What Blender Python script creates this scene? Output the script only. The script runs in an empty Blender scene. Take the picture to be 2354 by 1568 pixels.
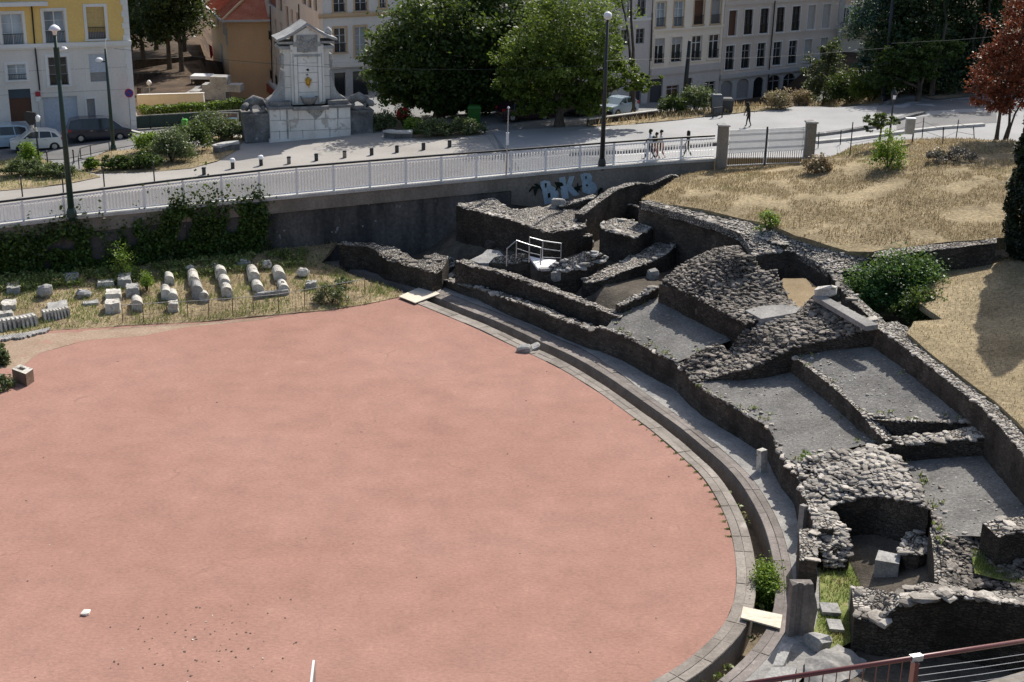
import bpy, math, random
import numpy as np
from mathutils import Vector, noise
from mathutils.geometry import delaunay_2d_cdt, tessellate_polygon

C = bpy.context.scene.collection
RNG = random.Random(7)
PI = math.pi

# ------------------------------------------------------------------ camera model (used to survey the photo)
F = 3060.0; CX = 1176.5; CY = 784.0
TH = math.atan(1061 / 3060.0); RO = math.radians(1.06); CAMH = 22.5
ct, st = math.cos(TH), math.sin(TH); cr, sr = math.cos(RO), math.sin(RO)

def ray(px, py):
    x = (px - CX) / F; y = -(py - CY) / F
    u = x * cr - y * sr; v = x * sr + y * cr
    return (u, ct + v * st, -st + v * ct)
def P(px, py, z=0.0):
    r = ray(px, py); t = (z - CAMH) / r[2]
    return Vector((r[0] * t, r[1] * t, z))
def DD(px, py, d):
    r = ray(px, py); t = d / r[1]
    return Vector((r[0] * t, d, CAMH + r[2] * t))
def hit(px, py, fz, t0=15.0, t1=260.0):
    r = ray(px, py)
    lo, hi = t0, t1
    n = 120; prev = lo
    for i in range(1, n + 1):
        t = lo + (hi - lo) * i / n
        if CAMH + r[2] * t < fz(r[0] * t, r[1] * t):
            a, b = prev, t
            for _ in range(26):
                m = (a + b) / 2
                if CAMH + r[2] * m < fz(r[0] * m, r[1] * m): b = m
                else: a = m
            return Vector((r[0] * b, r[1] * b, fz(r[0] * b, r[1] * b)))
        prev = t
    return Vector((r[0] * hi, r[1] * hi, CAMH + r[2] * hi))
def onplane(px, py, p0, nx, ny):
    """ray against the vertical plane through p0 with horizontal normal (nx,ny)"""
    r = ray(px, py)
    t = (p0[0] * nx + p0[1] * ny) / (r[0] * nx + r[1] * ny)
    return Vector((r[0] * t, r[1] * t, CAMH + r[2] * t))
def lerp(a, b, t): return a + (b - a) * t
def interp(x, xs, ys): return float(np.interp(x, xs, ys))
def sstep(a, b, x):
    t = min(1, max(0, (x - a) / (b - a))); return t * t * (3 - 2 * t)

# ------------------------------------------------------------------ objects
def tag(o, label=None, cat=None, group=None, kind=None):
    if label: o['label'] = label
    if cat: o['category'] = cat
    if group: o['group'] = group
    if kind: o['kind'] = kind
    return o
def thing(name, label, cat, loc=(0, 0, 0), group=None, rz=0.0):
    o = bpy.data.objects.new(name, None); C.objects.link(o)
    o.empty_display_size = 0.2
    o.location = loc; o.rotation_euler = (0, 0, rz)
    return tag(o, label, cat, group)
def copy_tree(o, parent=None):
    c = o.copy(); C.objects.link(c); c.parent = parent
    for ch in list(o.children): copy_tree(ch, c)
    return c
def origin_of(par):
    v = Vector((0, 0, 0)); p = par
    while p is not None:
        v = v + p.location; p = p.parent
    return v

class MB:
    def __init__(s): s.v = []; s.f = []; s.m = []; s.cm = 0
    def add(s, vs, fs, m=None):
        o = len(s.v); s.v += [tuple(x) for x in vs]
        for f in fs: s.f.append(tuple(i + o for i in f)); s.m.append(s.cm if m is None else m)
    def quad(s, a, b, c, d, m=None): s.add([a, b, c, d], [(0, 1, 2, 3)], m)
    def hexa(s, p, m=None):   # p[0..3] bottom loop, p[4..7] top loop
        s.add(p, [(3, 2, 1, 0), (4, 5, 6, 7), (0, 1, 5, 4), (1, 2, 6, 5), (2, 3, 7, 6), (3, 0, 4, 7)], m)
    def box(s, c, size, rz=0.0, m=None):
        hx, hy, hz = size[0] / 2, size[1] / 2, size[2] / 2
        co, si = math.cos(rz), math.sin(rz)
        p = []
        for z in (-hz, hz):
            for x, y in ((-hx, -hy), (hx, -hy), (hx, hy), (-hx, hy)):
                p.append((c[0] + x * co - y * si, c[1] + x * si + y * co, c[2] + z))
        s.hexa(p, m)
    def bar(s, a, b, w, h=None, m=None):   # box section from a to b
        a = Vector(a); b = Vector(b); d = (b - a).normalized()
        up = Vector((0, 0, 1)) if abs(d.z) < 0.95 else Vector((0, 1, 0))
        sx = d.cross(up).normalized(); sy = sx.cross(d).normalized()
        h = w if h is None else h
        p = []
        for q in (a, b):
            for x, y in ((-1, -1), (1, -1), (1, 1), (-1, 1)): p.append(q + sx * (x * w / 2) + sy * (y * h / 2))
        s.hexa(p, m)
    def tube(s, pts, r, n=8, m=None, cap=True):
        pts = [Vector(p) for p in pts]; o = len(s.v)
        rs = r if isinstance(r, (list, tuple)) else [r] * len(pts)
        ref = None
        for i, p in enumerate(pts):
            d = (pts[min(i + 1, len(pts) - 1)] - pts[max(i - 1, 0)])
            d = d.normalized() if d.length > 1e-9 else Vector((0, 0, 1))
            if ref is None: ref = Vector((1, 0, 0)) if abs(d.x) < 0.9 else Vector((0, 1, 0))
            sx = (ref - d * ref.dot(d)).normalized(); sy = d.cross(sx); ref = sx
            for k in range(n):
                a = 2 * PI * k / n
                s.v.append(tuple(p + sx * (math.cos(a) * rs[i]) + sy * (math.sin(a) * rs[i])))
        mm = s.cm if m is None else m
        for i in range(len(pts) - 1):
            for k in range(n):
                k2 = (k + 1) % n
                s.f.append((o + i * n + k, o + i * n + k2, o + (i + 1) * n + k2, o + (i + 1) * n + k)); s.m.append(mm)
        if cap:
            s.f.append(tuple(o + k for k in reversed(range(n)))); s.m.append(mm)
            e = o + (len(pts) - 1) * n
            s.f.append(tuple(e + k for k in range(n))); s.m.append(mm)
    def lathe(s, prof, c=(0, 0, 0), n=16, m=None):
        o = len(s.v); mm = s.cm if m is None else m
        for r, z in prof:
            for k in range(n):
                a = 2 * PI * k / n
                s.v.append((c[0] + r * math.cos(a), c[1] + r * math.sin(a), c[2] + z))
        for i in range(len(prof) - 1):
            for k in range(n):
                k2 = (k + 1) % n
                s.f.append((o + i * n + k, o + i * n + k2, o + (i + 1) * n + k2, o + (i + 1) * n + k)); s.m.append(mm)
        s.f.append(tuple(o + k for k in reversed(range(n)))); s.m.append(mm)
        e = o + (len(prof) - 1) * n
        s.f.append(tuple(e + k for k in range(n))); s.m.append(mm)
    def prism(s, loop, off, m=None):   # loop of points extruded by vector off
        loop = [Vector(p) for p in loop]; off = Vector(off); n = len(loop)
        tris = tessellate_polygon([loop])
        fs = []
        for t in tris: fs.append(tuple(t)); fs.append(tuple(n + i for i in reversed(t)))
        for i in range(n):
            j = (i + 1) % n; fs.append((i, j, n + j, n + i))
        s.add(loop + [p + off for p in loop], fs, m)
    def rock(s, c, size, rng, flat=1.0, m=None, rz=None):
        # chunky stone: a cube with its edges cut, corners jittered
        o = []
        a = rng.uniform(0, 2 * PI) if rz is None else rz
        co, si = math.cos(a), math.sin(a)
        sx, sy, sz = (size if isinstance(size, (tuple, list)) else (size * rng.uniform(.75, 1.3), size * rng.uniform(.6, 1.05), size * rng.uniform(.45, .9) * flat))
        t = rng.uniform(-.25, .25); t2 = rng.uniform(-.25, .25)
        for (x, y, z) in CUBO:
            j = lambda: rng.uniform(.78, 1.12)
            X, Y, Z = x * sx * .5 * j(), y * sy * .5 * j(), z * sz * .5 * j()
            Z += t * X + t2 * Y
            o.append((c[0] + X * co - Y * si, c[1] + X * si + Y * co, c[2] + Z))
        s.add(o, CUBOF, m)
    def build(s, name, mats, parent=None, smooth=False, loc=None, local=False):
        me = bpy.data.meshes.new(name)
        off = origin_of(parent) if (parent is not None and not local) else Vector((0, 0, 0))
        if loc is not None and parent is None: off = Vector(loc)
        vs = s.v if off.length == 0 else [(x - off.x, y - off.y, z - off.z) for x, y, z in s.v]
        me.from_pydata(vs, [], s.f)
        if not isinstance(mats, (list, tuple)): mats = [mats]
        for mt in mats: me.materials.append(mt)
        if len(mats) > 1: me.polygons.foreach_set('material_index', s.m)
        if smooth: me.polygons.foreach_set('use_smooth', [True] * len(me.polygons))
        me.update()
        ob = bpy.data.objects.new(name, me); C.objects.link(ob)
        if parent is not None: ob.parent = parent
        elif loc is not None: ob.location = loc
        return ob
# cuboctahedron-like stone template
_c = [(x, y, z) for x in (-1, 1) for y in (-1, 1) for z in (-1, 1)]
def _mk():
    import itertools
    vs = []
    k = .62
    for x in (-1, 1):
        for y in (-1, 1):
            for z in (-1, 1):
                vs += [(x, y * k, z * k), (x * k, y, z * k), (x * k, y * k, z)]
    idx = lambda x, y, z, a: (((x > 0) * 4 + (y > 0) * 2 + (z > 0)) * 3 + a)
    fs = []
    for sg in (-1, 1):
        L = [(-1, -1), (1, -1), (1, 1), (-1, 1)]
        fs.append(tuple(idx(sg, y, z, 0) for y, z in (L if sg > 0 else L[::-1])))
        fs.append(tuple(idx(x, sg, z, 1) for x, z in (L[::-1] if sg > 0 else L)))
        fs.append(tuple(idx(x, y, sg, 2) for x, y in (L if sg > 0 else L[::-1])))
    for x in (-1, 1):
        for y in (-1, 1):
            for z in (-1, 1):
                t = (idx(x, y, z, 0), idx(x, y, z, 1), idx(x, y, z, 2))
                fs.append(t if x * y * z > 0 else t[::-1])
    for a, b in itertools.product((-1, 1), (-1, 1)):
        fs.append((idx(-1, a, b, 1), idx(1, a, b, 1), idx(1, a, b, 2), idx(-1, a, b, 2)))
        fs.append((idx(a, -1, b, 0), idx(a, 1, b, 0), idx(a, 1, b, 2), idx(a, -1, b, 2)))
        fs.append((idx(a, b, -1, 0), idx(a, b, 1, 0), idx(a, b, 1, 1), idx(a, b, -1, 1)))
    return vs, fs
CUBO, CUBOF = _mk()

# ------------------------------------------------------------------ materials
def newmat(name):
    m = bpy.data.materials.new(name); m.use_nodes = True
    nt = m.node_tree; nt.nodes.clear()
    out = nt.nodes.new('ShaderNodeOutputMaterial')
    b = nt.nodes.new('ShaderNodeBsdfPrincipled')
    nt.links.new(b.outputs[0], out.inputs[0])
    return m, nt, b
def rgba(c): return (c[0], c[1], c[2], 1)
def pos_node(nt):
    g = nt.nodes.new('ShaderNodeNewGeometry'); return g.outputs['Position'], g
def noise_n(nt, src, scale, detail=4, rough=.55, stretch=None):
    if stretch:
        mp = nt.nodes.new('ShaderNodeMapping'); mp.inputs['Scale'].default_value = stretch
        nt.links.new(src, mp.inputs['Vector']); src = mp.outputs[0]
    n = nt.nodes.new('ShaderNodeTexNoise')
    n.inputs['Scale'].default_value = scale; n.inputs['Detail'].default_value = detail
    n.inputs['Roughness'].default_value = rough
    nt.links.new(src, n.inputs['Vector'])
    return n.outputs['Fac']
def ramp(nt, src, stops):
    r = nt.nodes.new('ShaderNodeValToRGB'); e = r.color_ramp.elements
    while len(e) > 1: e.remove(e[-1])
    for i, (p, c) in enumerate(stops):
        if i == 0: el = e[0]; el.position = p
        else: el = e.new(p)
        el.color = rgba(c) if isinstance(c, (tuple, list)) else (c, c, c, 1)
    nt.links.new(src, r.inputs[0]); return r.outputs[0]
def mix(nt, fac, a, b, mode='MIX'):
    n = nt.nodes.new('ShaderNodeMix'); n.data_type = 'RGBA'; n.blend_type = mode
    for sock, v in ((n.inputs[0], fac), (n.inputs[6], a), (n.inputs[7], b)):
        if isinstance(v, (int, float)): sock.default_value = v
        elif isinstance(v, (tuple, list)): sock.default_value = rgba(v)
        else: nt.links.new(v, sock)
    return n.outputs[2]
def bump(nt, b, src, strength=.4, dist=.05):
    n = nt.nodes.new('ShaderNodeBump'); n.inputs['Strength'].default_value = strength
    n.inputs['Distance'].default_value = dist
    nt.links.new(src, n.inputs['Height']); nt.links.new(n.outputs[0], b.inputs['Normal'])
def rough_mat(name, c1, c2, scale=1.5, fine=14, rough=.9, bmp=.4, bd=.04, spots=None, island=0.0, stretch=None, lo=.35, hi=.65, fmix=.35):
    """weathered matt surface: broad tone c1..c2, finer mottling, bump, optional stains and per-stone tone"""
    m, nt, b = newmat(name)
    src, g = pos_node(nt)
    n1 = noise_n(nt, src, scale, 5, .6, stretch)
    col = ramp(nt, n1, [(lo, c1), (hi, c2)])
    n2 = noise_n(nt, src, fine, 6, .65)
    col = mix(nt, fmix, col, ramp(nt, n2, [(.3, .25), (.5, .5), (.72, .85)]), 'OVERLAY')
    if island:
        r = ramp(nt, g.outputs['Random Per Island'], [(0, .5 - island), (1, .5 + island)])
        col = mix(nt, .9, col, r, 'OVERLAY')
    if spots:
        sc, thr, sc_col, amt = spots
        n3 = noise_n(nt, src, sc, 3, .6)
        f = ramp(nt, n3, [(thr, 0.0), (thr + .06, amt)])
        col = mix(nt, f, col, sc_col)
    nt.links.new(col, b.inputs['Base Color'])
    b.inputs['Roughness'].default_value = rough
    b.inputs['Specular IOR Level'].default_value = .25
    if bmp: bump(nt, b, n2, bmp, bd)
    return m
def cobble_mat(name, c1, c2, joint, scale=5.0, zs=1.0, bmp=.9, bd=.08, jw=.10, var=.5, big=.5):
    """masonry of irregular stones bedded in dark mortar: cell tone varies, joints are dark and sunk"""
    m, nt, b = newmat(name)
    src, g = pos_node(nt)
    mp = nt.nodes.new('ShaderNodeMapping'); mp.inputs['Scale'].default_value = (1, 1, zs); nt.links.new(src, mp.inputs['Vector'])
    nw = nt.nodes.new('ShaderNodeTexNoise'); nw.inputs['Scale'].default_value = 2.5; nt.links.new(mp.outputs[0], nw.inputs['Vector'])
    va = nt.nodes.new('ShaderNodeVectorMath'); va.operation = 'MULTIPLY_ADD'; va.inputs[1].default_value = (.16, .16, .16)
    nt.links.new(nw.outputs['Color'], va.inputs[0]); nt.links.new(mp.outputs[0], va.inputs[2])
    v = nt.nodes.new('ShaderNodeTexVoronoi'); v.feature = 'DISTANCE_TO_EDGE'; v.inputs['Scale'].default_value = scale
    v2 = nt.nodes.new('ShaderNodeTexVoronoi'); v2.feature = 'F1'; v2.inputs['Scale'].default_value = scale
    nt.links.new(va.outputs[0], v.inputs['Vector']); nt.links.new(va.outputs[0], v2.inputs['Vector'])
    sp = nt.nodes.new('ShaderNodeSeparateColor'); nt.links.new(v2.outputs['Color'], sp.inputs[0])
    col = ramp(nt, sp.outputs[0], [(0, c1), (1, c2)])
    n1 = noise_n(nt, src, big, 4); col = mix(nt, var, col, ramp(nt, n1, [(.3, .2), (.7, .8)]), 'OVERLAY')
    n2 = noise_n(nt, src, 13, 5, .65); col = mix(nt, .5, col, ramp(nt, n2, [(.3, .25), (.7, .8)]), 'OVERLAY')
    col = mix(nt, ramp(nt, v.outputs['Distance'], [(jw * .35, 1.0), (jw, 0.0)]), col, joint)
    nt.links.new(col, b.inputs['Base Color']); b.inputs['Roughness'].default_value = .95; b.inputs['Specular IOR Level'].default_value = .2
    h = ramp(nt, v.outputs['Distance'], [(0, 0.0), (jw * 2.2, .8), (.5, 1.0)]); h = mix(nt, .25, h, n2)
    bump(nt, b, h, bmp, bd)
    return m
def plain(name, c, rough=.6, metal=0.0, var=.12, scale=6, spec=.4, coat=0):
    m, nt, b = newmat(name)
    src, g = pos_node(nt)
    n = noise_n(nt, src, scale, 4)
    col = ramp(nt, n, [(.3, tuple(x * (1 - var) for x in c)), (.7, tuple(min(1, x * (1 + var)) for x in c))])
    nt.links.new(col, b.inputs['Base Color'])
    b.inputs['Roughness'].default_value = rough; b.inputs['Metallic'].default_value = metal
    b.inputs['Specular IOR Level'].default_value = spec
    if coat: b.inputs['Coat Weight'].default_value = coat; b.inputs['Coat Roughness'].default_value = .06
    return m
def leaf_mat(name, c1, c2, trans=.35, rough=.5, patch=.5, dry=None, tint=(.30, .40, .04)):
    m = bpy.data.materials.new(name); m.use_nodes = True
    nt = m.node_tree; nt.nodes.clear()
    out = nt.nodes.new('ShaderNodeOutputMaterial')
    src, g = pos_node(nt)
    col = ramp(nt, g.outputs['Random Per Island'], [(0, c1), (.75, c2), (1, tuple(min(1, x * 1.5) for x in c2))])
    n = noise_n(nt, src, patch, 3)
    col = mix(nt, .55, col, ramp(nt, n, [(.35, .3), (.65, .72)]), 'OVERLAY')
    if dry: 
        n3 = noise_n(nt, src, dry[0], 3)
        col = mix(nt, ramp(nt, n3, [(dry[2], 0.0), (dry[2] + .12, 1.0)]), col, dry[1])
    b = nt.nodes.new('ShaderNodeBsdfPrincipled')
    nt.links.new(col, b.inputs['Base Color']); b.inputs['Roughness'].default_value = rough
    b.inputs['Specular IOR Level'].default_value = .35
    t = nt.nodes.new('ShaderNodeBsdfTranslucent')
    nt.links.new(mix(nt, .35, col, tint), t.inputs['Color'])
    mx = nt.nodes.new('ShaderNodeMixShader'); mx.inputs[0].default_value = trans
    nt.links.new(b.outputs[0], mx.inputs[1]); nt.links.new(t.outputs[0], mx.inputs[2])
    nt.links.new(mx.outputs[0], out.inputs[0])
    return m
def glass_mat(name, c, rough=.08):
    m, nt, b = newmat(name)
    src, g = pos_node(nt)
    n = noise_n(nt, src, .7, 3, .5, (1, 1, .35))
    nt.links.new(ramp(nt, n, [(.35, tuple(x * .5 for x in c)), (.7, tuple(x * 1.5 for x in c))]), b.inputs['Base Color'])
    b.inputs['Roughness'].default_value = rough; b.inputs['Specular IOR Level'].default_value = .6
    return m

# ------------------------------------------------------------------ shapes
def catmull(pts, step):
    pts = [Vector(p) for p in pts]; out = []
    n = len(pts)
    for i in range(n - 1):
        p0 = pts[max(i - 1, 0)]; p1 = pts[i]; p2 = pts[i + 1]; p3 = pts[min(i + 2, n - 1)]
        k = max(1, int((p2 - p1).length / step))
        for j in range(k):
            t = j / k
            out.append(.5 * ((2 * p1) + (p2 - p0) * t + (2 * p0 - 5 * p1 + 4 * p2 - p3) * t * t + (3 * p1 - p0 - 3 * p2 + p3) * t ** 3))
    out.append(pts[-1]); return out
def resample(pts, n):
    pts = [Vector(p) for p in pts]
    L = [0.0]
    for a, b in zip(pts, pts[1:]): L.append(L[-1] + (b - a).length)
    out = []
    for i in range(n):
        s = L[-1] * i / (n - 1)
        k = 0
        while k < len(L) - 2 and L[k + 1] < s: k += 1
        t = (s - L[k]) / max(1e-9, L[k + 1] - L[k]); out.append(pts[k].lerp(pts[k + 1], t))
    return out
def plen(pts): return sum((Vector(b) - Vector(a)).length for a, b in zip(pts, pts[1:]))
def nz(p, s=1.0, o=0.0): return noise.noise(Vector((p[0] * s + o, p[1] * s - o, p[2] * s + 3.1 * o)))
def inpoly(x, y, poly):
    c = False; j = len(poly) - 1
    for i in range(len(poly)):
        xi, yi = poly[i][0], poly[i][1]; xj, yj = poly[j][0], poly[j][1]
        if (yi > y) != (yj > y) and x < (xj - xi) * (y - yi) / (yj - yi) + xi: c = not c
        j = i
    return c
class Surf:
    """smooth surface through scattered control points (linear radial basis)"""
    def __init__(s, pts):
        s.p = np.array([(p[0], p[1]) for p in pts], float); z = np.array([p[2] for p in pts], float)
        n = len(pts); d = np.linalg.norm(s.p[:, None] - s.p[None], axis=2)
        A = np.zeros((n + 3, n + 3)); A[:n, :n] = d + np.eye(n) * 1e-6
        A[:n, n] = 1; A[:n, n + 1:] = s.p; A[n:, :n] = A[:n, n:].T
        b = np.zeros(n + 3); b[:n] = z
        s.w = np.linalg.lstsq(A, b, rcond=None)[0]
    def __call__(s, x, y):
        d = np.hypot(s.p[:, 0] - x, s.p[:, 1] - y); n = len(s.p)
        return float(d @ s.w[:n] + s.w[n] + s.w[n + 1] * x + s.w[n + 2] * y)
def patch(mb, bound, inner=(), step=.6, amp=.0, nscale=.8, skirt=0.0, surf=None, jit=.35, sm=None):
    """irregular ground patch: boundary + interior points, triangulated; returns its surface function"""
    bound = [Vector(p) for p in bound]
    sf = surf or Surf(list(bound) + [Vector(p) for p in inner])
    ring = []
    for a, b in zip(bound, bound[1:] + bound[:1]):
        k = max(1, int((b - a).length / step))
        for j in range(k): ring.append(a.lerp(b, j / k))
    poly = [(p.x, p.y) for p in ring]
    xs = [p[0] for p in poly]; ys = [p[1] for p in poly]
    pts = [Vector(p) for p in poly]
    rng = random.Random(len(poly) * 13 + int(xs[0] * 10))
    y = min(ys)
    while y < max(ys):
        x = min(xs)
        while x < max(xs):
            q = (x + rng.uniform(-jit, jit) * step, y + rng.uniform(-jit, jit) * step)
            if inpoly(q[0], q[1], poly): pts.append(Vector(q))
            x += step
        y += step
    n = len(poly)
    vs, es, fs, _, _, _ = delaunay_2d_cdt(pts, [(i, (i + 1) % n) for i in range(n)], [], 0, 1e-5)
    V = []
    for i, p in enumerate(vs):
        z = sf(p.x, p.y)
        if amp: z += amp * (nz((p.x, p.y, 0), nscale) + .5 * nz((p.x, p.y, 5), nscale * 2.7))
        V.append((p.x, p.y, z))
    FS = []
    for f in fs:
        cx = sum(V[i][0] for i in f) / len(f); cy = sum(V[i][1] for i in f) / len(f)
        if inpoly(cx, cy, poly):
            a, b, c = (Vector(V[i]) for i in f[:3])
            FS.append(tuple(f) if (b - a).cross(c - a).z > 0 else tuple(reversed(f)))
    mb.add(V, FS)
    if skirt:
        top = []
        for p in ring:
            z = sf(p.x, p.y)
            if amp: z += amp * (nz((p.x, p.y, 0), nscale) + .5 * nz((p.x, p.y, 5), nscale * 2.7))
            top.append(Vector((p.x, p.y, z)))
        m = len(top); cx = sum(p.x for p in top) / m; cy = sum(p.y for p in top) / m
        rows = 4; VV = []
        for r in range(rows + 1):
            for p in top:
                k = 0 if r in (0,) else .09
                VV.append((p.x + k * nz((p.x * 1.7, p.y * 1.7, r * .9)), p.y + k * nz((p.x * 1.7 + 9, p.y * 1.7, r * .9)), p.z - skirt * r / rows))
        area = sum(top[i].x * top[(i + 1) % m].y - top[(i + 1) % m].x * top[i].y for i in range(m))
        QF = []
        for r in range(rows):
            for i in range(m):
                j = (i + 1) % m
                q = (r * m + i, (r + 1) * m + i, (r + 1) * m + j, r * m + j)
                QF.append(q if area > 0 else q[::-1])
        mb.add(VV, QF, sm)
    return sf, poly
def scatter(mb, poly, sf, n, size, rng, flat=.8, sink=.25, m=None, keep=None):
    xs = [p[0] for p in poly]; ys = [p[1] for p in poly]; k = 0; tries = 0
    while k < n and tries < n * 30:
        tries += 1
        x = rng.uniform(min(xs), max(xs)); y = rng.uniform(min(ys), max(ys))
        if not inpoly(x, y, poly): continue
        if keep and not keep(x, y): continue
        s = size[0] + (size[1] - size[0]) * rng.random() ** 2.2
        mb.rock((x, y, sf(x, y) + s * (.5 * .6 * flat - sink)), s, rng, flat, m); k += 1
def wall(mb, front, back=None, base=0.0, thick=.6, rag=.12, step=.35, rough=.07, stones=6, ssize=(.12, .34), seed=1, m=None, sm=None, tm=None):
    """ruined wall: front/back top edges in world space, rough faces down to base, loose stones along the top"""
    rng = random.Random(seed)
    front = [Vector(p) for p in front]
    n = max(3, int(plen(front) / step))
    fr = resample(front, n)
    if back is None:
        bk = []
        for i, p in enumerate(fr):
            d = fr[min(i + 1, n - 1)] - fr[max(i - 1, 0)]; d.z = 0; d.normalize()
            nn = Vector((-d.y, d.x, 0))
            if nn.y < 0 and abs(nn.y) > .15: nn = -nn
            elif abs(nn.y) <= .15 and nn.dot(Vector((p.x, p.y, 0))) < 0: nn = -nn
            bk.append(p + nn * thick)
    else: bk = resample([Vector(p) for p in back], n)
    R = 5; T = 4
    rows = []
    for i in range(n):
        f, b = fr[i], bk[i]
        dz = rag * (nz(f, 1.1, seed) + .6 * nz(f, 3.3, seed)); dz2 = rag * (nz(b, 1.1, seed + 4) + .6 * nz(b, 3.3, seed))
        f = f + Vector((0, 0, dz)); b = b + Vector((0, 0, dz2))
        col = []
        zb = base if not callable(base) else base(f.x, f.y)
        for r in range(R):
            t = r / R; z = lerp(zb, f.z, t)
            q = Vector((f.x, f.y, z)); k = rough * (.4 + .6 * t)
            d = (b - f); d.z = 0; d = d.normalized() if d.length > .01 else Vector((0, 1, 0))
            col.append(q + d * (k * (nz(q, 1.9, seed) + .6 * nz(q, 5.1, seed))) - d * (.03 * (1 - t)))
        for r in range(T + 1):
            q = f.lerp(b, r / T)
            col.append(q + Vector((0, 0, rough * .9 * nz(q, 2.6, seed + 2))))
        zb2 = base if not callable(base) else base(b.x, b.y)
        for r in range(1, 3): col.append(Vector((b.x, b.y, lerp(b.z, zb2, r / 2))))
        rows.append(col)
    M = len(rows[0]); V = [p for c in rows for p in c]; FS = []
    dr = (fr[-1] - fr[0]); dd = bk[n // 2] - fr[n // 2]
    flip = (dr.x * dd.y - dr.y * dd.x) < 0
    for i in range(n - 1):
        for j in range(M - 1):
            q = (i * M + j, (i + 1) * M + j, (i + 1) * M + j + 1, i * M + j + 1)
            FS.append(q[::-1] if flip else q)
    FS.append(tuple(range(M)) if flip else tuple(reversed(range(M))))
    e = (n - 1) * M
    FS.append(tuple(e + k for k in (reversed(range(M)) if flip else range(M))))
    k0 = len(mb.m); mb.add(V, FS, m)
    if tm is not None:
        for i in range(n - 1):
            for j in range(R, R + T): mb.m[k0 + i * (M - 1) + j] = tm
    L = plen(fr)
    for _ in range(int(stones * L)):
        i = rng.randrange(n - 1); t = rng.random(); u = rng.random()
        if rng.random() < .45: u = u * .18
        p = fr[i].lerp(fr[i + 1], t).lerp(bk[i].lerp(bk[i + 1], t), u)
        s = rng.uniform(*ssize)
        if rng.random() < .07: s *= 2.1
        mb.rock((p.x, p.y, p.z + s * .0), s, rng, .6 if s < .35 else .35, sm)
    return fr, bk

def np_mesh(name, V, FQ, mat, parent=None, smooth=False):
    me = bpy.data.meshes.new(name)
    off = origin_of(parent) if parent is not None else Vector((0, 0, 0))
    V = np.asarray(V, dtype=np.float32) - np.array(off, dtype=np.float32)
    nf, k = FQ.shape
    me.vertices.add(len(V)); me.vertices.foreach_set('co', V.ravel())
    me.loops.add(nf * k); me.loops.foreach_set('vertex_index', FQ.astype(np.int32).ravel())
    me.polygons.add(nf); me.polygons.foreach_set('loop_start', np.arange(0, nf * k, k, dtype=np.int32))
    me.update(calc_edges=True); me.materials.append(mat)
    ob = bpy.data.objects.new(name, me); C.objects.link(ob)
    if parent is not None: ob.parent = parent
    return ob
def leaves(name, mat, pts, size, seed, parent=None, up=.35, aspect=.55, upright=False):
    """one small kite-shaped leaf (or blade) at every point"""
    r = np.random.default_rng(seed); pts = np.asarray(pts, float); n = len(pts)
    if upright:
        a = r.normal(size=(n, 3)) * .35; a[:, 2] = 1.0
    else:
        a = r.normal(size=(n, 3)); a[:, 2] *= .7
    a /= np.linalg.norm(a, axis=1)[:, None]
    nn = r.normal(size=(n, 3)); nn[:, 2] += up * 3
    b = np.cross(nn, a); b /= np.linalg.norm(b, axis=1)[:, None] + 1e-9
    L = (size * r.uniform(.6, 1.35, n))[:, None]; W = L * aspect
    nrm = np.cross(a, b)
    base = pts if upright else pts - a * L * .5
    p0 = base; p1 = base + a * L * .45 + b * W * .5 + nrm * L * .06
    p2 = base + a * L; p3 = base + a * L * .45 - b * W * .5 + nrm * L * .06
    V = np.stack([p0, p1, p2, p3], 1).reshape(-1, 3)
    return np_mesh(name, V, np.arange(n * 4).reshape(n, 4), mat, parent)
def clump_pts(seed, c, rad, nclump, per, cr_, hollow=.55, flatten=.75, bottom=-1.0, lump=.22):
    """points in leaf clumps spread through an uneven ellipsoid"""
    r = np.random.default_rng(seed); out = []
    c = np.array(c, float); rad = np.array(rad, float)
    k = 0
    while k < nclump:
        d = r.normal(size=3); d /= np.linalg.norm(d)
        if d[2] < bottom: continue
        rr = hollow + (1 - hollow) * r.random() ** .7
        l = 1 + lump * noise.noise(Vector((d[0] * 2.2 + seed, d[1] * 2.2, d[2] * 2.2))) * 2
        cc = c + d * rad * rr * l
        s = cr_ * r.uniform(.6, 1.3)
        m = int(per * r.uniform(.5, 1.4))
        out.append(cc + r.normal(size=(m, 3)) * np.array([s, s, s * flatten]) * .55)
        k += 1
    return np.concatenate(out)
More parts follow.
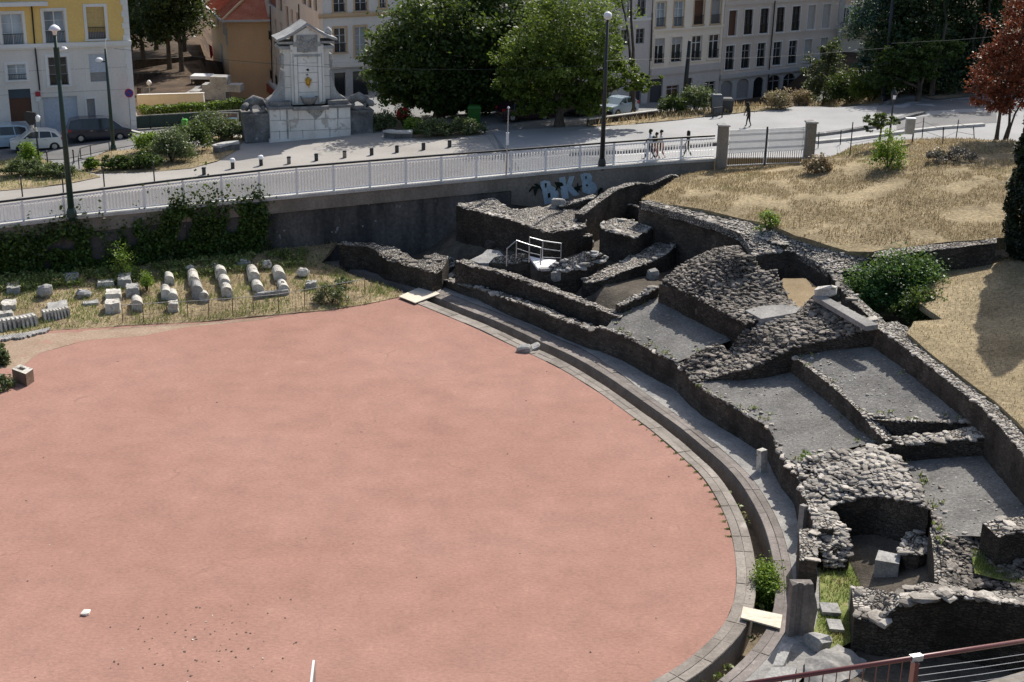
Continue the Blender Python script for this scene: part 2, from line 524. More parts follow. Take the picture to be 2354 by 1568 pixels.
# ------------------------------------------------------------------ material library
def slat_mat(k):
    m = bpy.data.materials.new('translucent_white_slats'); m.use_nodes = True; nt = m.node_tree; nt.nodes.clear()
    out = nt.nodes.new('ShaderNodeOutputMaterial'); src, g = pos_node(nt); n = noise_n(nt, src, 3, 4)
    col = ramp(nt, n, [(.3, (.80, .80, .80)), (.7, (.88, .88, .88))])
    d = nt.nodes.new('ShaderNodeBsdfDiffuse'); t = nt.nodes.new('ShaderNodeBsdfTranslucent'); mx = nt.nodes.new('ShaderNodeMixShader'); mx.inputs[0].default_value = k
    nt.links.new(col, d.inputs['Color']); nt.links.new(col, t.inputs['Color']); nt.links.new(d.outputs[0], mx.inputs[1]); nt.links.new(t.outputs[0], mx.inputs[2]); nt.links.new(mx.outputs[0], out.inputs[0]); return m
def arena_mat():
    m, nt, b = newmat('arena_clay'); src, g = pos_node(nt)
    n1 = noise_n(nt, src, .11, 5, .6); n3 = noise_n(nt, src, .55, 7, .7); n2 = noise_n(nt, src, 9, 7, .75, (.7, 1.2, 1)); n4 = noise_n(nt, src, 34, 3, .6)
    col = ramp(nt, n1, [(.32, (.325, .180, .140)), (.5, (.343, .194, .153)), (.68, (.360, .208, .166))])
    col = mix(nt, .28, col, ramp(nt, n3, [(.3, .28), (.5, .5), (.7, .72)]), 'OVERLAY')
    col = mix(nt, .34, col, ramp(nt, n2, [(.28, .15), (.5, .5), (.72, .85)]), 'OVERLAY')
    col = mix(nt, ramp(nt, n2, [(.30, .55), (.36, 0.0)]), col, (.20, .115, .09))
    n5 = noise_n(nt, src, 1.1, 5, .6)
    col = mix(nt, ramp(nt, n5, [(.66, 0.0), (.76, .35)]), col, (.42, .30, .22))
    col = mix(nt, ramp(nt, n4, [(.70, 0.0), (.74, .5)]), col, (.50, .40, .34))
    nd = nt.nodes.new('ShaderNodeTexNoise'); nd.inputs['Scale'].default_value = .35; nd.inputs['Detail'].default_value = 6; nt.links.new(src, nd.inputs['Vector'])
    va = nt.nodes.new('ShaderNodeVectorMath'); va.operation = 'MULTIPLY_ADD'; va.inputs[1].default_value = (5, 5, 0); nt.links.new(nd.outputs['Color'], va.inputs[0]); nt.links.new(src, va.inputs[2])
    vo = nt.nodes.new('ShaderNodeTexVoronoi'); vo.feature = 'DISTANCE_TO_EDGE'; vo.inputs['Scale'].default_value = .13; nt.links.new(va.outputs[0], vo.inputs['Vector'])
    ln = mix(nt, 1.0, ramp(nt, vo.outputs['Distance'], [(.0, 1.0), (.012, 0.0)]), ramp(nt, n3, [(.50, 0.0), (.66, .45)]), 'MULTIPLY')
    col = mix(nt, ln, col, (.16, .095, .075))
    nt.links.new(col, b.inputs['Base Color']); b.inputs['Roughness'].default_value = .97; b.inputs['Specular IOR Level'].default_value = .15
    bump(nt, b, n2, .45, .025); return m
M = {}
M['arena'] = arena_mat()
M['mortar'] = rough_mat('cell_mortar', (.135, .13, .122), (.215, .208, .195), .55, 9, .95, .7, .06, (5.5, .64, (.40, .385, .36), .85), fmix=.7)
M['rubble_face'] = cobble_mat('rubble_masonry', (.048, .041, .034), (.098, .084, .069), (.028, .024, .02), 5.6, 2.4, .7, .06, .08, .8, .7)  # darkened so the colour itself carries the shade on rubble faces
M['wall_face'] = cobble_mat('old_plaster_masonry', (.060, .051, .043), (.10, .084, .069), (.043, .037, .031), 3.4, 2.6, .5, .05, .06, .9, .8)  # plaster faces likewise darkened, shade is put into the colour
M['rubble_top'] = cobble_mat('rubble_wall_top', (.22, .197, .17), (.50, .465, .415), (.03, .026, .022), 6.4, 1.0, 1.0, .10, .11)  # lighter than the faces: sunlight on the tops is painted in
M['cobbles'] = cobble_mat('bedded_cobbles', (.10, .088, .075), (.28, .25, .215), (.016, .014, .012), 5.2, 1.3, 1.0, .12, .12)
M['stone'] = rough_mat('rubble_stones', (.25, .225, .195), (.46, .425, .375), 1.2, 16, .9, .5, .03, None, island=.24, fmix=.5)
M['stone_dark'] = rough_mat('dark_rubble_stones', (.115, .10, .085), (.28, .25, .215), 1.2, 16, .9, .5, .03, None, island=.28, fmix=.5)
M['stone_light'] = rough_mat('pale_limestone', (.42, .395, .35), (.64, .615, .555), 1.9, 11, .85, .6, .03, (2.6, .58, (.20, .18, .15), .75), fmix=.6)
M['stone_grey'] = rough_mat('grey_limestone', (.26, .255, .245), (.42, .41, .39), 1.5, 12, .9, .4, .03, (3.0, .64, (.14, .13, .12), .7), fmix=.5)
M['kerb'] = rough_mat('kerb_slabs', (.21, .185, .16), (.31, .275, .24), .7, 10, .9, .35, .02, (1.2, .66, (.46, .42, .37), .7), island=.10, fmix=.4)
M['pave'] = rough_mat('ring_paving', (.17, .148, .135), (.25, .22, .2), .9, 10, .9, .35, .02, (1.4, .68, (.38, .35, .31), .6), island=.09, fmix=.45)
M['strip'] = rough_mat('worn_concrete_strip', (.24, .232, .22), (.36, .345, .32), .7, 9, .95, .4, .03, (2.0, .66, (.14, .14, .14), .6), fmix=.5)
M['earth'] = rough_mat('bare_earth', (.15, .12, .085), (.27, .22, .155), .7, 10, 1, .6, .05, (1.2, .62, (.13, .16, .05), .6), fmix=.5)
M['drygrass'] = rough_mat('dry_grass_soil', (.21, .165, .095), (.37, .295, .18), .35, 6, 1, .9, .09, (.16, .60, (.21, .20, .09), .6), fmix=.75)
M['leaf_litter'] = rough_mat('leaf_litter', (.045, .032, .022), (.11, .075, .05), .5, 8, 1, .6, .05, (.8, .64, (.30, .17, .08), .7), fmix=.6)
M['pit_earth'] = rough_mat('pit_earth', (.075, .063, .05), (.15, .128, .10), .8, 9, 1, .7, .06, (1.2, .62, (.05, .06, .025), .6), fmix=.6)
M['sand'] = rough_mat('sandy_floor', (.27, .20, .115), (.36, .275, .17), .8, 12, 1, .4, .03, fmix=.4)
M['greengrass'] = rough_mat('green_turf', (.10, .15, .03), (.25, .26, .10), .8, 10, 1, .7, .06, (1.0, .6, (.30, .25, .13), .8), fmix=.5)
M['concrete'] = rough_mat('weathered_concrete', (.175, .155, .13), (.28, .25, .215), .45, 7, .9, .3, .03, (1.1, .68, (.10, .085, .07), .7), stretch=(1, 1, .5), fmix=.4)
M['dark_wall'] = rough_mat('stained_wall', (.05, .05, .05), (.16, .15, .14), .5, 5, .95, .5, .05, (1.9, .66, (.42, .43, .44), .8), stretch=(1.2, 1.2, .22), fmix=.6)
M['coping'] = rough_mat('pale_coping', (.42, .41, .39), (.56, .55, .52), .8, 9, .85, .3, .02, fmix=.35)
M['plaza'] = rough_mat('plaza_paving', (.32, .30, .275), (.39, .37, .34), .22, 10, .9, .2, .01, (.35, .62, (.36, .34, .315), .7), fmix=.2)
M['asphalt'] = rough_mat('road_asphalt', (.145, .143, .142), (.205, .202, .2), .3, 14, .9, .25, .01, (.5, .64, (.12, .118, .116), .6), fmix=.3)
M['road_pale'] = rough_mat('pale_road', (.30, .30, .298), (.37, .37, .368), .18, 12, .85, .2, .01, (.3, .63, (.33, .33, .325), .6), fmix=.2)
M['pavement'] = rough_mat('asphalt_pavement', (.20, .20, .20), (.27, .27, .268), .3, 12, .9, .2, .01, fmix=.25)
M['white_paint'] = plain('white_road_paint', (.78, .78, .76), .7, var=.08)
M['screen'] = bpy.data.materials.new('grey_mesh_screen'); M['screen'].use_nodes = True; _t = M['screen'].node_tree; _t.nodes.clear(); _o = _t.nodes.new('ShaderNodeOutputMaterial'); _m = _t.nodes.new('ShaderNodeMixShader'); _m.inputs[0].default_value = .6; _a = _t.nodes.new('ShaderNodeBsdfTransparent'); _d = _t.nodes.new('ShaderNodeBsdfDiffuse'); _n = noise_n(_t, pos_node(_t)[0], 1.2, 4)
_t.links.new(ramp(_t, _n, [(.3, (.20, .215, .24)), (.7, (.30, .32, .35))]), _d.inputs[0]); _t.links.new(_a.outputs[0], _m.inputs[1]); _t.links.new(_d.outputs[0], _m.inputs[2]); _t.links.new(_m.outputs[0], _o.inputs[0])
M['slat'] = slat_mat(.36); M['gate_slat'] = slat_mat(.14)
M['white_metal'] = plain('white_painted_metal', (.85, .855, .865), .5, var=.07)
M['black_metal'] = plain('black_metal', (.02, .021, .022), .45)
M['green_metal'] = plain('dark_green_metal', (.02, .045, .036), .4)
M['dark_metal'] = plain('dark_grey_metal', (.03, .032, .035), .45)
M['steel'] = plain('galvanised_steel', (.42, .43, .44), .4, .6)
M['rail_red'] = plain('red_brown_painted_steel', (.14, .035, .032), .35, .0, coat=.3)
M['plank'] = rough_mat('bleached_planks', (.60, .53, .42), (.74, .67, .55), .7, 8, .8, .3, .01, stretch=(1, 6, 1), fmix=.3)
M['monu'] = rough_mat('white_monument_stone', (.68, .65, .60), (.84, .815, .77), .5, 5, .8, .2, .02, (1.1, .61, (.42, .385, .34), .75), stretch=(1.5, 1.5, .5), fmix=.3)
M['monu_dark'] = rough_mat('blackened_stone', (.10, .10, .10), (.26, .255, .25), .8, 6, .9, .4, .04, (1.0, .64, (.52, .51, .50), .75), fmix=.5)
M['monu_roof'] = rough_mat('grey_stone_roof', (.27, .27, .27), (.40, .40, .39), .8, 8, .85, .3, .03, (1.6, .66, (.12, .12, .12), .6), fmix=.4)
M['gold'] = plain('gilt_bronze', (.55, .31, .04), .4, .7)
M['bark'] = rough_mat('tree_bark', (.045, .036, .028), (.12, .10, .08), 2.5, 12, .95, .8, .03, stretch=(1, 1, .3), fmix=.6)
M['graffiti'] = rough_mat('pale_blue_spray_paint', (.30, .40, .48), (.44, .54, .62), 1.4, 9, .85, .3, .01, (1.6, .60, (.24, .27, .28), .7), fmix=.4)
M['graffiti_dark'] = rough_mat('dark_green_spray_paint', (.008, .014, .010), (.014, .022, .016), 1, 10, .8, .1, .01, fmix=.1)
L1 = leaf_mat('leaf_broad_green', (.022, .044, .012), (.055, .095, .022), .30, patch=.35)
L2 = leaf_mat('leaf_light_green', (.050, .085, .014), (.115, .165, .030), .40, patch=.5)
L3 = leaf_mat('leaf_dark_green', (.012, .028, .014), (.035, .065, .026), .2, patch=.5)
L4 = leaf_mat('leaf_shrub_greygreen', (.055, .085, .035), (.14, .17, .085), .3, patch=1.5)
L5 = leaf_mat('leaf_bright', (.09, .17, .02), (.20, .30, .04), .4, patch=2)
L6 = leaf_mat('leaf_red', (.11, .028, .014), (.25, .075, .034), .28, patch=1, dry=(.9, (.20, .085, .03), .6), tint=(.32, .09, .03))
L7 = leaf_mat('leaf_ivy', (.024, .050, .011), (.08, .135, .03), .25, patch=1.2)
L8 = leaf_mat('blade_dry', (.24, .185, .105), (.45, .36, .215), .25, patch=.4, dry=(.16, (.24, .235, .10), .58), tint=(.36, .28, .14))
L9 = leaf_mat('blade_green', (.09, .14, .03), (.24, .28, .10), .3, patch=.9, dry=(1.1, (.40, .32, .17), .56))
L10 = leaf_mat('leaf_cypress', (.005, .012, .006), (.014, .026, .012), .08, patch=1)
LF = leaf_mat('petal_white', (.55, .52, .50), (.75, .70, .70), .3, patch=2)

# ------------------------------------------------------------------ ground heights
def zr(x):
    return interp(x, [-90, -45, -28, -14, -4.5, 5.4, 13, 25, 40, 90], [1.5, 2.5, 3.55, 4.25, 4.75, 5.4, 5.7, 5.95, 6.4, 8])
def G(x, y):
    z = zr(x)
    drop = sstep(105.5, 113, y) * sstep(-8, 2, x) * (1 - sstep(25, 33, x))
    z = lerp(z, interp(x, [4, 12, 18], [3.4, 3.2, 2.4]), drop)
    z = lerp(z, -2.0, sstep(118.5, 122.5, y) * sstep(-.234, -.226, x / max(y, 1)) * (1 - sstep(-12, -9, x)))
    far = sstep(170, 400, y)
    return z - far * 6
def GP(px, py, dz=0.0): return hit(px, py, lambda x, y: G(x, y) + dz, 60, 300)

ARENA = [P(*b) for b in [(920, 684), (1029, 728), (1100, 757), (1187, 800), (1271, 839), (1361, 892), (1432, 943), (1508, 999), (1572, 1056), (1620, 1103), (1672, 1200), (1692, 1300), (1690, 1360), (1680, 1412), (1617, 1487), (1500, 1568)]]
ARENA = [Vector((-17.5, 80.3, 0)), Vector((-13.2, 77.8, 0)), Vector((-9.6, 75.2, 0))] + ARENA + [Vector((1.2, 32.4, 0)), Vector((-4, 31.0, 0)), Vector((-10, 30.4, 0))]
AC = catmull(ARENA, .55)
for _ in range(3):
    AC = [AC[0]] + [(AC[i - 1] + AC[i] * 2 + AC[i + 1]) / 4 for i in range(1, len(AC) - 1)] + [AC[-1]]
ACn = np.array([(p.x, p.y) for p in AC])
def adist(x, y):
    a = ACn[:-1]; d = ACn[1:] - a; q = np.array([x, y])
    t = np.clip(((q - a) * d).sum(1) / (d * d).sum(1), 0, 1)
    return float(np.hypot(*((a + d * t[:, None]) - q).T).min())
def Zc(x, y): return 1.3 + .28 * max(0, adist(x, y) - 3.0)
def S(px, py, dz=0.0):
    """survey point on the sloping seating bank, dz above it"""
    return hit(px, py, lambda x, y: Zc(x, y) + dz, 30, 110)
def Zs(x, y): return Zc(x, y)

# arc-length stations
AL = [0.0]
for a, b in zip(AC, AC[1:]): AL.append(AL[-1] + (b - a).length)
s_ref = AL[int(np.argmin([(p - P(1029, 728)).length for p in AC]))]
def offc(i, o):
    a = AC[max(0, i - 1)]; b = AC[min(len(AC) - 1, i + 1)]
    d = (b - a).normalized(); n = Vector((-d.y, d.x, 0))
    return AC[i] + n * o       # outward (right of travel is inside the arena)
oK = lambda s: interp(s - s_ref, [-12, 0, 8, 12, 60], [.75, .75, .75, .66, .70])
oC = lambda s: interp(s - s_ref, [-12, 0, 8, 14, 30, 60], [1.5, 1.5, 1.55, 1.3, 1.3, 1.45])
oO = lambda s: interp(s - s_ref, [-25, 0, 8, 14, 30, 60], [2.5, 2.5, 2.6, 1.9, 1.9, 2.05])
oW = lambda s: interp(s - s_ref, [-25, 0, 8, 14, 22, 40, 60], [3.3, 3.3, 3.6, 3.2, 2.7, 2.75, 2.9])
if (offc(len(AC) // 2, 1) - Vector((0, 50, 0))).length < (AC[len(AC) // 2] - Vector((0, 50, 0))).length:
    _o = offc
    def offc(i, o): return _o(i, -o)
def ring_slabs(f0, f1, z, i0, i1, rows=2, slab=2, gap=.012, depth=1.3, seed=3):
    """ring of paving slabs with open joints, plus solid sides down into the channel"""
    mb = MB(); rng = random.Random(seed)
    i = i0
    while i < i1:
        j = min(i1, i + slab)
        for r in range(rows):
            t0, t1 = r / rows, (r + 1) / rows
            ring = []
            for k in list(range(i, j + 1)): ring.append(offc(k, lerp(f0(AL[k]), f1(AL[k]), t0) + gap))
            for k in reversed(range(i, j + 1)): ring.append(offc(k, lerp(f0(AL[k]), f1(AL[k]), t1) - gap))
            n = j - i + 1
            dz = z + rng.uniform(-.012, .012)
            e = (ring[1] - ring[0]).normalized() * gap
            ring[0] = ring[0] + e; ring[-1] = ring[-1] + e; ring[n - 1] = ring[n - 1] - e; ring[n] = ring[n] - e
            o = [Vector((p.x, p.y, dz)) for p in ring]
            fs = []
            for k in range(n - 1): fs.append((k, k + 1, 2 * n - 2 - k, 2 * n - 1 - k))
            if (o[1] - o[0]).cross(o[-1] - o[0]).z < 0: fs = [q[::-1] for q in fs]
            mb.add(o, fs)
        i = j
    # body just under the slabs
    V = []; FS = []
    for k in range(i0, i1 + 1):
        a = offc(k, f0(AL[k])); b = offc(k, f1(AL[k]))
        V += [(a.x, a.y, -depth), (a.x, a.y, z - .02), (b.x, b.y, z - .02), (b.x, b.y, -depth)]
    n = i1 - i0 + 1
    for k in range(n - 1):
        for c in range(3): FS.append((k * 4 + c, (k + 1) * 4 + c, (k + 1) * 4 + c + 1, k * 4 + c + 1))
    mb.add(V, FS)
    return mb
def ring_sheet(f0, f1, z0, z1, i0, i1, cols=3, amp=.0):
    mb = MB(); V = []; FS = []
    for k in range(i0, i1 + 1):
        for c in range(cols + 1):
            t = c / cols; a = offc(k, lerp(f0(AL[k]), f1(AL[k]), t))
            V.append((a.x, a.y, lerp(z0, z1, t) + amp * nz((a.x, a.y, 0), 1.3)))
    for k in range(i1 - i0):
        for c in range(cols):
            o = k * (cols + 1) + c
            FS.append((o, o + cols + 1, o + cols + 2, o + 1))
    a, b, c2 = (Vector(V[i]) for i in FS[0][:3])
    if (b - a).cross(c2 - a).z < 0: FS = [f[::-1] for f in FS]
    mb.add(V, FS); return mb

NA = len(AC) - 1
iP = next(i for i in range(len(AC)) if AL[i] > s_ref - 5.2)     # where the inner kerb starts, at the far plank
# arena floor
mb = MB()
edge = [p for p in AC]
bound = [(p.x, p.y, 0) for p in edge[::2]] + [(-10, 24, 0), (-60, 24, 0), (-60, 66, 0), (-45, 72, 0), (-30, 76, 0), (-20, 79, 0)]
patch(mb, bound, step=1.6, amp=.02, nscale=.25, surf=lambda x, y: 0.0)
tag(mb.build('arena_floor', M['arena'], smooth=True), kind='structure')
# kerb, channel, outer paving, strip
tag(ring_slabs(lambda s: 0.0, oK, .035, iP, NA, 2, 2, seed=1).build('arena_kerb', M['kerb']), kind='structure')
tag(ring_sheet(lambda s: oK(s) - .02, lambda s: oC(s) + .02, -.95, -.95, 0, NA, 4, .06).build('drain_channel', M['earth']), kind='structure')
tag(ring_slabs(oC, oO, .05, 0, NA, 2, 3, seed=2).build('ring_paving', M['pave']), kind='structure')
tag(ring_sheet(lambda s: oO(s), lambda s: oW(s) + .5, .06, .09, 0, NA, 4, .015).build('podium_walk', M['strip'], smooth=True), kind='structure')

# pit and bank ground that lies under the ruins
mb = MB()
def Zbase(x, y):
    d = adist(x, y)
    low = lerp(.15, 1.9, sstep(4.6, 7.5, d) * sstep(-6, -3, x))
    up = Zc(x, y) - 1.4
    t = sstep(66, 60, y) if False else 1 - sstep(59, 65, y)
    return max(-.3, lerp(low, up, t)) - (.5 if d < 3.4 else 0)
q = []
X0, X1, Y0, Y1, st_ = -16, 46, 26, 92, 1.0
nx = int((X1 - X0) / st_); ny = int((Y1 - Y0) / st_)
V = []; FS = []
def inside_arena(x, y): return inpoly(x, y, [(p[0], p[1]) for p in bound])
for j in range(ny + 1):
    for i in range(nx + 1):
        x, y = X0 + i * st_, Y0 + j * st_
        d = adist(x, y)
        ia = inside_arena(x, y)
        z = -1.4 if (ia or d < 3.6) else min(Zbase(x, y), 2.6) + .12 * nz((x, y, 0), .9)
        if y < 38.5 and not ia: z = min(z, .12)
        V.append((x, y, z))
for j in range(ny):
    for i in range(nx):
        o = j * (nx + 1) + i; FS.append((o, o + 1, o + nx + 2, o + nx + 1))
mb.add(V, FS)
tag(mb.build('pit_ground', M['pit_earth'], smooth=True), kind='structure')

# ------------------------------------------------------------------ retaining wall
WPX = [(-140, 534), (-60, 524), (0, 517), (165, 497), (400, 474), (600, 456), (850, 432), (1120, 407), (1383, 382), (1540, 370), (1642, 364)]
def wd(x): return interp(x, [-140, -60, 0, 620, 1000, 1383, 1642], [71.2, 71.9, 72.5, 78, 81, 83.5, 85])
WT = [DD(x, y, wd(x)) for x, y in WPX]          # front edge of the coping, at its foot of fence
WT = resample(WT, 60)
def wall_at(px, py, off=0.0):
    """point of the retaining wall's front plane seen at this pixel"""
    best = None
    for a, b in zip(WT, WT[1:]):
        d = (b - a); n = Vector((-d.y, d.x, 0)).normalized()
        if n.y > 0: n = -n
        p = onplane(px, py, a + n * off, n.x, n.y)
        t = (p - a).dot(Vector((d.x, d.y, 0))) / (d.x ** 2 + d.y ** 2)
        if -.001 <= t <= 1.001: return p, n
    return p, n
def wnorm(i):
    a = WT[max(0, i - 1)]; b = WT[min(len(WT) - 1, i + 1)]
    d = b - a; n = Vector((-d.y, d.x, 0)).normalized()
    return n if n.y < 0 else -n
def wall_loft(mb, prof, m=None):
    V = []; FS = []; k = len(prof)
    for i, p in enumerate(WT):
        n = wnorm(i)
        for o, z in prof: q = p + n * o; V.append((q.x, q.y, p.z + z if z > -50 else -1.0))
    for i in range(len(WT) - 1):
        for j in range(k):
            j2 = (j + 1) % k; FS.append((i * k + j, i * k + j2, (i + 1) * k + j2, (i + 1) * k + j))
    FS.append(tuple(reversed(range(k)))); e = (len(WT) - 1) * k; FS.append(tuple(e + j for j in range(k)))
    mb.add(V, FS, m)
rw = thing('retaining_wall', 'long stained concrete retaining wall below the white picket fence', 'retaining wall', tuple(WT[30] - Vector((0, 0, 4))))
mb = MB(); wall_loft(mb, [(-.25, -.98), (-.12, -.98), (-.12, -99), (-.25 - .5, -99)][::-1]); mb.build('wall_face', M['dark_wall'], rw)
mb = MB(); wall_loft(mb, [(.02, -.18), (0.02, -1.0), (-.7, -1.0), (-.7, -.18)]); mb.build('parapet_beam', M['concrete'], rw)
mb = MB(); wall_loft(mb, [(.12, 0), (.12, -.178), (-.62, -.178), (-.62, 0)]); mb.build('coping', M['coping'], rw)
# lighter lower face on the right, where the letters are
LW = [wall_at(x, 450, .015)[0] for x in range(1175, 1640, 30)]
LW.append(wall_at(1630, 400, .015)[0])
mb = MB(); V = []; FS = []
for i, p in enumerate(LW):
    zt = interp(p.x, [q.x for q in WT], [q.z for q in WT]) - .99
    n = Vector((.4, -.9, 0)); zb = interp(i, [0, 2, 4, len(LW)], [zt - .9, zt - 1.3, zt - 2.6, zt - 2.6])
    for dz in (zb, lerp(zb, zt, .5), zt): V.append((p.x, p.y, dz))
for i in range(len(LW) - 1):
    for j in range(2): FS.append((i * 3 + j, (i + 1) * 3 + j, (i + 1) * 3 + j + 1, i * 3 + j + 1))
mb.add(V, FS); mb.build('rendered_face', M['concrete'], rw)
def gpoly(mb, pts, off=.05, th=.012):
    q = [wall_at(x, y, off)[0] for x, y in pts]; n = wall_at(pts[0][0], pts[0][1], off)[1]
    mb.prism(q, n * th)
# painted letters B K B with dark palm shapes between them (zoom: x0=882.4,y0=257.4, .2016 per px)
def zq(L, ox=882.4, oy=257.4, s=.20163): return [(ox + x * s, oy + y * s) for x, y in L]
mb = MB()
B1o = [(1775, 800), (1830, 780), (1890, 790), (1905, 840), (1960, 870), (1990, 930), (1985, 1000), (1960, 1035), (1830, 1056), (1815, 960)]
gpoly(mb, zq(B1o))
K = [(1995, 750), (2062, 738), (2078, 838), (2112, 735), (2172, 733), (2135, 842), (2228, 945), (2160, 965), (2092, 890), (2108, 985), (2030, 1005), (2012, 880)]
gpoly(mb, zq(K))
B2 = [(2235, 715), (2290, 695), (2345, 700), (2372, 740), (2365, 790), (2415, 820), (2430, 880), (2405, 925), (2330, 940), (2262, 915), (2258, 830)]
gpoly(mb, zq(B2))
mb.build('painted_letters', M['graffiti'], rw)
mb = MB()
for L in ([(1650, 900), (1690, 845), (1740, 850), (1700, 820), (1745, 815), (1785, 850), (1810, 910), (1770, 870), (1750, 885), (1720, 970), (1705, 900), (1700, 870), (1655, 920)],
          [(1940, 800), (1985, 800), (2030, 805), (2050, 840), (2005, 850), (2025, 890), (1985, 860), (1965, 900), (1950, 895), (1968, 850)],
          [(2165, 860), (2195, 850), (2205, 800), (2220, 845), (2260, 835), (2235, 870), (2245, 900), (2215, 890), (2205, 925), (2190, 890), (2170, 885)],
          [(1830, 815), (1856, 812), (1852, 860), (1836, 864)], [(1864, 930), (1895, 920), (1900, 975), (1868, 985)],
          [(2292, 735), (2310, 733), (2308, 765), (2296, 768)], [(2300, 825), (2325, 828), (2322, 850), (2302, 848)],
          [(2440, 890), (2470, 860), (2505, 880), (2480, 890), (2520, 915), (2470, 905), (2440, 960), (2435, 930)]):
    gpoly(mb, zq(L), .064, .008)
mb.build('painted_palm', M['graffiti_dark'], rw)

# ------------------------------------------------------------------ ruins: upper left group of walls around the entrance
def T(L): return [P(*p) for p in L]
RF = M['rubble_face']; WF = M['wall_face']; ST = M['stone']; SD = M['stone_dark']
def ruin(name, label, cat, mb, mats, stonemesh=None):
    return tag(mb.build(name, mats), label, cat)
def simple_wall(label, front, back=None, base=0., thick=.6, rag=.12, stones=7, ss=(0.084, 0.245), seed=1, face=None, stm=None, name='ruined_wall', rough=.07):
    mb = MB(); wall(mb, front, back, base, thick, rag, .3, rough, stones, ss, seed, 0, 1, 2)
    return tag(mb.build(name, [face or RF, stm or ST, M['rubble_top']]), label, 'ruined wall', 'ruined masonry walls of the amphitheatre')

simple_wall('broken low masonry wall running from the retaining wall to the far plank',
            T([(779, 562, 1.6), (835, 563, 1.6), (868, 576, 1.5), (880, 592, 1.35), (950, 613, 1.3), (996, 630, 1.2), (1016, 622, 1.2)]),
            T([(785, 556, 1.65), (850, 558, 1.65), (900, 565, 1.6), (920, 576, 1.5), (955, 598, 1.35), (1002, 583, 1.7), (1031, 594, 1.5)]), -.1, rag=.22, stones=9, ss=(0.084, 0.324), seed=11, stm=SD, rough=.12)
simple_wall('inner parallel wall with a ragged stone top behind the podium wall',
            T([(1046, 600, 1.9), (1082, 612, 1.8), (1126, 622, 1.8), (1163, 634, 1.8), (1264, 668, 1.8), (1330, 694, 1.8), (1399, 722, 1.8), (1424, 730, 1.75)]),
            None, -.1, .62, .16, 12, (.08, .26), 12)
simple_wall('long wall with a broad rubble top leaving the retaining wall',
            T([(1048, 470, 3.75), (1064, 478, 3.75), (1165, 503, 3.65), (1253, 534, 3.6), (1300, 531, 3.5), (1346, 521, 3.4)]),
            T([(1132, 453, 3.95), (1150, 464, 3.85), (1171, 480, 3.7), (1230, 478, 3.7), (1278, 468, 3.75), (1346, 484, 3.6)]), .1, rag=.12, stones=26, ss=(0.084, 0.259), seed=13, rough=.1)
simple_wall('stepped dark wall climbing under the end of the retaining wall',
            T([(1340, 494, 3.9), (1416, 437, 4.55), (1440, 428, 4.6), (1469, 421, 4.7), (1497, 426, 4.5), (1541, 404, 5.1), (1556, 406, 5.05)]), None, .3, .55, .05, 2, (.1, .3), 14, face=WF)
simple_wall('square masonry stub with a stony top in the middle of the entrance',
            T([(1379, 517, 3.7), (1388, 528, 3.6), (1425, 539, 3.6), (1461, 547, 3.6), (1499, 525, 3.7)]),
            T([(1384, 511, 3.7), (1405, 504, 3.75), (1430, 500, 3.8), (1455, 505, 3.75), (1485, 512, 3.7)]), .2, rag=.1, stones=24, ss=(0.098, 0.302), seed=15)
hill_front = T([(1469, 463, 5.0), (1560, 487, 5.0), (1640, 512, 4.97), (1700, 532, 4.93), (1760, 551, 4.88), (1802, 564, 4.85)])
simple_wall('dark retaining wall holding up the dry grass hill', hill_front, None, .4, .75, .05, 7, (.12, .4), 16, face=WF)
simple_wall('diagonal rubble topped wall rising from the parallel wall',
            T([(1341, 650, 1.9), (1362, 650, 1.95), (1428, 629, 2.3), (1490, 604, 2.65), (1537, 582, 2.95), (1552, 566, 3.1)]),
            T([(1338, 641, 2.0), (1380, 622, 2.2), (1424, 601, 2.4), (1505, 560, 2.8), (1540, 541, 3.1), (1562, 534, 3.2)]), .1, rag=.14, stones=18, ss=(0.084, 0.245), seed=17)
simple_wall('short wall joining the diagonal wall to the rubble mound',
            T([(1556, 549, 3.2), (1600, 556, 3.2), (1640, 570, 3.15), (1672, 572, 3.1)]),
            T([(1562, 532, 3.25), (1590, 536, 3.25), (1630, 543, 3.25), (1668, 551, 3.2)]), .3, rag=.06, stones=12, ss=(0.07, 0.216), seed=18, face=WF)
simple_wall('low wall capped with tilted stone slabs below the handrail',
            T([(1250, 620, 2.25), (1290, 624, 2.35), (1328, 620, 2.45), (1394, 594, 2.6)]),
            T([(1270, 604, 2.7), (1300, 595, 2.9), (1348, 577, 3.3), (1385, 579, 3.1)]), .0, rag=.1, stones=16, ss=(0.14, 0.36), seed=19, stm=M['stone_grey'])
simple_wall('small square stub beside the handrail',
            T([(1123, 604, 1.9), (1179, 607, 2.0), (1219, 596, 2.2)]), T([(1135, 592, 2.2), (1195, 581, 2.6), (1212, 585, 2.5)]), -.05, rag=.05, stones=3, ss=(0.07, 0.216), seed=20, face=WF, stm=M['stone_grey'])
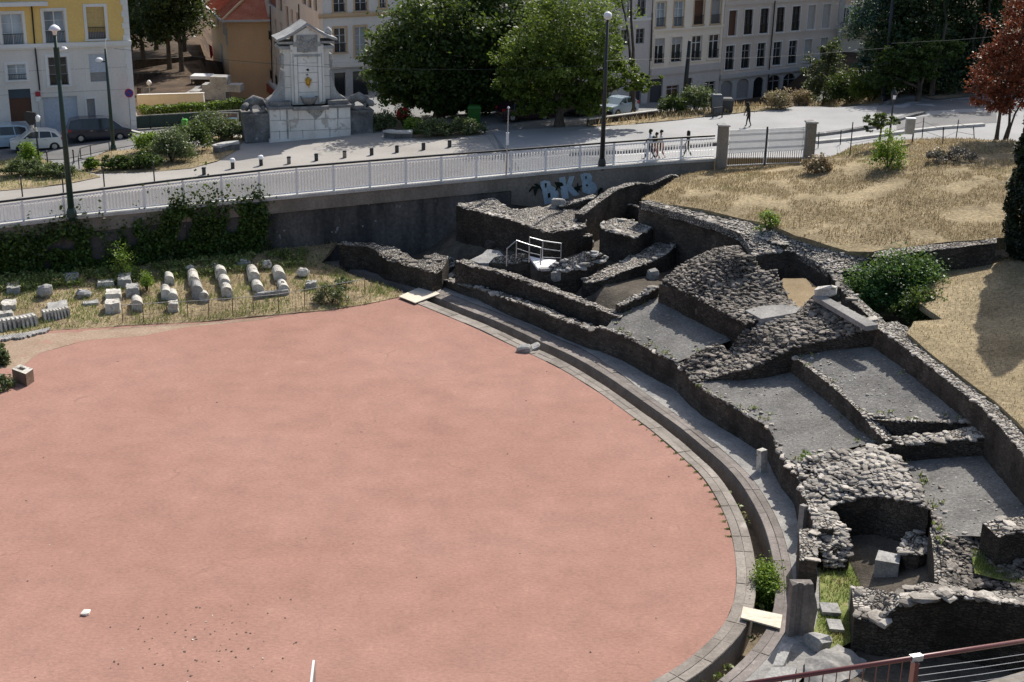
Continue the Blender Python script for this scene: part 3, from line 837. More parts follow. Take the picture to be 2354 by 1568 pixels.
for lab, px, z, sz, mt in (('pale flat slab lying in the dark passage behind the square stub', (1442, 494), 2.6, (1.3, .8, .3), 'stone_light'), ('dark boulder on the end of the broad rubble wall', (1283, 471), 3.85, (.9, .7, .6), 'stone_grey'),
        ('sunlit broken block between the handrail and the square stub', (1345, 560), 2.3, (1.0, .7, .6), 'stone_grey'), ('small pale slab lying at the foot of the broad rubble wall', (1182, 552), 2.1, (.8, .6, .3), 'stone_light'), ('flat stone on the ground between the diagonal wall and the mound', (1478, 655), 1.2, (1.1, .7, .3), 'stone_grey'),
        ('pale upright block where the diagonal wall meets the mound', (1500, 640), 1.9, (.7, .6, .7), 'strip'), ('tilted square slab leaning on the low slab capped wall', (1283, 640), 1.9, (.9, .35, .6), 'stone_grey'), ('low broken block in front of the long rubble wall', (1140, 560), 1.9, (1.4, .8, .5), 'wall_face')):
    mb = MB(); c = P(px[0], px[1], z); mb.rock((c.x, c.y, c.z + sz[2] * .2), sz, random.Random(px[0]), rz=.3); tag(mb.build('fallen_block', M[mt]), lab, 'stone block')
simple_wall('thin broken wall fragment between the broad rubble wall and the square stub', T([(1300, 560, 2.6), (1330, 548, 2.8), (1362, 540, 2.9)]), None, .5, .45, .14, 8, (.08, .25), 61)
simple_wall('low dark wall remnant under the painted letters', T([(1290, 474, 3.9), (1330, 464, 4.1), (1372, 452, 4.3)]), None, 2.0, .5, .12, 8, (.08, .26), 62)
simple_wall('short stepped wall remnant at the foot of the hill retaining wall', T([(1405, 480, 3.2), (1440, 470, 3.4), (1470, 476, 3.5)]), None, 1.0, .5, .10, 6, (.08, .26), 63, face=WF)
# podium wall following the ring
POD = [(1018, 643, .5), (1060, 655, .62), (1098, 662, .75), (1167, 688, .95), (1204, 700, 1.0), (1227, 709, 1.0), (1288, 733, 1.05), (1358, 758, 1.1), (1378, 752, 1.32), (1437, 772, 1.4), (1480, 797, 1.38), (1522, 819, 1.38), (1555, 836, 1.36), (1592, 876, 1.3), (1626, 902, 1.3), (1691, 937, 1.35), (1765, 982, 1.35), (1803, 1058, 1.3), (1833, 1092, 1.3), (1841, 1129, 1.3), (1863, 1169, 1.3), (1876, 1212, 1.3), (1880, 1290, 1.25)]
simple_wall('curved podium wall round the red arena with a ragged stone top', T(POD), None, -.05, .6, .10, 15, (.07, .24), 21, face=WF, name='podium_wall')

# ------------------------------------------------------------------ ruins: seating cells
FLOORWEED = []
def floor_patch(name, label, bd, inner=(), mat='mortar', amp=.05, step=.55, skirt=.0, n_st=0, ss=(0.035, 0.101), stm=None):
    mb = MB(); sf, poly = patch(mb, [S(*p) for p in bd], [S(*p) for p in inner], step, amp, .9, skirt)
    if n_st:
        rg = random.Random(len(bd) * 7 + n_st); mb.cm = 1; scatter(mb, poly, sf, n_st, ss, rg, .6, .1)
        for k in range(int(len(poly) * 3.2)):
            i = rg.randrange(len(poly)); j = (i + 1) % len(poly); t = rg.random(); cx = sum(p[0] for p in poly) / len(poly); cy = sum(p[1] for p in poly) / len(poly)
            x = lerp(poly[i][0], poly[j][0], t); y = lerp(poly[i][1], poly[j][1], t); d = math.hypot(cx - x, cy - y); u_ = abs(rg.gauss(0, .35)) / d
            x += (cx - x) * u_; y += (cy - y) * u_; sz = rg.uniform(.05, .2); mb.rock((x, y, sf(x, y) + .02), sz, rg, .55)
            if rg.random() < .22: FLOORWEED.append((x, y, sf(x, y)))
    return tag(mb.build(name, [M[mat], stm or ST], smooth=False), label, 'mortar floor', 'grey mortar floors between the ruined walls')
floor_patch('seating_bank_floor', 'smooth grey mortar floor nearest the plank path, bounded by a shaded back wall',
            [(1390, 757, .0), (1408, 735, .02), (1440, 712, .0), (1507, 668, 0), (1530, 668, 0), (1622, 716, 0), (1716, 765, 0), (1702, 774, 0), (1660, 790, .02), (1592, 818, .05), (1555, 833, .05), (1522, 817, .04), (1480, 797, .02), (1437, 772, .02)], amp=.03, n_st=60)
floor_patch('seating_bank_floor', 'upper sloping grey mortar floor beside the dry grass bank',
            [(1826, 818, .42), (1874, 795, .42), (1920, 778, .42), (2012, 760, .42), (2030, 764, .42), (2090, 822, .42), (2150, 872, .42), (2240, 945, .42), (2266, 966, .42), (2160, 968, .42), (2074, 967, .42), (1985, 953, .42), (1900, 876, .42)], amp=.04, n_st=240)
floor_patch('seating_bank_floor', 'lower sloping grey mortar floor along the podium wall',
            [(1590, 876, .0), (1626, 902, .02), (1691, 936, .05), (1765, 981, .05), (1802, 1050, .05), (1838, 1072, .05), (1855, 1056, 0), (1929, 1034, -.1), (1985, 1022, -.1), (2036, 1012, -.1), (1996, 978, -.3), (1940, 920, -.35), (1880, 862, -.35), (1828, 826, -.35), (1760, 830, -.3), (1690, 850, -.2), (1640, 866, -.1)], amp=.04, n_st=160)
floor_patch('seating_bank_floor', 'grey mortar floor at the right edge below the double ridge wall',
            [(2071, 1058, -.25), (2100, 1040, -.3), (2180, 1016, -.3), (2300, 1005, -.3), (2330, 1040, -.3), (2370, 1090, -.3), (2440, 1170, -.3), (2440, 1245, -.2), (2353, 1240, -.2), (2233, 1232, -.1), (2190, 1232, -.1), (2160, 1248, -.1), (2140, 1190, -.1), (2108, 1110, -.15)], amp=.04, n_st=170)
def s_wall(label, fr, bk=None, **k):
    return simple_wall(label, [S(*p) for p in fr], None if bk is None else [S(*p) for p in bk], **k)
zdn = lambda d: (lambda x, y: Zc(x, y) - d)
s_wall('back wall of the smooth floor with a thin stony top', [(1515, 652, 1.0), (1560, 668, 1.05), (1600, 689, 1.05), (1660, 719, 1.05), (1714, 748, 1.05)], None, base=zdn(.4), thick=.55, rag=.03, stones=9, ss=(0.056, 0.173), seed=31, face=WF)
s_wall('low ragged side wall at the plank end of the smooth floor', [(1424, 704, .45), (1470, 684, .45), (1513, 660, .5)], None, base=zdn(.5), thick=.4, rag=.1, stones=14, ss=(0.084, 0.288), seed=32)
s_wall('step wall between the upper and lower mortar floors', [(1822, 820, .50), (1870, 855, .5), (1930, 903, .5), (1985, 956, .48), (2010, 990, .3), (2034, 1014, .1)], None, base=zdn(.9), thick=.5, rag=.02, stones=10, ss=(0.042, 0.144), seed=33, face=WF)
s_wall('long outer wall along the dry grass bank', [(2002, 746, 1.35), (2018, 755, 1.35), (2060, 784, 1.35), (2110, 822, 1.35), (2150, 853, 1.35), (2200, 893, 1.35), (2246, 928, 1.35), (2290, 972, 1.35), (2330, 1018, 1.35), (2370, 1065, 1.35), (2450, 1150, 1.35)], None, base=zdn(.6), thick=1.3, rag=.04, stones=26, ss=(0.056, 0.187), seed=34, face=WF)
s_wall('upper of the two ridge walls below the upper mortar floor', [(1990, 958, .45), (2030, 966, .45), (2074, 969, .45), (2160, 971, .45), (2264, 969, .45)], None, base=zdn(1.0), thick=.55, rag=.05, stones=12, ss=(0.07, 0.245), seed=35)
s_wall('lower ridge wall with a band of pale boulders on top', [(2056, 1018, .45), (2072, 1023, .45), (2119, 1018, .45), (2180, 1013, .45), (2250, 1008, .45), (2306, 1003, .45)], [(2050, 1006, .45), (2080, 1003, .45), (2119, 997, .45), (2180, 990, .45), (2251, 978, .45), (2290, 984, .45)], base=zdn(1.0), rag=.06, stones=20, ss=(0.098, 0.302), seed=36)
s_wall('short ruined wall ending the lower mortar floor', [(1975, 1036, .12), (2010, 1036, .12), (2070, 1030, .15)], None, base=zdn(1.2), thick=.6, rag=.1, stones=14, ss=(0.084, 0.259), seed=37)

def mound(name, label, bd, inner, n_st, ss, skirt=1.4, amp=.10, mats=(None, None), seed=5, flat=.7, step=.4, cat='rubble mound', keep=None, explicit=False):
    mb = MB()
    f = (lambda p: P(*p)) if explicit else (lambda p: S(*p))
    sf, poly = patch(mb, [f(p) for p in bd], [f(p) for p in inner], step, amp, 1.1, skirt, sm=2)
    mb.cm = 1; scatter(mb, poly, sf, int(n_st * 1.5), (ss[0] * .75, ss[1] * .72), random.Random(seed), flat * .75, .05, keep=keep)
    return tag(mb.build(name, [mats[0] or M['cobbles'], mats[1] or SD, RF]), label, cat, 'rubble mounds in the ruins')
mound('rubble_mound', 'pyramid shaped mound of coursed rubble with a dark hollow below it',
      [(1522, 646, 1.15), (1560, 668, 1.1), (1600, 688, 1.1), (1660, 718, 1.1), (1714, 747, 1.1), (1750, 733, 1.1), (1830, 708, .9), (1812, 688, .5), (1791, 657, .7), (1782, 616, 1.7), (1735, 588, 2.2), (1700, 567, 2.3), (1656, 570, 1.9), (1600, 590, 1.45), (1560, 615, 1.2)],
      [(1692, 594, 2.35), (1740, 680, .0), (1745, 655, .5), (1640, 655, 1.5), (1700, 640, 1.5), (1600, 640, 1.5), (1680, 700, 1.1), (1560, 645, 1.3)], 1500, (.12, .42), 2.0, .13, seed=41)
mound('rubble_mound', 'broad spread of loose stones between the two groups of mortar floors',
      [(1562, 838, .05), (1600, 812, .45), (1650, 788, .6), (1698, 772, .75), (1715, 762, .8), (1749, 740, .95), (1800, 722, .95), (1840, 708, 1.0), (1866, 684, 1.4), (1900, 684, 1.4), (2012, 746, 1.4), (2013, 759, 1.2), (1960, 768, 1.1), (1920, 778, .95), (1870, 790, .9), (1819, 801, .85), (1759, 834, .55), (1698, 853, .35), (1650, 866, .1), (1600, 878, .05)],
      [(1690, 824, -.35), (1720, 812, .2), (1650, 812, .3), (1780, 770, 1.0), (1860, 740, 1.1), (1930, 735, 1.25), (1630, 850, .0)], 1150, (.14, .5), 1.4, .13, seed=42)
mound('rubble_mound', 'mound of pale cobbles above the dark alcove near the handrail',
      [(1836, 1074, .1), (1851, 1057, .35), (1890, 1043, .4), (1929, 1034, .45), (1990, 1036, .2), (2066, 1052, .3), (2090, 1090, .3), (2119, 1137, .3), (2133, 1167, .25), (2080, 1152, .2), (2018, 1138, .15), (1960, 1150, .0), (1917, 1160, -.1), (1880, 1180, -.2), (1860, 1160, -.1), (1848, 1120, 0)],
      [(1960, 1090, .35), (2040, 1100, .35), (1900, 1110, .2)], 620, (.18, .48), 2.2, .10, mats=(None, ST), seed=43)
mound('rubble_mound', 'rough stone pier at the arena side of the dark alcove',
      [(1866, 1172, 1.35), (1900, 1172, 1.35), (1920, 1184, 1.25), (1945, 1215, 1.1), (1956, 1240, 1.0), (1953, 1275, .65), (1940, 1302, .3), (1895, 1305, .25), (1882, 1260, .8), (1874, 1210, 1.2)], [(1912, 1240, .9)], 230, (.16, .42), 1.0, .08, seed=44, explicit=True, mats=(None, ST))
mound('rubble_mound', 'rubble surfaced shelf between the alcove and the right mortar floor',
      [(2132, 1166, 2.25), (2150, 1205, 2.2), (2158, 1248, 2.1), (2163, 1300, 1.9), (2166, 1345, 1.75), (2200, 1356, 1.8), (2270, 1350, 1.85), (2353, 1372, 1.95), (2440, 1395, 2.0), (2440, 1250, 2.7), (2353, 1246, 2.5), (2300, 1236, 2.4), (2233, 1234, 2.3), (2190, 1234, 2.25)], [(2230, 1290, 2.0)], 520, (.1, .38), 2.4, .05, seed=45, explicit=True)
mound('rubble_mound', 'heap of stones beside the plank path at the end of the parallel wall',
      [(994, 633, .55), (1003, 610, .75), (1020, 588, 1.0), (1044, 592, 1.0), (1048, 606, .75), (1030, 625, .4), (1010, 645, .2)], [], 60, (.12, .4), 1.0, .1, seed=46, explicit=True, mats=(None, M['stone_grey']))
# flat slab on the pyramid's shoulder, long beams on the bank
mb = MB(); q = [S(1712, 713, 1.22), S(1749, 733, 1.22), S(1829, 719, 1.15), S(1840, 706, 1.1), S(1799, 700, 1.15), S(1752, 703, 1.2)]
mb.prism(q, (0, 0, -.28)); tag(mb.build('stone_slab', M['strip']), 'flat grey stone slab on the shoulder of the rubble pyramid', 'stone slab')
mb = MB(); q = [S(1868, 679, 1.72), S(1990, 750, 1.7), S(2018, 746, 1.7), S(1900, 682, 1.72), S(1880, 675, 1.72)]
mb.prism(q, (0, 0, -.22)); tag(mb.build('stone_slab', M['strip']), 'long narrow stone slab along the edge of the bush filled trench', 'stone slab')
# alcove and trench walls
W11 = T([(1733, 588, 4.3), (1775, 580, 4.5), (1819, 577, 4.6), (1860, 596, 4.55), (1908, 627, 4.5), (1965, 623, 4.55), (2033, 604, 4.65)])
simple_wall('dark wall of the alcove under the path of loose stones', W11, None, 2.0, .5, .05, 10, (.1, .3), 51, face=WF)
simple_wall('shaded trench wall behind the green bush', T([(1908, 628, 4.45), (1935, 668, 4.25), (1975, 708, 4.2), (2016, 746, 4.2)]), None, 1.8, .5, .04, 6, (.1, .26), 52, face=WF)
mb = MB(); bd = T([(1474, 466, 5.02), (1560, 489, 5.02), (1640, 513, 5.0), (1700, 536, 4.95), (1733, 586, 4.35), (1775, 579, 4.52), (1819, 576, 4.62), (1860, 595, 4.58), (1908, 625, 4.54), (1965, 621, 4.58), (2033, 602, 4.68), (2008, 582, 5.2), (1950, 576, 5.2), (1900, 563, 5.2), (1850, 549, 5.2), (1790, 527, 5.2), (1720, 507, 5.15), (1640, 491, 5.1), (1560, 473, 5.1), (1476, 457, 5.05)])
sf, poly = patch(mb, bd, [], .5, .05, 1.0, .4); mb.cm = 1; scatter(mb, poly, sf, 620, (.07, .26), random.Random(53), .4, .04)
tag(mb.build('stone_path', [M['rubble_top'], ST]), kind='structure')
mb = MB(); patch(mb, [S(1775, 668, -.15), S(1800, 640, -.15), S(1850, 640, -.15), S(1895, 672, -.15), S(1870, 700, -.1), S(1835, 712, 0), S(1795, 705, 0)], [], .5, .04)
tag(mb.build('alcove_floor', M['sand'], smooth=True), kind='structure')
simple_wall('long fallen beam of masonry at the foot of the grass hill', T([(2003, 590, 5.35), (2033, 592, 5.45), (2110, 580, 5.7), (2200, 569, 6.0), (2290, 560, 6.2)]),
            T([(2010, 580, 5.4), (2030, 575, 5.5), (2110, 566, 5.8), (2200, 557, 6.05), (2290, 548, 6.3)]), 4.0, rag=.04, stones=3, ss=(0.07, 0.216), seed=54, stm=M['stone_grey'], name='masonry_beam')
mb = MB(); q = T([(2084, 622, 4.75), (2120, 633, 4.7), (2200, 610, 4.95), (2300, 592, 5.1), (2300, 586, 5.15), (2180, 606, 5.0)])
mb.prism(q, (0, 0, -.45)); tag(mb.build('stone_slab', M['stone_grey']), 'long pale stone ledge below the fallen masonry beam', 'stone slab')
# small dark corner wall at right edge, alcove fittings
simple_wall('dark rock wall standing in the turf at the right edge', T([(2297, 1238, 3.1), (2320, 1226, 3.25), (2353, 1220, 3.3), (2430, 1214, 3.3)]), None, 1.4, 1.0, .12, 8, (.15, .45), 55)
simple_wall('round rubble stump inside the dark alcove', T([(2066, 1262, 1.2), (2085, 1276, 1.2), (2125, 1278, 1.25), (2140, 1258, 1.3)]), T([(2075, 1235, 1.35), (2095, 1218, 1.5), (2118, 1220, 1.5), (2135, 1240, 1.4)]), .0, rag=.06, stones=30, ss=(0.084, 0.245), seed=56, face=WF)
mb = MB(); q = T([(2011, 1287, 1.0), (2066, 1296, 1.0), (2070, 1275, 1.0), (2019, 1264, 1.0)])
p = [Vector((v.x, v.y - .03, .05)) for v in q] + q; mb.hexa(p)
tag(mb.build('stone_block', M['stone_grey']), 'upright square stone block with a pale top in front of the alcove', 'stone block')
simple_wall('massive ruined wall behind the red brown railing',
            T([(1964, 1419, 1.2), (2016, 1429, 1.3), (2075, 1388, 2.0), (2120, 1374, 2.2), (2200, 1366, 2.3), (2353, 1392, 2.4), (2460, 1410, 2.4)]),
            T([(1957, 1346, 1.0), (2000, 1354, 1.2), (2055, 1362, 1.9), (2133, 1334, 2.0), (2189, 1350, 2.05), (2353, 1372, 2.15), (2460, 1388, 2.2)]), -.6, rag=.14, stones=26, ss=(0.084, 0.36), seed=57, rough=.14)
# curved right side of the alcove
simple_wall('smooth curved side wall of the dark alcove', T([(2136, 1170, 2.2), (2152, 1206, 2.15), (2160, 1248, 2.05), (2165, 1300, 1.85), (2166, 1340, 1.7)]), None, -.1, .25, .03, 0, (.1, .2), 58, face=WF)

r = np.random.default_rng(91); tag(leaves('floor_weeds', L9, [(x + r.normal() * .08, y + r.normal() * .08, z) for x, y, z in FLOORWEED for _ in range(9)], .15, 92, upright=True, aspect=.3), kind='stuff')
# near ground in front of the alcove
mb = MB(); bd = T([(1882, 1296, .12), (1950, 1292, .12), (2010, 1270, .1), (2060, 1270, .1), (2060, 1350, .1), (1990, 1360, .1), (1960, 1420, .1), (1955, 1475, .1), (1900, 1505, .12), (1862, 1485, .15), (1885, 1390, .15)])
sfg, polyg = patch(mb, bd, [], .5, .05); tag(mb.build('turf_ground', M['greengrass'], smooth=True), kind='structure')
r = np.random.default_rng(5); pts = []
while len(pts) < 2600:
    x = r.uniform(min(p[0] for p in polyg), max(p[0] for p in polyg)); y = r.uniform(min(p[1] for p in polyg), max(p[1] for p in polyg))
    if inpoly(x, y, polyg) and nz((x, y, 0), .9) > -.15: pts.append((x, y, .1))
tag(leaves('turf_blades', L9, pts, .13, 6, upright=True, aspect=.2), kind='stuff')
mb = MB(); bd = T([(2230, 1268, 2.13), (2292, 1262, 2.2), (2330, 1310, 2.1), (2360, 1330, 2.1), (2353, 1345, 2.05), (2290, 1330, 2.05), (2240, 1318, 2.05)])
sf, poly = patch(mb, bd, [], .4, .03); tag(mb.build('turf_patch', M['greengrass'], smooth=True), kind='structure')
pts = []
while len(pts) < 900:
    x = r.uniform(min(p[0] for p in poly), max(p[0] for p in poly)); y = r.uniform(min(p[1] for p in poly), max(p[1] for p in poly))
    if inpoly(x, y, poly): pts.append((x, y, sf(x, y)))
tag(leaves('turf_blades', L9, pts, .12, 8, upright=True, aspect=.2), kind='stuff')
mb = MB(); bd = T([(1850, 1512, .25), (1885, 1498, .45), (1925, 1484, .3), (1955, 1494, .25), (1992, 1518, .2), (1985, 1545, .15), (1900, 1590, .1), (1848, 1570, .15)])
patch(mb, bd, [P(1890, 1525, .5)], .15, .13, 2.2, .5); tag(mb.build('rock_outcrop', M['strip'], smooth=True), 'pale rock outcrop behind the end of the red brown railing', 'rock')

# ------------------------------------------------------------------ grass hill and right bank
mb = MB()
bd = [P(1474, 458, 5.1), P(1560, 472, 5.2), P(1640, 490, 5.2), P(1720, 506, 5.25), P(1790, 526, 5.3), P(1850, 548, 5.3), P(1900, 562, 5.3), P(1950, 575, 5.3), P(2005, 580, 5.35), P(2030, 573, 5.4), P(2110, 564, 5.7), P(2200, 555, 6.0), P(2290, 546, 6.25), P(2420, 540, 6.5),
      P(2440, 330, 7.6), P(2280, 322, 7.3), P(2180, 318, 7.2), P(2050, 322, 6.9), P(1960, 335, 6.5), P(1885, 366, 6.0), DD(1862, 381, 85.3), DD(1750, 384, 84.9), DD(1650, 389, 84.3), DD(1600, 398, 83.6), P(1550, 412, 5.2), P(1500, 445, 5.1)]
HILL, hpoly = patch(mb, bd, [P(1800, 430, 5.95), P(1950, 420, 6.2), P(2000, 370, 7.0), P(2100, 420, 6.9), P(2200, 380, 7.3), P(1700, 470, 5.6), P(1950, 520, 5.7), P(2100, 500, 6.2), P(2250, 450, 7.0), P(2150, 540, 6.0)], .7, .12, .5, .6)
tag(mb.build('grass_hill', M['drygrass'], smooth=True), kind='structure')
r = np.random.default_rng(11); pts = []
bx = (min(p[0] for p in hpoly), max(p[0] for p in hpoly), min(p[1] for p in hpoly), max(p[1] for p in hpoly))
while len(pts) < 34000:
    x = r.uniform(bx[0], bx[1]); y = r.uniform(bx[2], bx[3])
    if inpoly(x, y, hpoly) and nz((x, y, 0), .35) + .6 * nz((x, y, 9), 1.3) > -.22: pts.append((x, y, HILL(x, y) + .12 * (nz((x, y, 0), .5) + .5 * nz((x, y, 5), 1.35)) - .02))
tag(leaves('dry_grass', L8, pts, .15, 12, upright=True, aspect=.22), kind='stuff')
mb = MB()
bd = [S(2084, 765, 1.3), S(2104, 783, 1.3), S(2146, 818, 1.3), S(2191, 851, 1.3), S(2243, 891, 1.3), S(2291, 926, 1.3), S(2337, 970, 1.3), S(2380, 1016, 1.3), S(2500, 1140, 1.3), P(2560, 1100, 5.2), P(2560, 640, 6.2), P(2420, 560, 6.2), P(2300, 594, 5.0), P(2200, 612, 4.85), P(2110, 638, 4.55), P(2090, 680, 4.4), P(2165, 735, 4.4), P(2100, 740, 4.3)]
BANK, bpoly = patch(mb, bd, [P(2200, 800, 4.5), P(2300, 750, 4.7)], .7, .05, .6, .3)
tag(mb.build('dry_bank', M['drygrass'], smooth=True), kind='structure')
pts = []
bx = (min(p[0] for p in bpoly), max(p[0] for p in bpoly), min(p[1] for p in bpoly), max(p[1] for p in bpoly))
while len(pts) < 9000:
    x = r.uniform(bx[0], bx[1]); y = r.uniform(bx[2], bx[3])
    if inpoly(x, y, bpoly): pts.append((x, y, BANK(x, y) + .05 * (nz((x, y, 0), .6) + .5 * nz((x, y, 5), 1.62)) - .03))
tag(leaves('dry_grass', L8, pts, .11, 13, upright=True, aspect=.2), kind='stuff')
# ------------------------------------------------------------------ grassy strip with the stone collection
mb = MB()
wb = []
for x, y in [(-100, 640), (0, 628), (150, 618), (300, 606), (450, 590), (620, 574), (700, 566), (775, 556)]:
    p = wall_at(x, y, -.1)[0]; wb.append(p)
bd = [P(-100, 800, .03), P(0, 777, .03), P(95, 760, .03), P(240, 752, .03), P(300, 747, .03), P(400, 742, .03), P(480, 738, .03), P(640, 723, .03), P(760, 712, .03), P(850, 697, .04), P(918, 682, .04), P(925, 672, .05), P(880, 655, .1), P(845, 645, .12), P(800, 628, .2), P(778, 615, .3), P(735, 602, .6), wb[-1]] + wb[::-1][1:]
GRS, gpolyL = patch(mb, bd, [P(300, 690, .35), P(600, 650, .6), P(100, 700, .3), P(700, 640, .55)], .6, .05, .8, .2)
tag(mb.build('grass_strip', M['drygrass'], smooth=True), kind='structure')
def GS(px, py): return hit(px, py, lambda x, y: GRS(x, y), 40, 110)
r = np.random.default_rng(21); pts = []; pts2 = []
bx = (min(p[0] for p in gpolyL), max(p[0] for p in gpolyL), min(p[1] for p in gpolyL), max(p[1] for p in gpolyL))
while len(pts) + len(pts2) < 15000:
    x = r.uniform(bx[0], bx[1]); y = r.uniform(bx[2], bx[3])
    if not inpoly(x, y, gpolyL): continue
    q = (x, y, GRS(x, y) - .02)
    dens = nz((x, y, 0), .5) + .5 * nz((x, y, 7), 1.7)
    left = x < -24
    if dens > (-.1 if left else .02): pts.append(q)
    elif r.random() < .35: pts2.append(q)
tag(leaves('strip_grass', L9, pts, .2, 22, upright=True, aspect=.18), kind='stuff')
tag(leaves('strip_dry_grass', L8, pts2, .2, 23, upright=True, aspect=.18), kind='stuff')

GSTONE = 'carved stones laid out on the grass strip'
def half_drum(label, px, py, w, L, h, tilt=-.28, mat='stone_light', n=9, name='half_drum', hole=False):
    """barrel backed grave block, long axis into the picture; px,py = its near foot"""
    c = GS(px, py); mb = MB(); rg = random.Random(int(px * 7 + py)); prof = []
    hs = h - w * .42
    prof.append((-w / 2, -.12)); prof.append((-w / 2, max(.02, hs)))
    for k in range(1, n):
        a = PI - PI * k / n; prof.append((w / 2 * math.cos(a), max(.02, hs) + w * .42 * math.sin(a)))
    prof.append((w / 2, max(.02, hs))); prof.append((w / 2, -.12))
    co_, si_ = math.cos(tilt), math.sin(tilt); rows = 6; V = []; FS = []; m = len(prof)
    for j in range(rows + 1):
        t = j / rows
        for i, (x, z) in enumerate(prof):
            X = x * (1 - .05 * t) + .02 * nz((x * 4 + px, t * 3, z * 4)); Y = t * L + (.03 * nz((x * 5, z * 5, px)) if j in (0, rows) else 0)
            zz = z + .025 * nz((x * 4, t * 4 + py, z * 3)) * (1 if z > 0 else 0)
            V.append((c.x + X * co_ + -Y * -si_, c.y + X * -si_ * -1 + Y * co_, c.z + zz))
    for j in range(rows):
        for i in range(m - 1): FS.append((j * m + i, j * m + i + 1, (j + 1) * m + i + 1, (j + 1) * m + i))
    FS.append(tuple(range(m))); FS.append(tuple(rows * m + k for k in reversed(range(m))))
    FS = [f[::-1] for f in FS]
    mb.add(V, FS)
    if hole:
        y0 = L * .45; q = []
        for dx, dy in ((-.09, -.12), (.09, -.12), (.09, .12), (-.09, .12)):
            X, Y = dx, y0 + dy; q.append(Vector((c.x + X * co_ + Y * si_, c.y + X * si_ + Y * co_, c.z + h + .012)))
        mb.cm = 1; mb.prism(q, (0, 0, -.06))  # black plate on the back paints the dark of the hole
        return tag(mb.build(name, [M[mat], M['black_metal']]), label, 'stone block', GSTONE)
    return tag(mb.build(name, M[mat]), label, 'stone block', GSTONE)
def slab(label, px0, py0, px1, py1, h, depth_px, mat='stone_grey', name='stone_block', rag=.05, seed=None):
    """rough squared block: near bottom edge from (px0,py0) to (px1,py1), top rises h, depth given in image px"""
    a = GS(px0, py0); b = GS(px1, py1); c = GS((px0 + px1) / 2, (py0 + py1) / 2 - depth_px)
    mid = (a + b) / 2; dv = Vector((c.x - mid.x, c.y - mid.y, 0))
    rg = random.Random(seed or int(px0 * 3 + py0)); n = 4; mm = 4; mb = MB(); V = []; FS = []
    j_ = lambda k=1: rg.uniform(-rag, rag) * k
    for lv in range(3):
        for i in range(n + 1):
            for k in range(mm + 1):
                p = a.lerp(b, i / n) + dv * (k / mm)
                ins = .93 if lv == 2 else 1
                p = mid + dv * .5 + (p - mid - dv * .5) * ins
                V.append((p.x + j_(), p.y + j_(), a.z - .1 + (h + .1) * lv / 2 + (j_(.8) if lv == 2 else 0)))
    N = (n + 1) * (mm + 1)
    top = 2 * N
    for i in range(n):
        for k in range(mm):
            o = top + i * (mm + 1) + k; FS.append((o, o + mm + 1, o + mm + 2, o + 1))
    def side(idx):
        for lv in range(2):
            for u, v in zip(idx, idx[1:]): FS.append((lv * N + u, lv * N + v, (lv + 1) * N + v, (lv + 1) * N + u))
    side([i * (mm + 1) for i in range(n + 1)]); side([n * (mm + 1) + k for k in range(mm + 1)])
    side([i * (mm + 1) + mm for i in reversed(range(n + 1))]); side([k for k in reversed(range(mm + 1))])
    mb.add(V, FS)
    return tag(mb.build(name, M[mat]), label, 'stone block', GSTONE)
def boulder(label, px, py, size, mat='stone_grey', name='rough_stone', seed=1, flat=.8):
    c = GS(px, py); mb = MB(); n = 10; V = []; FS = []; m = 7
    for j in range(m + 1):
        ph = PI * j / m - PI / 2
        for i in range(n):
            th = 2 * PI * i / n; d = Vector((math.cos(th) * math.cos(ph), math.sin(th) * math.cos(ph), math.sin(ph)))
            k = 1 + .35 * nz(d, 1.6, seed) + .18 * nz(d, 4, seed)
            V.append((c.x + d.x * size[0] / 2 * k, c.y + size[1] / 2 + d.y * size[1] / 2 * k, c.z + size[2] * .38 + d.z * size[2] / 2 * k))
    for j in range(m):
        for i in range(n):
            i2 = (i + 1) % n; FS.append((j * n + i, j * n + i2, (j + 1) * n + i2, (j + 1) * n + i))
    mb.add(V, FS); return tag(mb.build(name, M[mat]), label, 'stone', GSTONE)

slab('flat ragged grey slab lying farthest left below the ivy', 16, 678, 46, 674, .35, 20)
boulder('dark grey round boulder with a cracked top on the left grass', 99, 688, (.85, .8, .85), 'stone_grey', 'boulder', 3)
slab('grey slab half sunk in green weeds beside the ivy', 150, 655, 182, 650, .35, 18)
slab('thin white pointed slab propped flat on the grass', 224, 663, 262, 659, .3, 10, 'stone_light', rag=.03)
slab('square grey block with a sloping top under the ivy gap', 271, 662, 302, 660, .45, 24)
boulder('oval grey stone basin on short grass', 188, 687, (.95, .7, .5), 'stone_grey', 'stone_basin', 8, .6)
slab('white flat topped block in front of the square grey block', 244, 694, 280, 690, .4, 16, 'stone_light')
slab('small grey block right of the white flat topped block', 291, 684, 320, 681, .5, 14)
slab('low flat grey flagstone near the oval basin', 190, 705, 228, 702, .16, 10)
slab('cream block with green moss below it at the wire fence end', 243, 722, 277, 719, .55, 16, 'stone_light')
half_drum('white half drum with a dark end beside the wire fence end', 316, 715, .72, 1.0, .62)
slab('square cream block on the far left grass', 4, 716, 37, 713, .3, 18, 'stone_light')
slab('long pale ledge stone at the left picture edge', -14, 738, 32, 736, .38, 9, 'stone_light')
slab('angular grey slab lying above the ribbed stone', 108, 722, 156, 712, .25, 20)
half_drum('small grey half drum at the left of the upper row', 390, 655, .62, .9, .55, mat='stone_light')
half_drum('pale leaning half drum behind its twin near the wire fence', 383, 690, .64, 1.1, .6, mat='stone_light')
half_drum('pale half drum in front of its twin near the wire fence', 398, 695, .66, .9, .55)
slab('white block standing behind the wire fence', 388, 719, 410, 717, .5, 10, 'stone_light')
boulder('rough netted stone at the back of the second row', 437, 629, (.65, .5, .5), 'stone_light', 'rough_stone', 12)
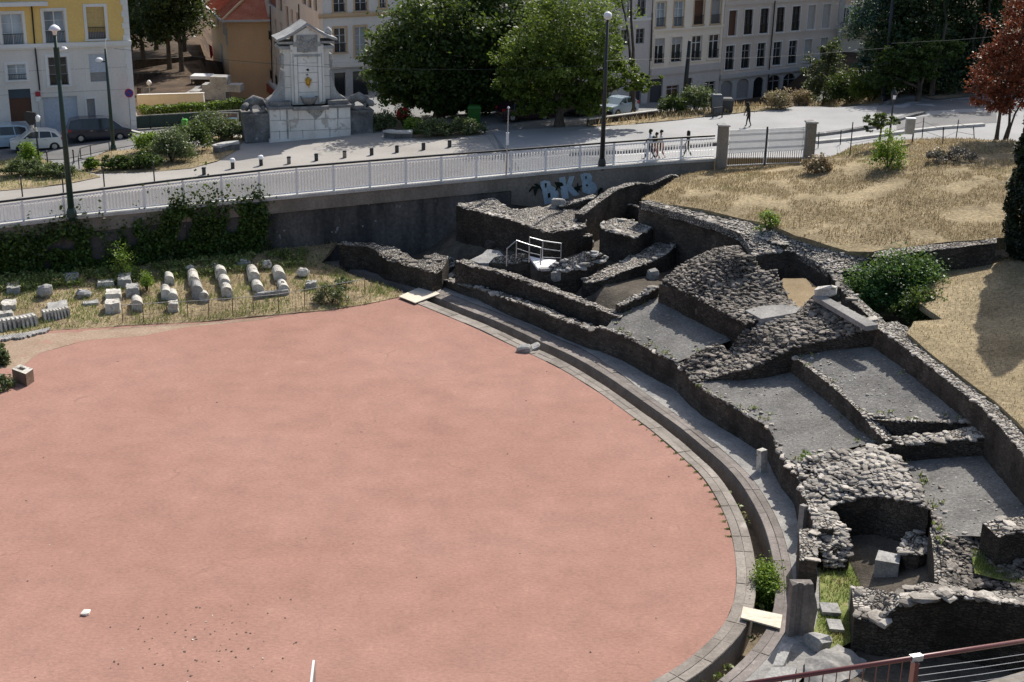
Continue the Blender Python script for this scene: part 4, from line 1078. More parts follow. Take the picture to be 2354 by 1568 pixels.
half_drum('long half drum at the head of the second row', 447, 660, .74, 1.7, .62)
half_drum('grey mossy half drum in the middle of the second row', 455, 688, .70, 1.2, .8, mat='stone_grey')
half_drum('cream capped block at the foot of the second row', 470, 694, .62, .5, .55)
boulder('small yellowish cap stone behind the third row', 491, 619, (.6, .5, .35), 'stone_light', 'rough_stone', 15)
half_drum('half drum with a shadowed end at the head of the third row', 509, 645, .74, .8, .72)
half_drum('smooth cream half drum in the middle of the third row', 518, 665, .74, 1.0, .62)
half_drum('pale broken half drum at the foot of the third row', 523, 684, .70, 1.0, .6)
boulder('low rough grey stone at the back of the fourth row', 558, 613, (.8, .6, .4), 'stone_grey', 'rough_stone', 18)
half_drum('long white half drum at the head of the fourth row', 585, 648, .74, 1.6, .6)
half_drum('squared white half drum at the foot of the fourth row', 594, 673, .74, 1.0, .5)
boulder('round white hollow stone at the back of the fifth row', 612, 621, (.6, .5, .6), 'stone_light', 'rough_stone', 21)
half_drum('white half drum at the head of the fifth row', 644, 647, .76, 1.3, .62)
half_drum('white coffin shaped block with a small square hole', 653, 671, .68, 1.2, .42, hole=True)
boulder('rough white broken stone at the right end of the rows', 694, 640, (.75, .6, .62), 'stone_light', 'rough_stone', 24)
boulder('fist sized pale stone in front of the broken white stone', 708, 652, (.3, .25, .2), 'stone_light', 'rough_stone', 25)
slab('dark grey flat block beside the green wire panel', 702, 668, 728, 664, .35, 8, 'stone_grey')
slab('long thin stone bench slab behind the wire fence', 585, 688, 664, 678, .3, 5, 'stone_grey')
# ribbed stones at the arena edge
def ribbed(label, pts, w, h, n):
    root = MB(); a = [GS(*p) for p in pts]
    a = resample(a, n * 2 + 1)
    for i in range(n):
        p, q = a[i * 2], a[i * 2 + 1]; d = (q - p); d.z = 0
        nrm = Vector((-d.y, d.x, 0)).normalized()
        if nrm.y < 0: nrm = -nrm
        b = [p - nrm * .05, q - nrm * .05, q + nrm * w, p + nrm * w]
        t = [p + nrm * .12, q + nrm * .12, q + nrm * w, p + nrm * w]
        root.hexa([Vector((v.x, v.y, v.z - .1)) for v in b] + [Vector((v.x, v.y, v.z + h)) for v in t])
    for i in range(len(a) - 1):
        p, q = a[i], a[i + 1]; d = (q - p); nrm = Vector((-d.y, d.x, 0)).normalized()
        if nrm.y < 0: nrm = -nrm
        root.cm = 1
        z = lambda v, k: Vector((v.x, v.y, v.z + k))
        root.hexa([z(p + nrm * .16, -.1), z(q + nrm * .16, -.1), z(q + nrm * (w + .25), -.1), z(p + nrm * (w + .25), -.1), z(p + nrm * .2, h * .8), z(q + nrm * .2, h * .8), z(q + nrm * (w + .25), h * .93), z(p + nrm * (w + .25), h * .93)])
    return tag(root.build('fluted_stone', [M['stone_light'], M['stone_grey']]), label, 'carved stone', 'fluted stones at the arena edge')
ribbed('long dark fluted stone lying at the left picture edge', [(-30, 768), (20, 761), (60, 755), (92, 748)], .55, .55, 12)
ribbed('shorter fluted stone with a broken right end', [(104, 740), (135, 735), (165, 728)], .5, .5, 8)
mb = MB(); rg = random.Random(5)
a = resample([P(-20, 786, .02), P(50, 777, .02), P(110, 764, .02)], 20)
for i in range(0, 19):
    p, q = a[i], a[i + 1]
    mb.bar(p + Vector((0, -.25 * rg.random(), .05)), p + Vector((.1, .5, .1)), .09, .1)
    mb.bar(p.lerp(q, .1) + Vector((0, rg.uniform(-.2, .3), .06)), q + Vector((0, rg.uniform(-.2, .3), .06)), .08, .1)
tag(mb.build('carved_kerb', M['stone_grey']), 'worn kerb fragment with carved loops at the left edge of the arena', 'carved stone')
# stone box with a hole, white stone, loose stones in the arena
bx_ = thing('stone_box', 'cream hollow stone block with a dark square hole at the left of the arena', 'stone block', tuple(P(50, 865)))
mb = MB(); t = [P(27, 848, .62), P(59, 860, .62), P(76, 848, .62), P(46, 837, .62)]
h_ = [P(38, 848, .62), P(52, 852, .62), P(60, 847, .62), P(46, 843, .62)]
bt = [Vector((v.x, v.y, 0)) for v in t]
for i in range(4):
    j = (i + 1) % 4; mb.quad(bt[i], bt[j], t[j], t[i], 1); mb.quad(t[i], t[j], h_[j], h_[i])
    mb.quad(h_[i], h_[j], Vector((h_[j].x, h_[j].y, .2)), Vector((h_[i].x, h_[i].y, .2)))
mb.build('block', [M['stone_light'], rough_mat('brown_stone_side', (.13, .09, .065), (.22, .155, .115), 2, 12, .9, .4, .02)], bx_)
mb = MB(); mb.add([Vector((v.x, v.y, .2)) for v in h_], [(0, 1, 2, 3)]); mb.build('hollow', M['black_metal'], bx_)  # black floor sheet paints the shade inside the hole
mb = MB(); mb.rock((P(197, 1411).x, P(197, 1411).y, .04), (.28, .26, .14), random.Random(3)); tag(mb.build('white_stone', plain('chalk_stone', (.82, .8, .72), .8)), 'single flat white stone on the red arena floor', 'stone')
GA = 'rocks on the inner kerb of the arena'
mb = MB(); rg = random.Random(9); mb.rock(tuple(P(1204, 808) + Vector((0, 0, .12))), (.75, .5, .42), rg); mb.rock(tuple(P(1222, 803) + Vector((.1, 0, .1))), (.7, .45, .3), rg)
tag(mb.build('broken_rock', M['stone_grey']), 'broken dark rock lying on the inner kerb of the arena', 'rock')
# specks of gravel on the arena
mb = MB(); rg = random.Random(14)
for k in range(120):
    if k < 70: px, py = rg.gauss(470, 110), rg.gauss(1470, 45)
    else: px, py = rg.uniform(20, 1600), rg.uniform(830, 1560)
    p = P(px, py)
    if inpoly(p.x, p.y, [(q[0], q[1]) for q in bound]) and adist(p.x, p.y) > .4:
        mb.rock((p.x, p.y, .012), rg.uniform(.03, .075), rg, .3, m=0 if rg.random() < .9 else 1)
tag(mb.build('scattered_gravel', [plain('dark_grit', (.13, .095, .075), .9), M['stone_light']]), kind='stuff')

mb = MB(); patch(mb, [Vector((p.x, p.y, 0)) for p in [P(*q) for q in [(-60, 800), (0, 786), (100, 768), (300, 752), (480, 742), (640, 727), (600, 735), (430, 752), (330, 772), (200, 782), (90, 812), (40, 850), (-60, 870)]]], [], .5, 0, surf=lambda x, y: .006 + .012 * nz((x, y, 0), .6)); tag(mb.build('dusty_margin', rough_mat('dusty_margin', (.30, .215, .15), (.36, .27, .20), .8, 8, .95, .4, .02, (1.3, .6, (.36, .21, .165), .8), fmix=.5), smooth=True), kind='structure')
# planks over the channel
def plank(label, pts, z, th=.05, n=2):
    q = [P(x, y, z) for x, y in pts]; mb = MB()
    for k in range(n):
        a = q[0].lerp(q[3], k / n + .004); b = q[1].lerp(q[2], k / n + .004); c = q[1].lerp(q[2], (k + 1) / n - .004); d = q[0].lerp(q[3], (k + 1) / n - .004)
        mb.hexa([v - Vector((0, 0, th)) for v in (a, b, c, d)] + [a, b, c, d])
    return tag(mb.build('plank', M['plank']), label, 'plank')
plank('bleached board bridge over the channel at the near right of the arena', [(1702, 1419), (1793, 1444), (1798, 1413), (1708, 1394)], .16)
plank('wide pale board ramp at the far tip of the arena', [(916, 681), (954, 696), (1011, 675), (976, 655)], .14, n=1)
mb = MB(); q = [P(1008, 676, .1), P(974, 655, .1), P(1008, 643, .16), P(1038, 626, .35), P(1044, 632, .35), P(1018, 655, .16)]
patch(mb, q, [], .4, .02, 1, .15); tag(mb.build('path', M['strip'], smooth=True), kind='structure')
mb = MB(); patch(mb, T([(1080, 598, 1.75), (1108, 585, 1.9), (1120, 573, 2.1), (1147, 576, 2.1), (1160, 590, 1.95), (1130, 605, 1.8), (1100, 604, 1.75)]), [], .4, .03, 1, .2); tag(mb.build('stone_slab', M['stone_grey']), 'flat worn slab in the passage behind the parallel wall', 'stone slab')

# ramp and handrail in the passage
mb = MB(); q = T([(1216, 585, .95), (1250, 618, .7), (1278, 600, .9), (1268, 598, .95)])
mb.prism(T([(1214, 588, 2.2), (1236, 617, 2.2), (1264, 616, 2.2), (1278, 598, 2.2), (1240, 594, 2.2)]), (0, 0, -.12)); tag(mb.build('ramp_plate', M['white_metal']), 'white sunlit ramp plate below the metal handrail', 'ramp')
hr = thing('handrail', 'thin galvanised metal handrail on both sides of the white ramp', 'handrail', tuple(P(1225, 610, 2.0)))
def za(x, y, ox=985.3, oy=485.3, s=.20163): return (ox + x * s, oy + y * s)
def rail_set(posts, hgt, zb):
    P3 = []
    for (x, y, z) in posts:
        b = P(*za(x, y), z); P3.append((b, b + Vector((0, 0, hgt))))
    return P3
dA = 71.3
A_ = [DD(*za(x, y), dA) for x, y in ((890, 430), (1000, 335), (1145, 385), (1278, 420))]
mb = MB(); mb.tube(A_, .032, 8); mb.build('top_rail', M['steel'], hr)
mb = MB(); mb.tube([A_[1] - Vector((0, 0, .45)), A_[2] - Vector((0, 0, .45)), A_[3] - Vector((0, 0, .42))], .022, 6); mb.build('mid_rail', M['steel'], hr)
for p in A_:
    mb = MB(); mb.tube([p, p - Vector((0, 0, 1.0))], .032, 6); mb.build('post', M['steel'], hr)
B_ = [DD(*za(x, y), 72.6) for x, y in ((1150, 300), (1300, 340), (1510, 370))]
mb = MB(); mb.tube(B_, .032, 8); mb.build('top_rail', M['steel'], hr)
mb = MB(); mb.tube([p - Vector((0, 0, .45)) for p in B_], .022, 6); mb.tube([B_[1] - Vector((0, 0, .95)), B_[2] - Vector((0, 0, .85))], .022, 6); mb.build('mid_rail', M['steel'], hr)
for p in B_:
    mb = MB(); mb.tube([p, p - Vector((0, 0, 1.3))], .032, 6); mb.build('post', M['steel'], hr)

# upright dressed stones by the podium
def upright(label, base_px, w, dep, h, mat, top_rag=.1, rz=0., name='standing_stone', lean=0., mould=False):
    c = P(*base_px, .06); mb = MB(); n = 6; co_, si_ = math.cos(rz), math.sin(rz); rg = random.Random(int(base_px[0]))
    prof = [(-w / 2, 0), (w / 2, 0), (w / 2, dep), (-w / 2, dep)]
    if mould: prof = [(-w / 2, 0), (-w * .30, 0), (-w * .26, .07), (-w * .1, .07), (-w * .06, .0), (w * .18, 0), (w * .2, .05), (w / 2, .05), (w / 2, dep), (-w / 2, dep)]
    m = len(prof); V = []; FS = []
    for j in range(n + 1):
        t = j / n
        for i, (x, y) in enumerate(prof):
            k = 1 if x < 0 else 1 - (.42 * max(0, (t - .55) / .45) + .08 * math.sin(t * 9)) * (.9 if mould else .1)
            X = x * k; Y = y + lean * t
            zz = h * t + (top_rag * rg.uniform(-1, 1) if j == n else 0)
            V.append((c.x + X * co_ - Y * si_, c.y + X * si_ + Y * co_, c.z + zz - .06))
    for j in range(n):
        for i in range(m):
            i2 = (i + 1) % m; FS.append((j * m + i, j * m + i2, (j + 1) * m + i2, (j + 1) * m + i))
    FS.append(tuple(n * m + k for k in range(m)))
    mb.add(V, FS); return tag(mb.build(name, M[mat]), label, 'standing stone')
upright('tall moulded standing stone with a jagged right edge beside the green turf', (1842, 1463), .88, .32, 1.9, 'pave', .05, .15, lean=.05, mould=True)
upright('small pale stone post leaning on the podium wall', (1756, 1086), .32, .3, .95, 'stone_light', .05, .5, lean=.1)
upright('thin weathered pilaster slab against the podium wall', (1846, 1238), .2, .25, 1.35, 'strip', .05, .6)
mb = MB(); mb.rock(tuple(S(1895, 671, 1.75)), (1.0, .7, .55), random.Random(2)); tag(mb.build('loose_boulder', M['stone_light']), 'pale wedge shaped boulder at the head of the bush filled trench', 'boulder')
for lab, x, y, w_, h2 in (('larger flat grey flagstone in the turf', 1906, 1405, .6, .14), ('smaller flat grey flagstone in the turf', 1918, 1441, .46, .1)):
    c = P(x, y, .14); mb = MB(); rg = random.Random(int(x))
    mb.prism([c + Vector((-w_ / 2, -.28, 0)), c + Vector((w_ / 2, -.34, 0)), c + Vector((w_ * .52, .3, 0)), c + Vector((-w_ * .45, .34, 0))], (0, 0, h2)); tag(mb.build('flagstone', M['stone_grey']), lab, 'flagstone')
mb = MB(); mb.rock(tuple(P(1880, 1478, .2)), (.8, .7, .6), random.Random(7)); tag(mb.build('loose_boulder', M['stone_grey']), 'mossy boulder at the foot of the tall standing stone', 'boulder')
mb = MB(); q = T([(1955, 1344, 1.0), (1978, 1352, 1.0), (1998, 1362, 1.0), (1985, 1372, .95), (1960, 1362, .95)]); mb.prism(q, (0, 0, -.9)); tag(mb.build('stone_block', M['stone_grey']), 'broken square stone block at the corner of the massive ruined wall', 'stone block')
mb = MB()
for a, b, c, d in (((1795, 1478), (1822, 1480), (1800, 1530), (1775, 1530)), ((1775, 1532), (1832, 1532), (1815, 1580), (1740, 1580))):
    q = T([(a[0], a[1], .35), (b[0], b[1], .35), (c[0], c[1], .3), (d[0], d[1], .3)]); mb.hexa([v - Vector((0, 0, .3)) for v in q] + q)
tag(mb.build('stone_steps', M['stone_grey']), 'dark stone kerb blocks below the tall standing stone', 'kerb stones')

# ------------------------------------------------------------------ plants
def bush(label, cat, c, rad, mat, n, per, lsz, seed, group=None, name='bush', hollow=.4, twigs=True, flatten=.8, bottom=-.4, cr_=None):
    n = int(n * 1.7); per = int(per * 1.25)
    c = Vector(c); b = thing(name, label, cat, tuple(c), group)
    ctr = (c.x, c.y, c.z + rad[2] * .55)
    leaves('foliage', mat, clump_pts(seed, ctr, rad, n, per, cr_ or rad[2] * .35, hollow, flatten, bottom), lsz, seed, b)
    if twigs:
        mb = MB(); rg = random.Random(seed)
        for k in range(7):
            a = rg.uniform(0, 2 * PI); e = Vector((c.x + math.cos(a) * rad[0] * .7, c.y + math.sin(a) * rad[1] * .7, c.z + rad[2] * rg.uniform(.5, 1.2)))
            mb.tube([c - Vector((0, 0, .1)), c.lerp(e, .5) + Vector((0, 0, .1)), e], [.04, .03, .012], 5)
        mb.build('stems', M['bark'], b)
    return b
bush('bright green bush growing in the drain channel beside the plank', 'bush', P(1758, 1385, -.8), (.40, .72, .9), L5, 70, 56, .10, 61, bottom=-1)
bush('dark glossy green bush spilling over the trench wall', 'bush', P(2058, 722, 2.9), (2.4, 1.3, 1.8), leaf_mat('leaf_glossy', (.03, .085, .025), (.07, .16, .045), .3, patch=.9), 90, 70, .17, 62, hollow=.5)
bush('lower green bush at the right of the trench bush', 'bush', P(2125, 738, 3.4), (1.3, .8, .95), L1, 40, 50, .15, 63)
# channel weeds
pts = []; r = np.random.default_rng(31)
for i in range(int(len(AC) * .45), NA - 4):
    for k in range(16):
        o = r.uniform(oK(AL[i]) + .05, oK(AL[i]) + .32); p = offc(i, o)
        if nz((p.x, p.y, 0), .7) > -.05: pts.append((p.x + r.normal() * .05, p.y + r.normal() * .05, -.5 + r.uniform(0, .25)))
tag(leaves('channel_weeds', L9, pts, .16, 32, up=.6), kind='stuff')
pts = []
for i in range(int(len(AC) * .5), int(len(AC) * .66)):
    for k in range(70):
        o = -abs(r.normal()) * .10; p = offc(i, o)
        if nz((p.x, p.y, 3), .8) > -.22 - o * 3 * -1: pts.append((p.x, p.y, .0))
tag(leaves('edge_grass', leaf_mat('blade_vivid', (.06, .16, .02), (.14, .26, .05), .3), pts, .07, 33, upright=True, aspect=.25), kind='stuff')
for lab, x, y, rx, rz_ in (('yellow green bush at the left picture edge above the hollow block', -4, 812, .35, .35), ('round green shrub beside the hollow block', 4, 838, .38, .4), ('low green shrub below the hollow block', 2, 892, .6, .4)):
    bush(lab, 'shrub', P(x, y), (rx, rx * .8, rz_), L4 if 'low' in lab else L5, 22, 40, .12, int(x + y), name='shrub')
bush('tiny weed tuft on the lower mortar floor', 'weed', S(1851, 1056, .1), (.25, .25, .25), L5, 8, 18, .08, 66, name='weed', twigs=False)
bush('small weed tuft between the mortar floors and the ridge wall', 'weed', S(2018, 975, -.2), (.4, .3, .35), L4, 10, 22, .1, 67, name='weed', twigs=False)
bush('green weed cluster on the edge of the grass hill', 'weed', HILL and Vector((*P(1765, 525, 5.2)[:2], 5.1)), (.55, .45, .75), L5, 14, 30, .13, 68, name='weed')
# ivy on the retaining wall
def ivy(label, blobs, seed, n):
    r = np.random.default_rng(seed); pts = []
    x0 = min(b[0] for b in blobs); 
    while len(pts) < n:
        bx_, by_, rx_, ry_ = blobs[r.integers(len(blobs))]
        px = bx_ + r.normal() * rx_ * .5; py = by_ + r.normal() * ry_ * .5
        p, nn = wall_at(px, py, .0)
        g = GRS(p.x, p.y - .3)
        if p.z < g + .02: p.z = g + abs(r.normal()) * .25
        if nz((p.x * 1.0, p.z, 0), 1.1, seed) < -.28: continue
        q = p + nn * abs(r.normal()) * .22
        pts.append((q.x, q.y, q.z))
    c = wall_at(blobs[0][0], 620)[0]
    b = thing('ivy', label, 'ivy', (c.x, c.y - .3, GRS(c.x, c.y - .4)))
    leaves('foliage', L7, pts, .2, seed, b, up=.2, aspect=.75)
    mb = MB(); rg = random.Random(seed)
    for k in range(10):
        bl = blobs[rg.randrange(len(blobs))]; px = bl[0] + rg.uniform(-1, 1) * bl[2] * .5
        a, nn = wall_at(px, bl[1] + bl[3] * .5); e, _ = wall_at(px + rg.uniform(-10, 10), bl[1] - bl[3] * .4)
        a.z = max(GRS(a.x, a.y - .3), a.z - 1); mb.tube([a + nn * .08, a.lerp(e, .5) + nn * .12, e + nn * .06], [.03, .022, .01], 5)
        mb.build('stem', M['bark'], b); mb = MB()
ivy('dense ivy curtain on the left part of the retaining wall', [(60, 600, 60, 55), (110, 590, 70, 70), (170, 575, 70, 75), (200, 620, 60, 60), (45, 640, 70, 30), (20, 600, 50, 60)], 71, 15000)
ivy('second ivy curtain climbing to the coping right of the stained gap', [(310, 575, 35, 60), (395, 555, 50, 90), (410, 510, 30, 50), (470, 530, 60, 95), (530, 555, 75, 85), (570, 530, 40, 80), (590, 500, 20, 50), (470, 590, 110, 50), (320, 590, 60, 50)], 72, 17000)
bush('thin yellow green creeper in the stained gap of the wall', 'creeper', GS(284, 640), (.35, .3, 1.3), L5, 14, 26, .12, 73, name='creeper')
# tall weeds at the wall foot
pts = []
for k in range(7000):
    px = r.uniform(-20, 700); py = np.interp(px, [0, 300, 620, 700], [640, 618, 586, 578]) + r.uniform(0, 34)
    p = GS(px, py)
    if nz((p.x, p.y, 0), .9) > -.15: pts.append((p.x, p.y, p.z + r.uniform(0, .35)))
tag(leaves('wall_foot_weeds', L9, pts, .24, 75, up=.3, aspect=.4), kind='stuff')
bush('small bright sapling standing on the grass between the stones', 'sapling', GS(338, 668), (.35, .35, .7), L5, 14, 26, .12, 76, name='sapling')
bush('green wiry bush behind the wire fence', 'bush', GS(762, 695), (.9, .5, .7), L4, 22, 40, .12, 77)
bush('weeds between the wire fence and the ramp', 'weed', GS(790, 660), (.6, .5, .35), L4, 12, 30, .12, 78, name='weed', twigs=False)

# wire fence in front of the stones
wf = thing('wire_fence', 'thin rusty wire fence along the arena side of the stone collection', 'fence', tuple(GS(560, 715)))
fp = [(282, 742), (330, 740), (384, 735), (432, 733), (480, 730), (535, 726), (582, 722), (640, 716), (700, 706), (740, 698), (795, 688), (838, 680)]
fpt = [GS(*p) for p in fp]
for i, p in enumerate(fpt):
    mb = MB(); mb.tube([p - Vector((0, 0, .1)), p + Vector((.02, 0, 1.0))], .025, 6); mb.build('post', plain('rusty_post', (.20, .15, .10), .8) if i == 0 else bpy.data.materials['rusty_post'], wf)
mb = MB(); mb.tube([p + Vector((0, 0, .98)) for p in fpt], .018, 5); mb.build('top_wire', M['stone_grey'], wf)
mb = MB()
for a, b in zip(fpt, fpt[1:]):
    k = int((b - a).length / .16)
    for i in range(1, k):
        q = a.lerp(b, i / k); mb.tube([q, q + Vector((0, 0, .97))], .006, 3)
    for h in (.15, .4, .65): mb.tube([a + Vector((0, 0, h)), b + Vector((0, 0, h))], .006, 3)
mb.build('mesh', bpy.data.materials['rusty_post'], wf)

# near railing, sign and terrace below the photographer
rl = thing('railing', 'red brown steel railing with thin cables in the near right corner', 'railing', tuple(DD(2100, 1700, 19)))
RA = DD(1690, 1576, 17.6); RB = DD(2353, 1473, 20.2); RC = RB + (RB - RA) * .6
RM = DD(2102, 1512, 19.2)
RM = RA.lerp(RB, (RM.x - RA.x) / (RB.x - RA.x))
u = (RB - RA).normalized(); RA = RA - u * .5
mb = MB(); mb.tube([RA, RC], .042, 12); mb.build('handrail', M['rail_red'], rl, smooth=True)
for p in (RM, RC - u * .3, RA + u * .2):
    mb = MB(); mb.bar(p - Vector((0, 0, .05)), p - Vector((0, 0, 1.15)), .07, .22); mb.build('post', M['rail_red'], rl)
mb = MB(); mb.bar(RM - u * .12, RM + u * .12, .1, .1); mb.build('clamp', M['steel'], rl)
mb = MB()
for h in (.22, .36, .5, .64, .78):
    a, b = RM + u * .1, RC
    mb.tube([a.lerp(b, t) - Vector((0, 0, h + .06 * math.sin(PI * t))) for t in (0, .25, .5, .75, 1)], .006, 4)
mb.build('cable', M['steel'], rl)
mb = MB()
k = 15
for i in range(1, k):
    q = RA.lerp(RM, i / k); mb.tube([q, q - Vector((0, 0, 1.05))], .010, 5)
mb.build('baluster', M['rail_red'], rl)
mb = MB(); zt = RM.z - 1.15
q = [(-30, 8.0), (RA.x - .6, RA.y - .6), (RA.x - .2, RA.y + .25), (RC.x, RC.y + .25), (40, 22), (40, -10), (-30, -10)]
mb.prism([Vector((x, y, zt)) for x, y in q], (0, 0, -2.2)); tag(mb.build('viewing_terrace', M['concrete']), kind='structure')
sg = thing('sign', 'white framed information panel seen almost edge on at the bottom of the picture', 'sign', tuple(DD(722, 1700, 18)))
a = DD(721, 1519, 18.0); b = DD(706, 1580, 17.1); b.z = a.z - .25; c2 = a - Vector((0, 0, .8)); d2 = b - Vector((0, 0, .8))
mb = MB(); mb.quad(a, b, d2, c2); mb.prism([a, b, d2, c2], (.02, .012, 0)); mb.build('panel', plain('panel_brown', (.30, .22, .19), .6), sg)
mb = MB(); mb.bar(a, b, .035, .04); mb.bar(a, c2, .02, .03); mb.bar(b, d2, .03, .03); mb.bar(c2, d2, .03, .03); mb.build('frame', M['white_metal'], sg)
mb = MB(); mb.bar(a.lerp(c2, .9), Vector((a.x, a.y, zt - 2)), .06); mb.build('post', M['steel'], sg)
# ------------------------------------------------------------------ street level: ground, roads, beds
def ywall(x): return interp(x, [p.x for p in WT], [p.y for p in WT])
mb = MB(); xs = list(np.arange(-130, 131, 2.5)); V = []; FS = []
def rows_at(x):
    y0 = ywall(x) + .3 if x < 13.2 else interp(x, [13.2, 16, 22, 40, 130], [ywall(13) + .3, 85.3, 85.3, 85.6, 86])
    return [y0, y0 + 3] + list(np.linspace(y0 + 6, 150, 34)) + [180, 230, 320, 480, 800, 1500]
for x in xs:
    for y in rows_at(x): V.append((x if abs(x) < 129 else x * (1 if y < 150 else 12), y, G(x, y) - .02))
nr = len(rows_at(0))
for i in range(len(xs) - 1):
    for j in range(nr - 1): FS.append((i * nr + j, (i + 1) * nr + j, (i + 1) * nr + j + 1, i * nr + j + 1))
mb.add(V, FS); mb.m = [1 if V[f[0]][1] > 126 else 0 for f in FS]
tag(mb.build('ground', [M['pavement'], M['leaf_litter']], smooth=True), kind='structure')
def sheet(name, px, mat, dz, step=1.6):
    mb = MB(); b = [GP(*p) for p in px]
    patch(mb, [Vector((p.x, p.y, 0)) for p in b], [], step, 0, surf=lambda x, y: G(x, y) + dz)
    return tag(mb.build(name, M[mat] if isinstance(mat, str) else mat, smooth=True), kind='structure')
def sheetw(name, pts, mat, dz, step=1.6):
    mb = MB(); patch(mb, [Vector((p[0], p[1], 0)) for p in pts], [], step, 0, surf=lambda x, y: G(x, y) + dz)
    return tag(mb.build(name, M[mat] if isinstance(mat, str) else mat, smooth=True), kind='structure')
wl = [(p.x, p.y + .35) for p in WT]
g1 = GP(1130, 300); g2 = GP(560, 300); g3 = GP(330, 372)
cut = [q for q in wl if q[0] < GP(1180, 400).x]
g4 = GP(870, 300)
sheetw('plaza', cut + [(g1.x, g1.y), (g4.x, g4.y), (g2.x - 1, g2.y + 3), (g2.x - 6, g2.y - 2), (g3.x, g3.y), (-36, 80), (-50, 76)], 'plaza', .01)
sheet('left_road', [(-60, 372), (150, 366), (250, 345), (330, 330), (420, 312), (560, 300), (560, 288), (420, 292), (300, 308), (150, 326), (-60, 350)], 'asphalt', .02)
sheet('left_road_edge', [(-60, 349), (150, 325), (300, 307), (300, 302), (150, 310), (-60, 330)], 'asphalt', .024)
r1 = [q for q in wl if q[0] > GP(1185, 400).x]
pb = [GP(*p) for p in [(1130, 302), (1250, 296), (1370, 291), (1500, 283), (1640, 268), (1800, 250), (1980, 240), (2110, 235), (2270, 222), (2420, 218)]]
sheetw('right_road', r1 + [(17, 85.4), (24, 85.4), (40, 86)] + [(p.x, p.y) for p in pb[::-1]], 'road_pale', .012)
sheet('tree_shade_sheet', [(2010, 272), (2110, 258), (2200, 252), (2300, 248), (2300, 222), (2130, 233), (2020, 238)], 'asphalt', .018)  # darker asphalt sheet paints the tree shadow on the road
sheet('near_tree_shade_sheet', [(2060, 300), (2160, 290), (2290, 283), (2290, 255), (2160, 262), (2060, 277)], 'asphalt', .022)  # nearer dark sheet, tree shadow painted as darker asphalt
def kerb(label_name, px, w=.25, h=.14, mat='coping', dz=0):
    mb = MB(); q = [GP(*p) for p in px]; q = resample(q, 24)
    for a, b in zip(q, q[1:]):
        a = Vector((a.x, a.y, G(a.x, a.y) + h / 2 - .03 + dz)); b = Vector((b.x, b.y, G(b.x, b.y) + h / 2 - .03 + dz)); mb.bar(a, b, w, h + .06)
    return tag(mb.build(label_name, M[mat]), kind='structure')
kerb('kerb', [(1310, 357), (1440, 352), (1560, 341), (1660, 333), (1800, 322), (1920, 308), (2020, 292), (2080, 272), (2120, 262)], .45, .2, 'monu_dark')  # black stone colour stands in for the kerb's shaded face
kerb('kerb', [(1875, 330), (1960, 322), (2060, 309), (2160, 297), (2260, 290)], .4, .2, 'coping')
kerb('kerb', [(295, 301), (330, 310), (420, 305), (560, 290)], .3, .12, 'coping')
kerb('kerb', [(1180, 398), (1120, 312), (1000, 318), (880, 322)], .12, .04, 'stone_grey')
mb = MB()
for a, b in (((1140, 372), (1310, 356)), ((1350, 362), (1640, 345)), ((1330, 300), (1400, 296))):
    p, q = GP(*a), GP(*b); n = 6
    for i in range(n):
        u, v = p.lerp(q, i / n), p.lerp(q, (i + 1) / n); mb.bar(Vector((u.x, u.y, G(u.x, u.y) + .021)), Vector((v.x, v.y, G(v.x, v.y) + .021)), .16, .006)
tag(mb.build('road_marking', M['white_paint']), kind='structure')
def bed(nm, px, mat, dz=.05, step=.8):
    mb = MB(); b = [GP(*p) for p in px]
    sf, poly = patch(mb, [Vector((p.x, p.y, 0)) for p in b], [], step, 0, surf=lambda x, y: G(x, y) + dz + .06 * nz((x, y, 0), .8))
    tag(mb.build(nm, M[mat], smooth=True), kind='structure'); return poly
def blades(nm, poly, n, mat, size, seed, dz=.05):
    r = np.random.default_rng(seed); pts = []; k = 0
    xs = [p[0] for p in poly]; ys = [p[1] for p in poly]
    while len(pts) < n and k < n * 20:
        k += 1; x = r.uniform(min(xs), max(xs)); y = r.uniform(min(ys), max(ys))
        if inpoly(x, y, poly): pts.append((x, y, G(x, y) + dz + .06 * nz((x, y, 0), .8)))
    return tag(leaves(nm, mat, pts, size, seed, upright=True, aspect=.2), kind='stuff')
b1 = bed('flower_bed', [(188, 393), (225, 400), (350, 396), (440, 388), (500, 372), (548, 345), (560, 318), (470, 310), (380, 330), (300, 345), (245, 350), (195, 370)], 'drygrass')
b2 = bed('flower_bed', [(-80, 446), (0, 440), (90, 432), (160, 423), (232, 408), (200, 398), (130, 380), (100, 368), (40, 365), (-80, 380)], 'drygrass')
b3 = bed('flower_bed', [(865, 300), (900, 305), (960, 322), (1030, 320), (1112, 310), (1080, 292), (980, 282), (880, 280)], 'earth')
b4 = bed('grass_verge', [(1350, 293), (1450, 287), (1560, 277), (1680, 262), (1800, 252), (1930, 243), (2030, 237), (2030, 226), (1900, 228), (1750, 240), (1640, 252), (1540, 256), (1440, 268), (1370, 281)], 'drygrass')
bd5 = bed('park_soil', [(318, 268), (480, 262), (560, 250), (530, 200), (520, 120), (520, 0), (270, 0), (290, 200)], 'leaf_litter', .02, 2)
bd6 = bed('far_bank_soil', [(1960, 231), (2150, 230), (2260, 219), (2420, 214), (2420, 60), (2200, 60), (1990, 80)], 'earth', .03, 2)
blades('bed_grass', b2, 1500, L9, .22, 81); blades('bed_grass', b1, 900, L8, .2, 82); blades('verge_grass', b4, 2600, L8, .4, 83)
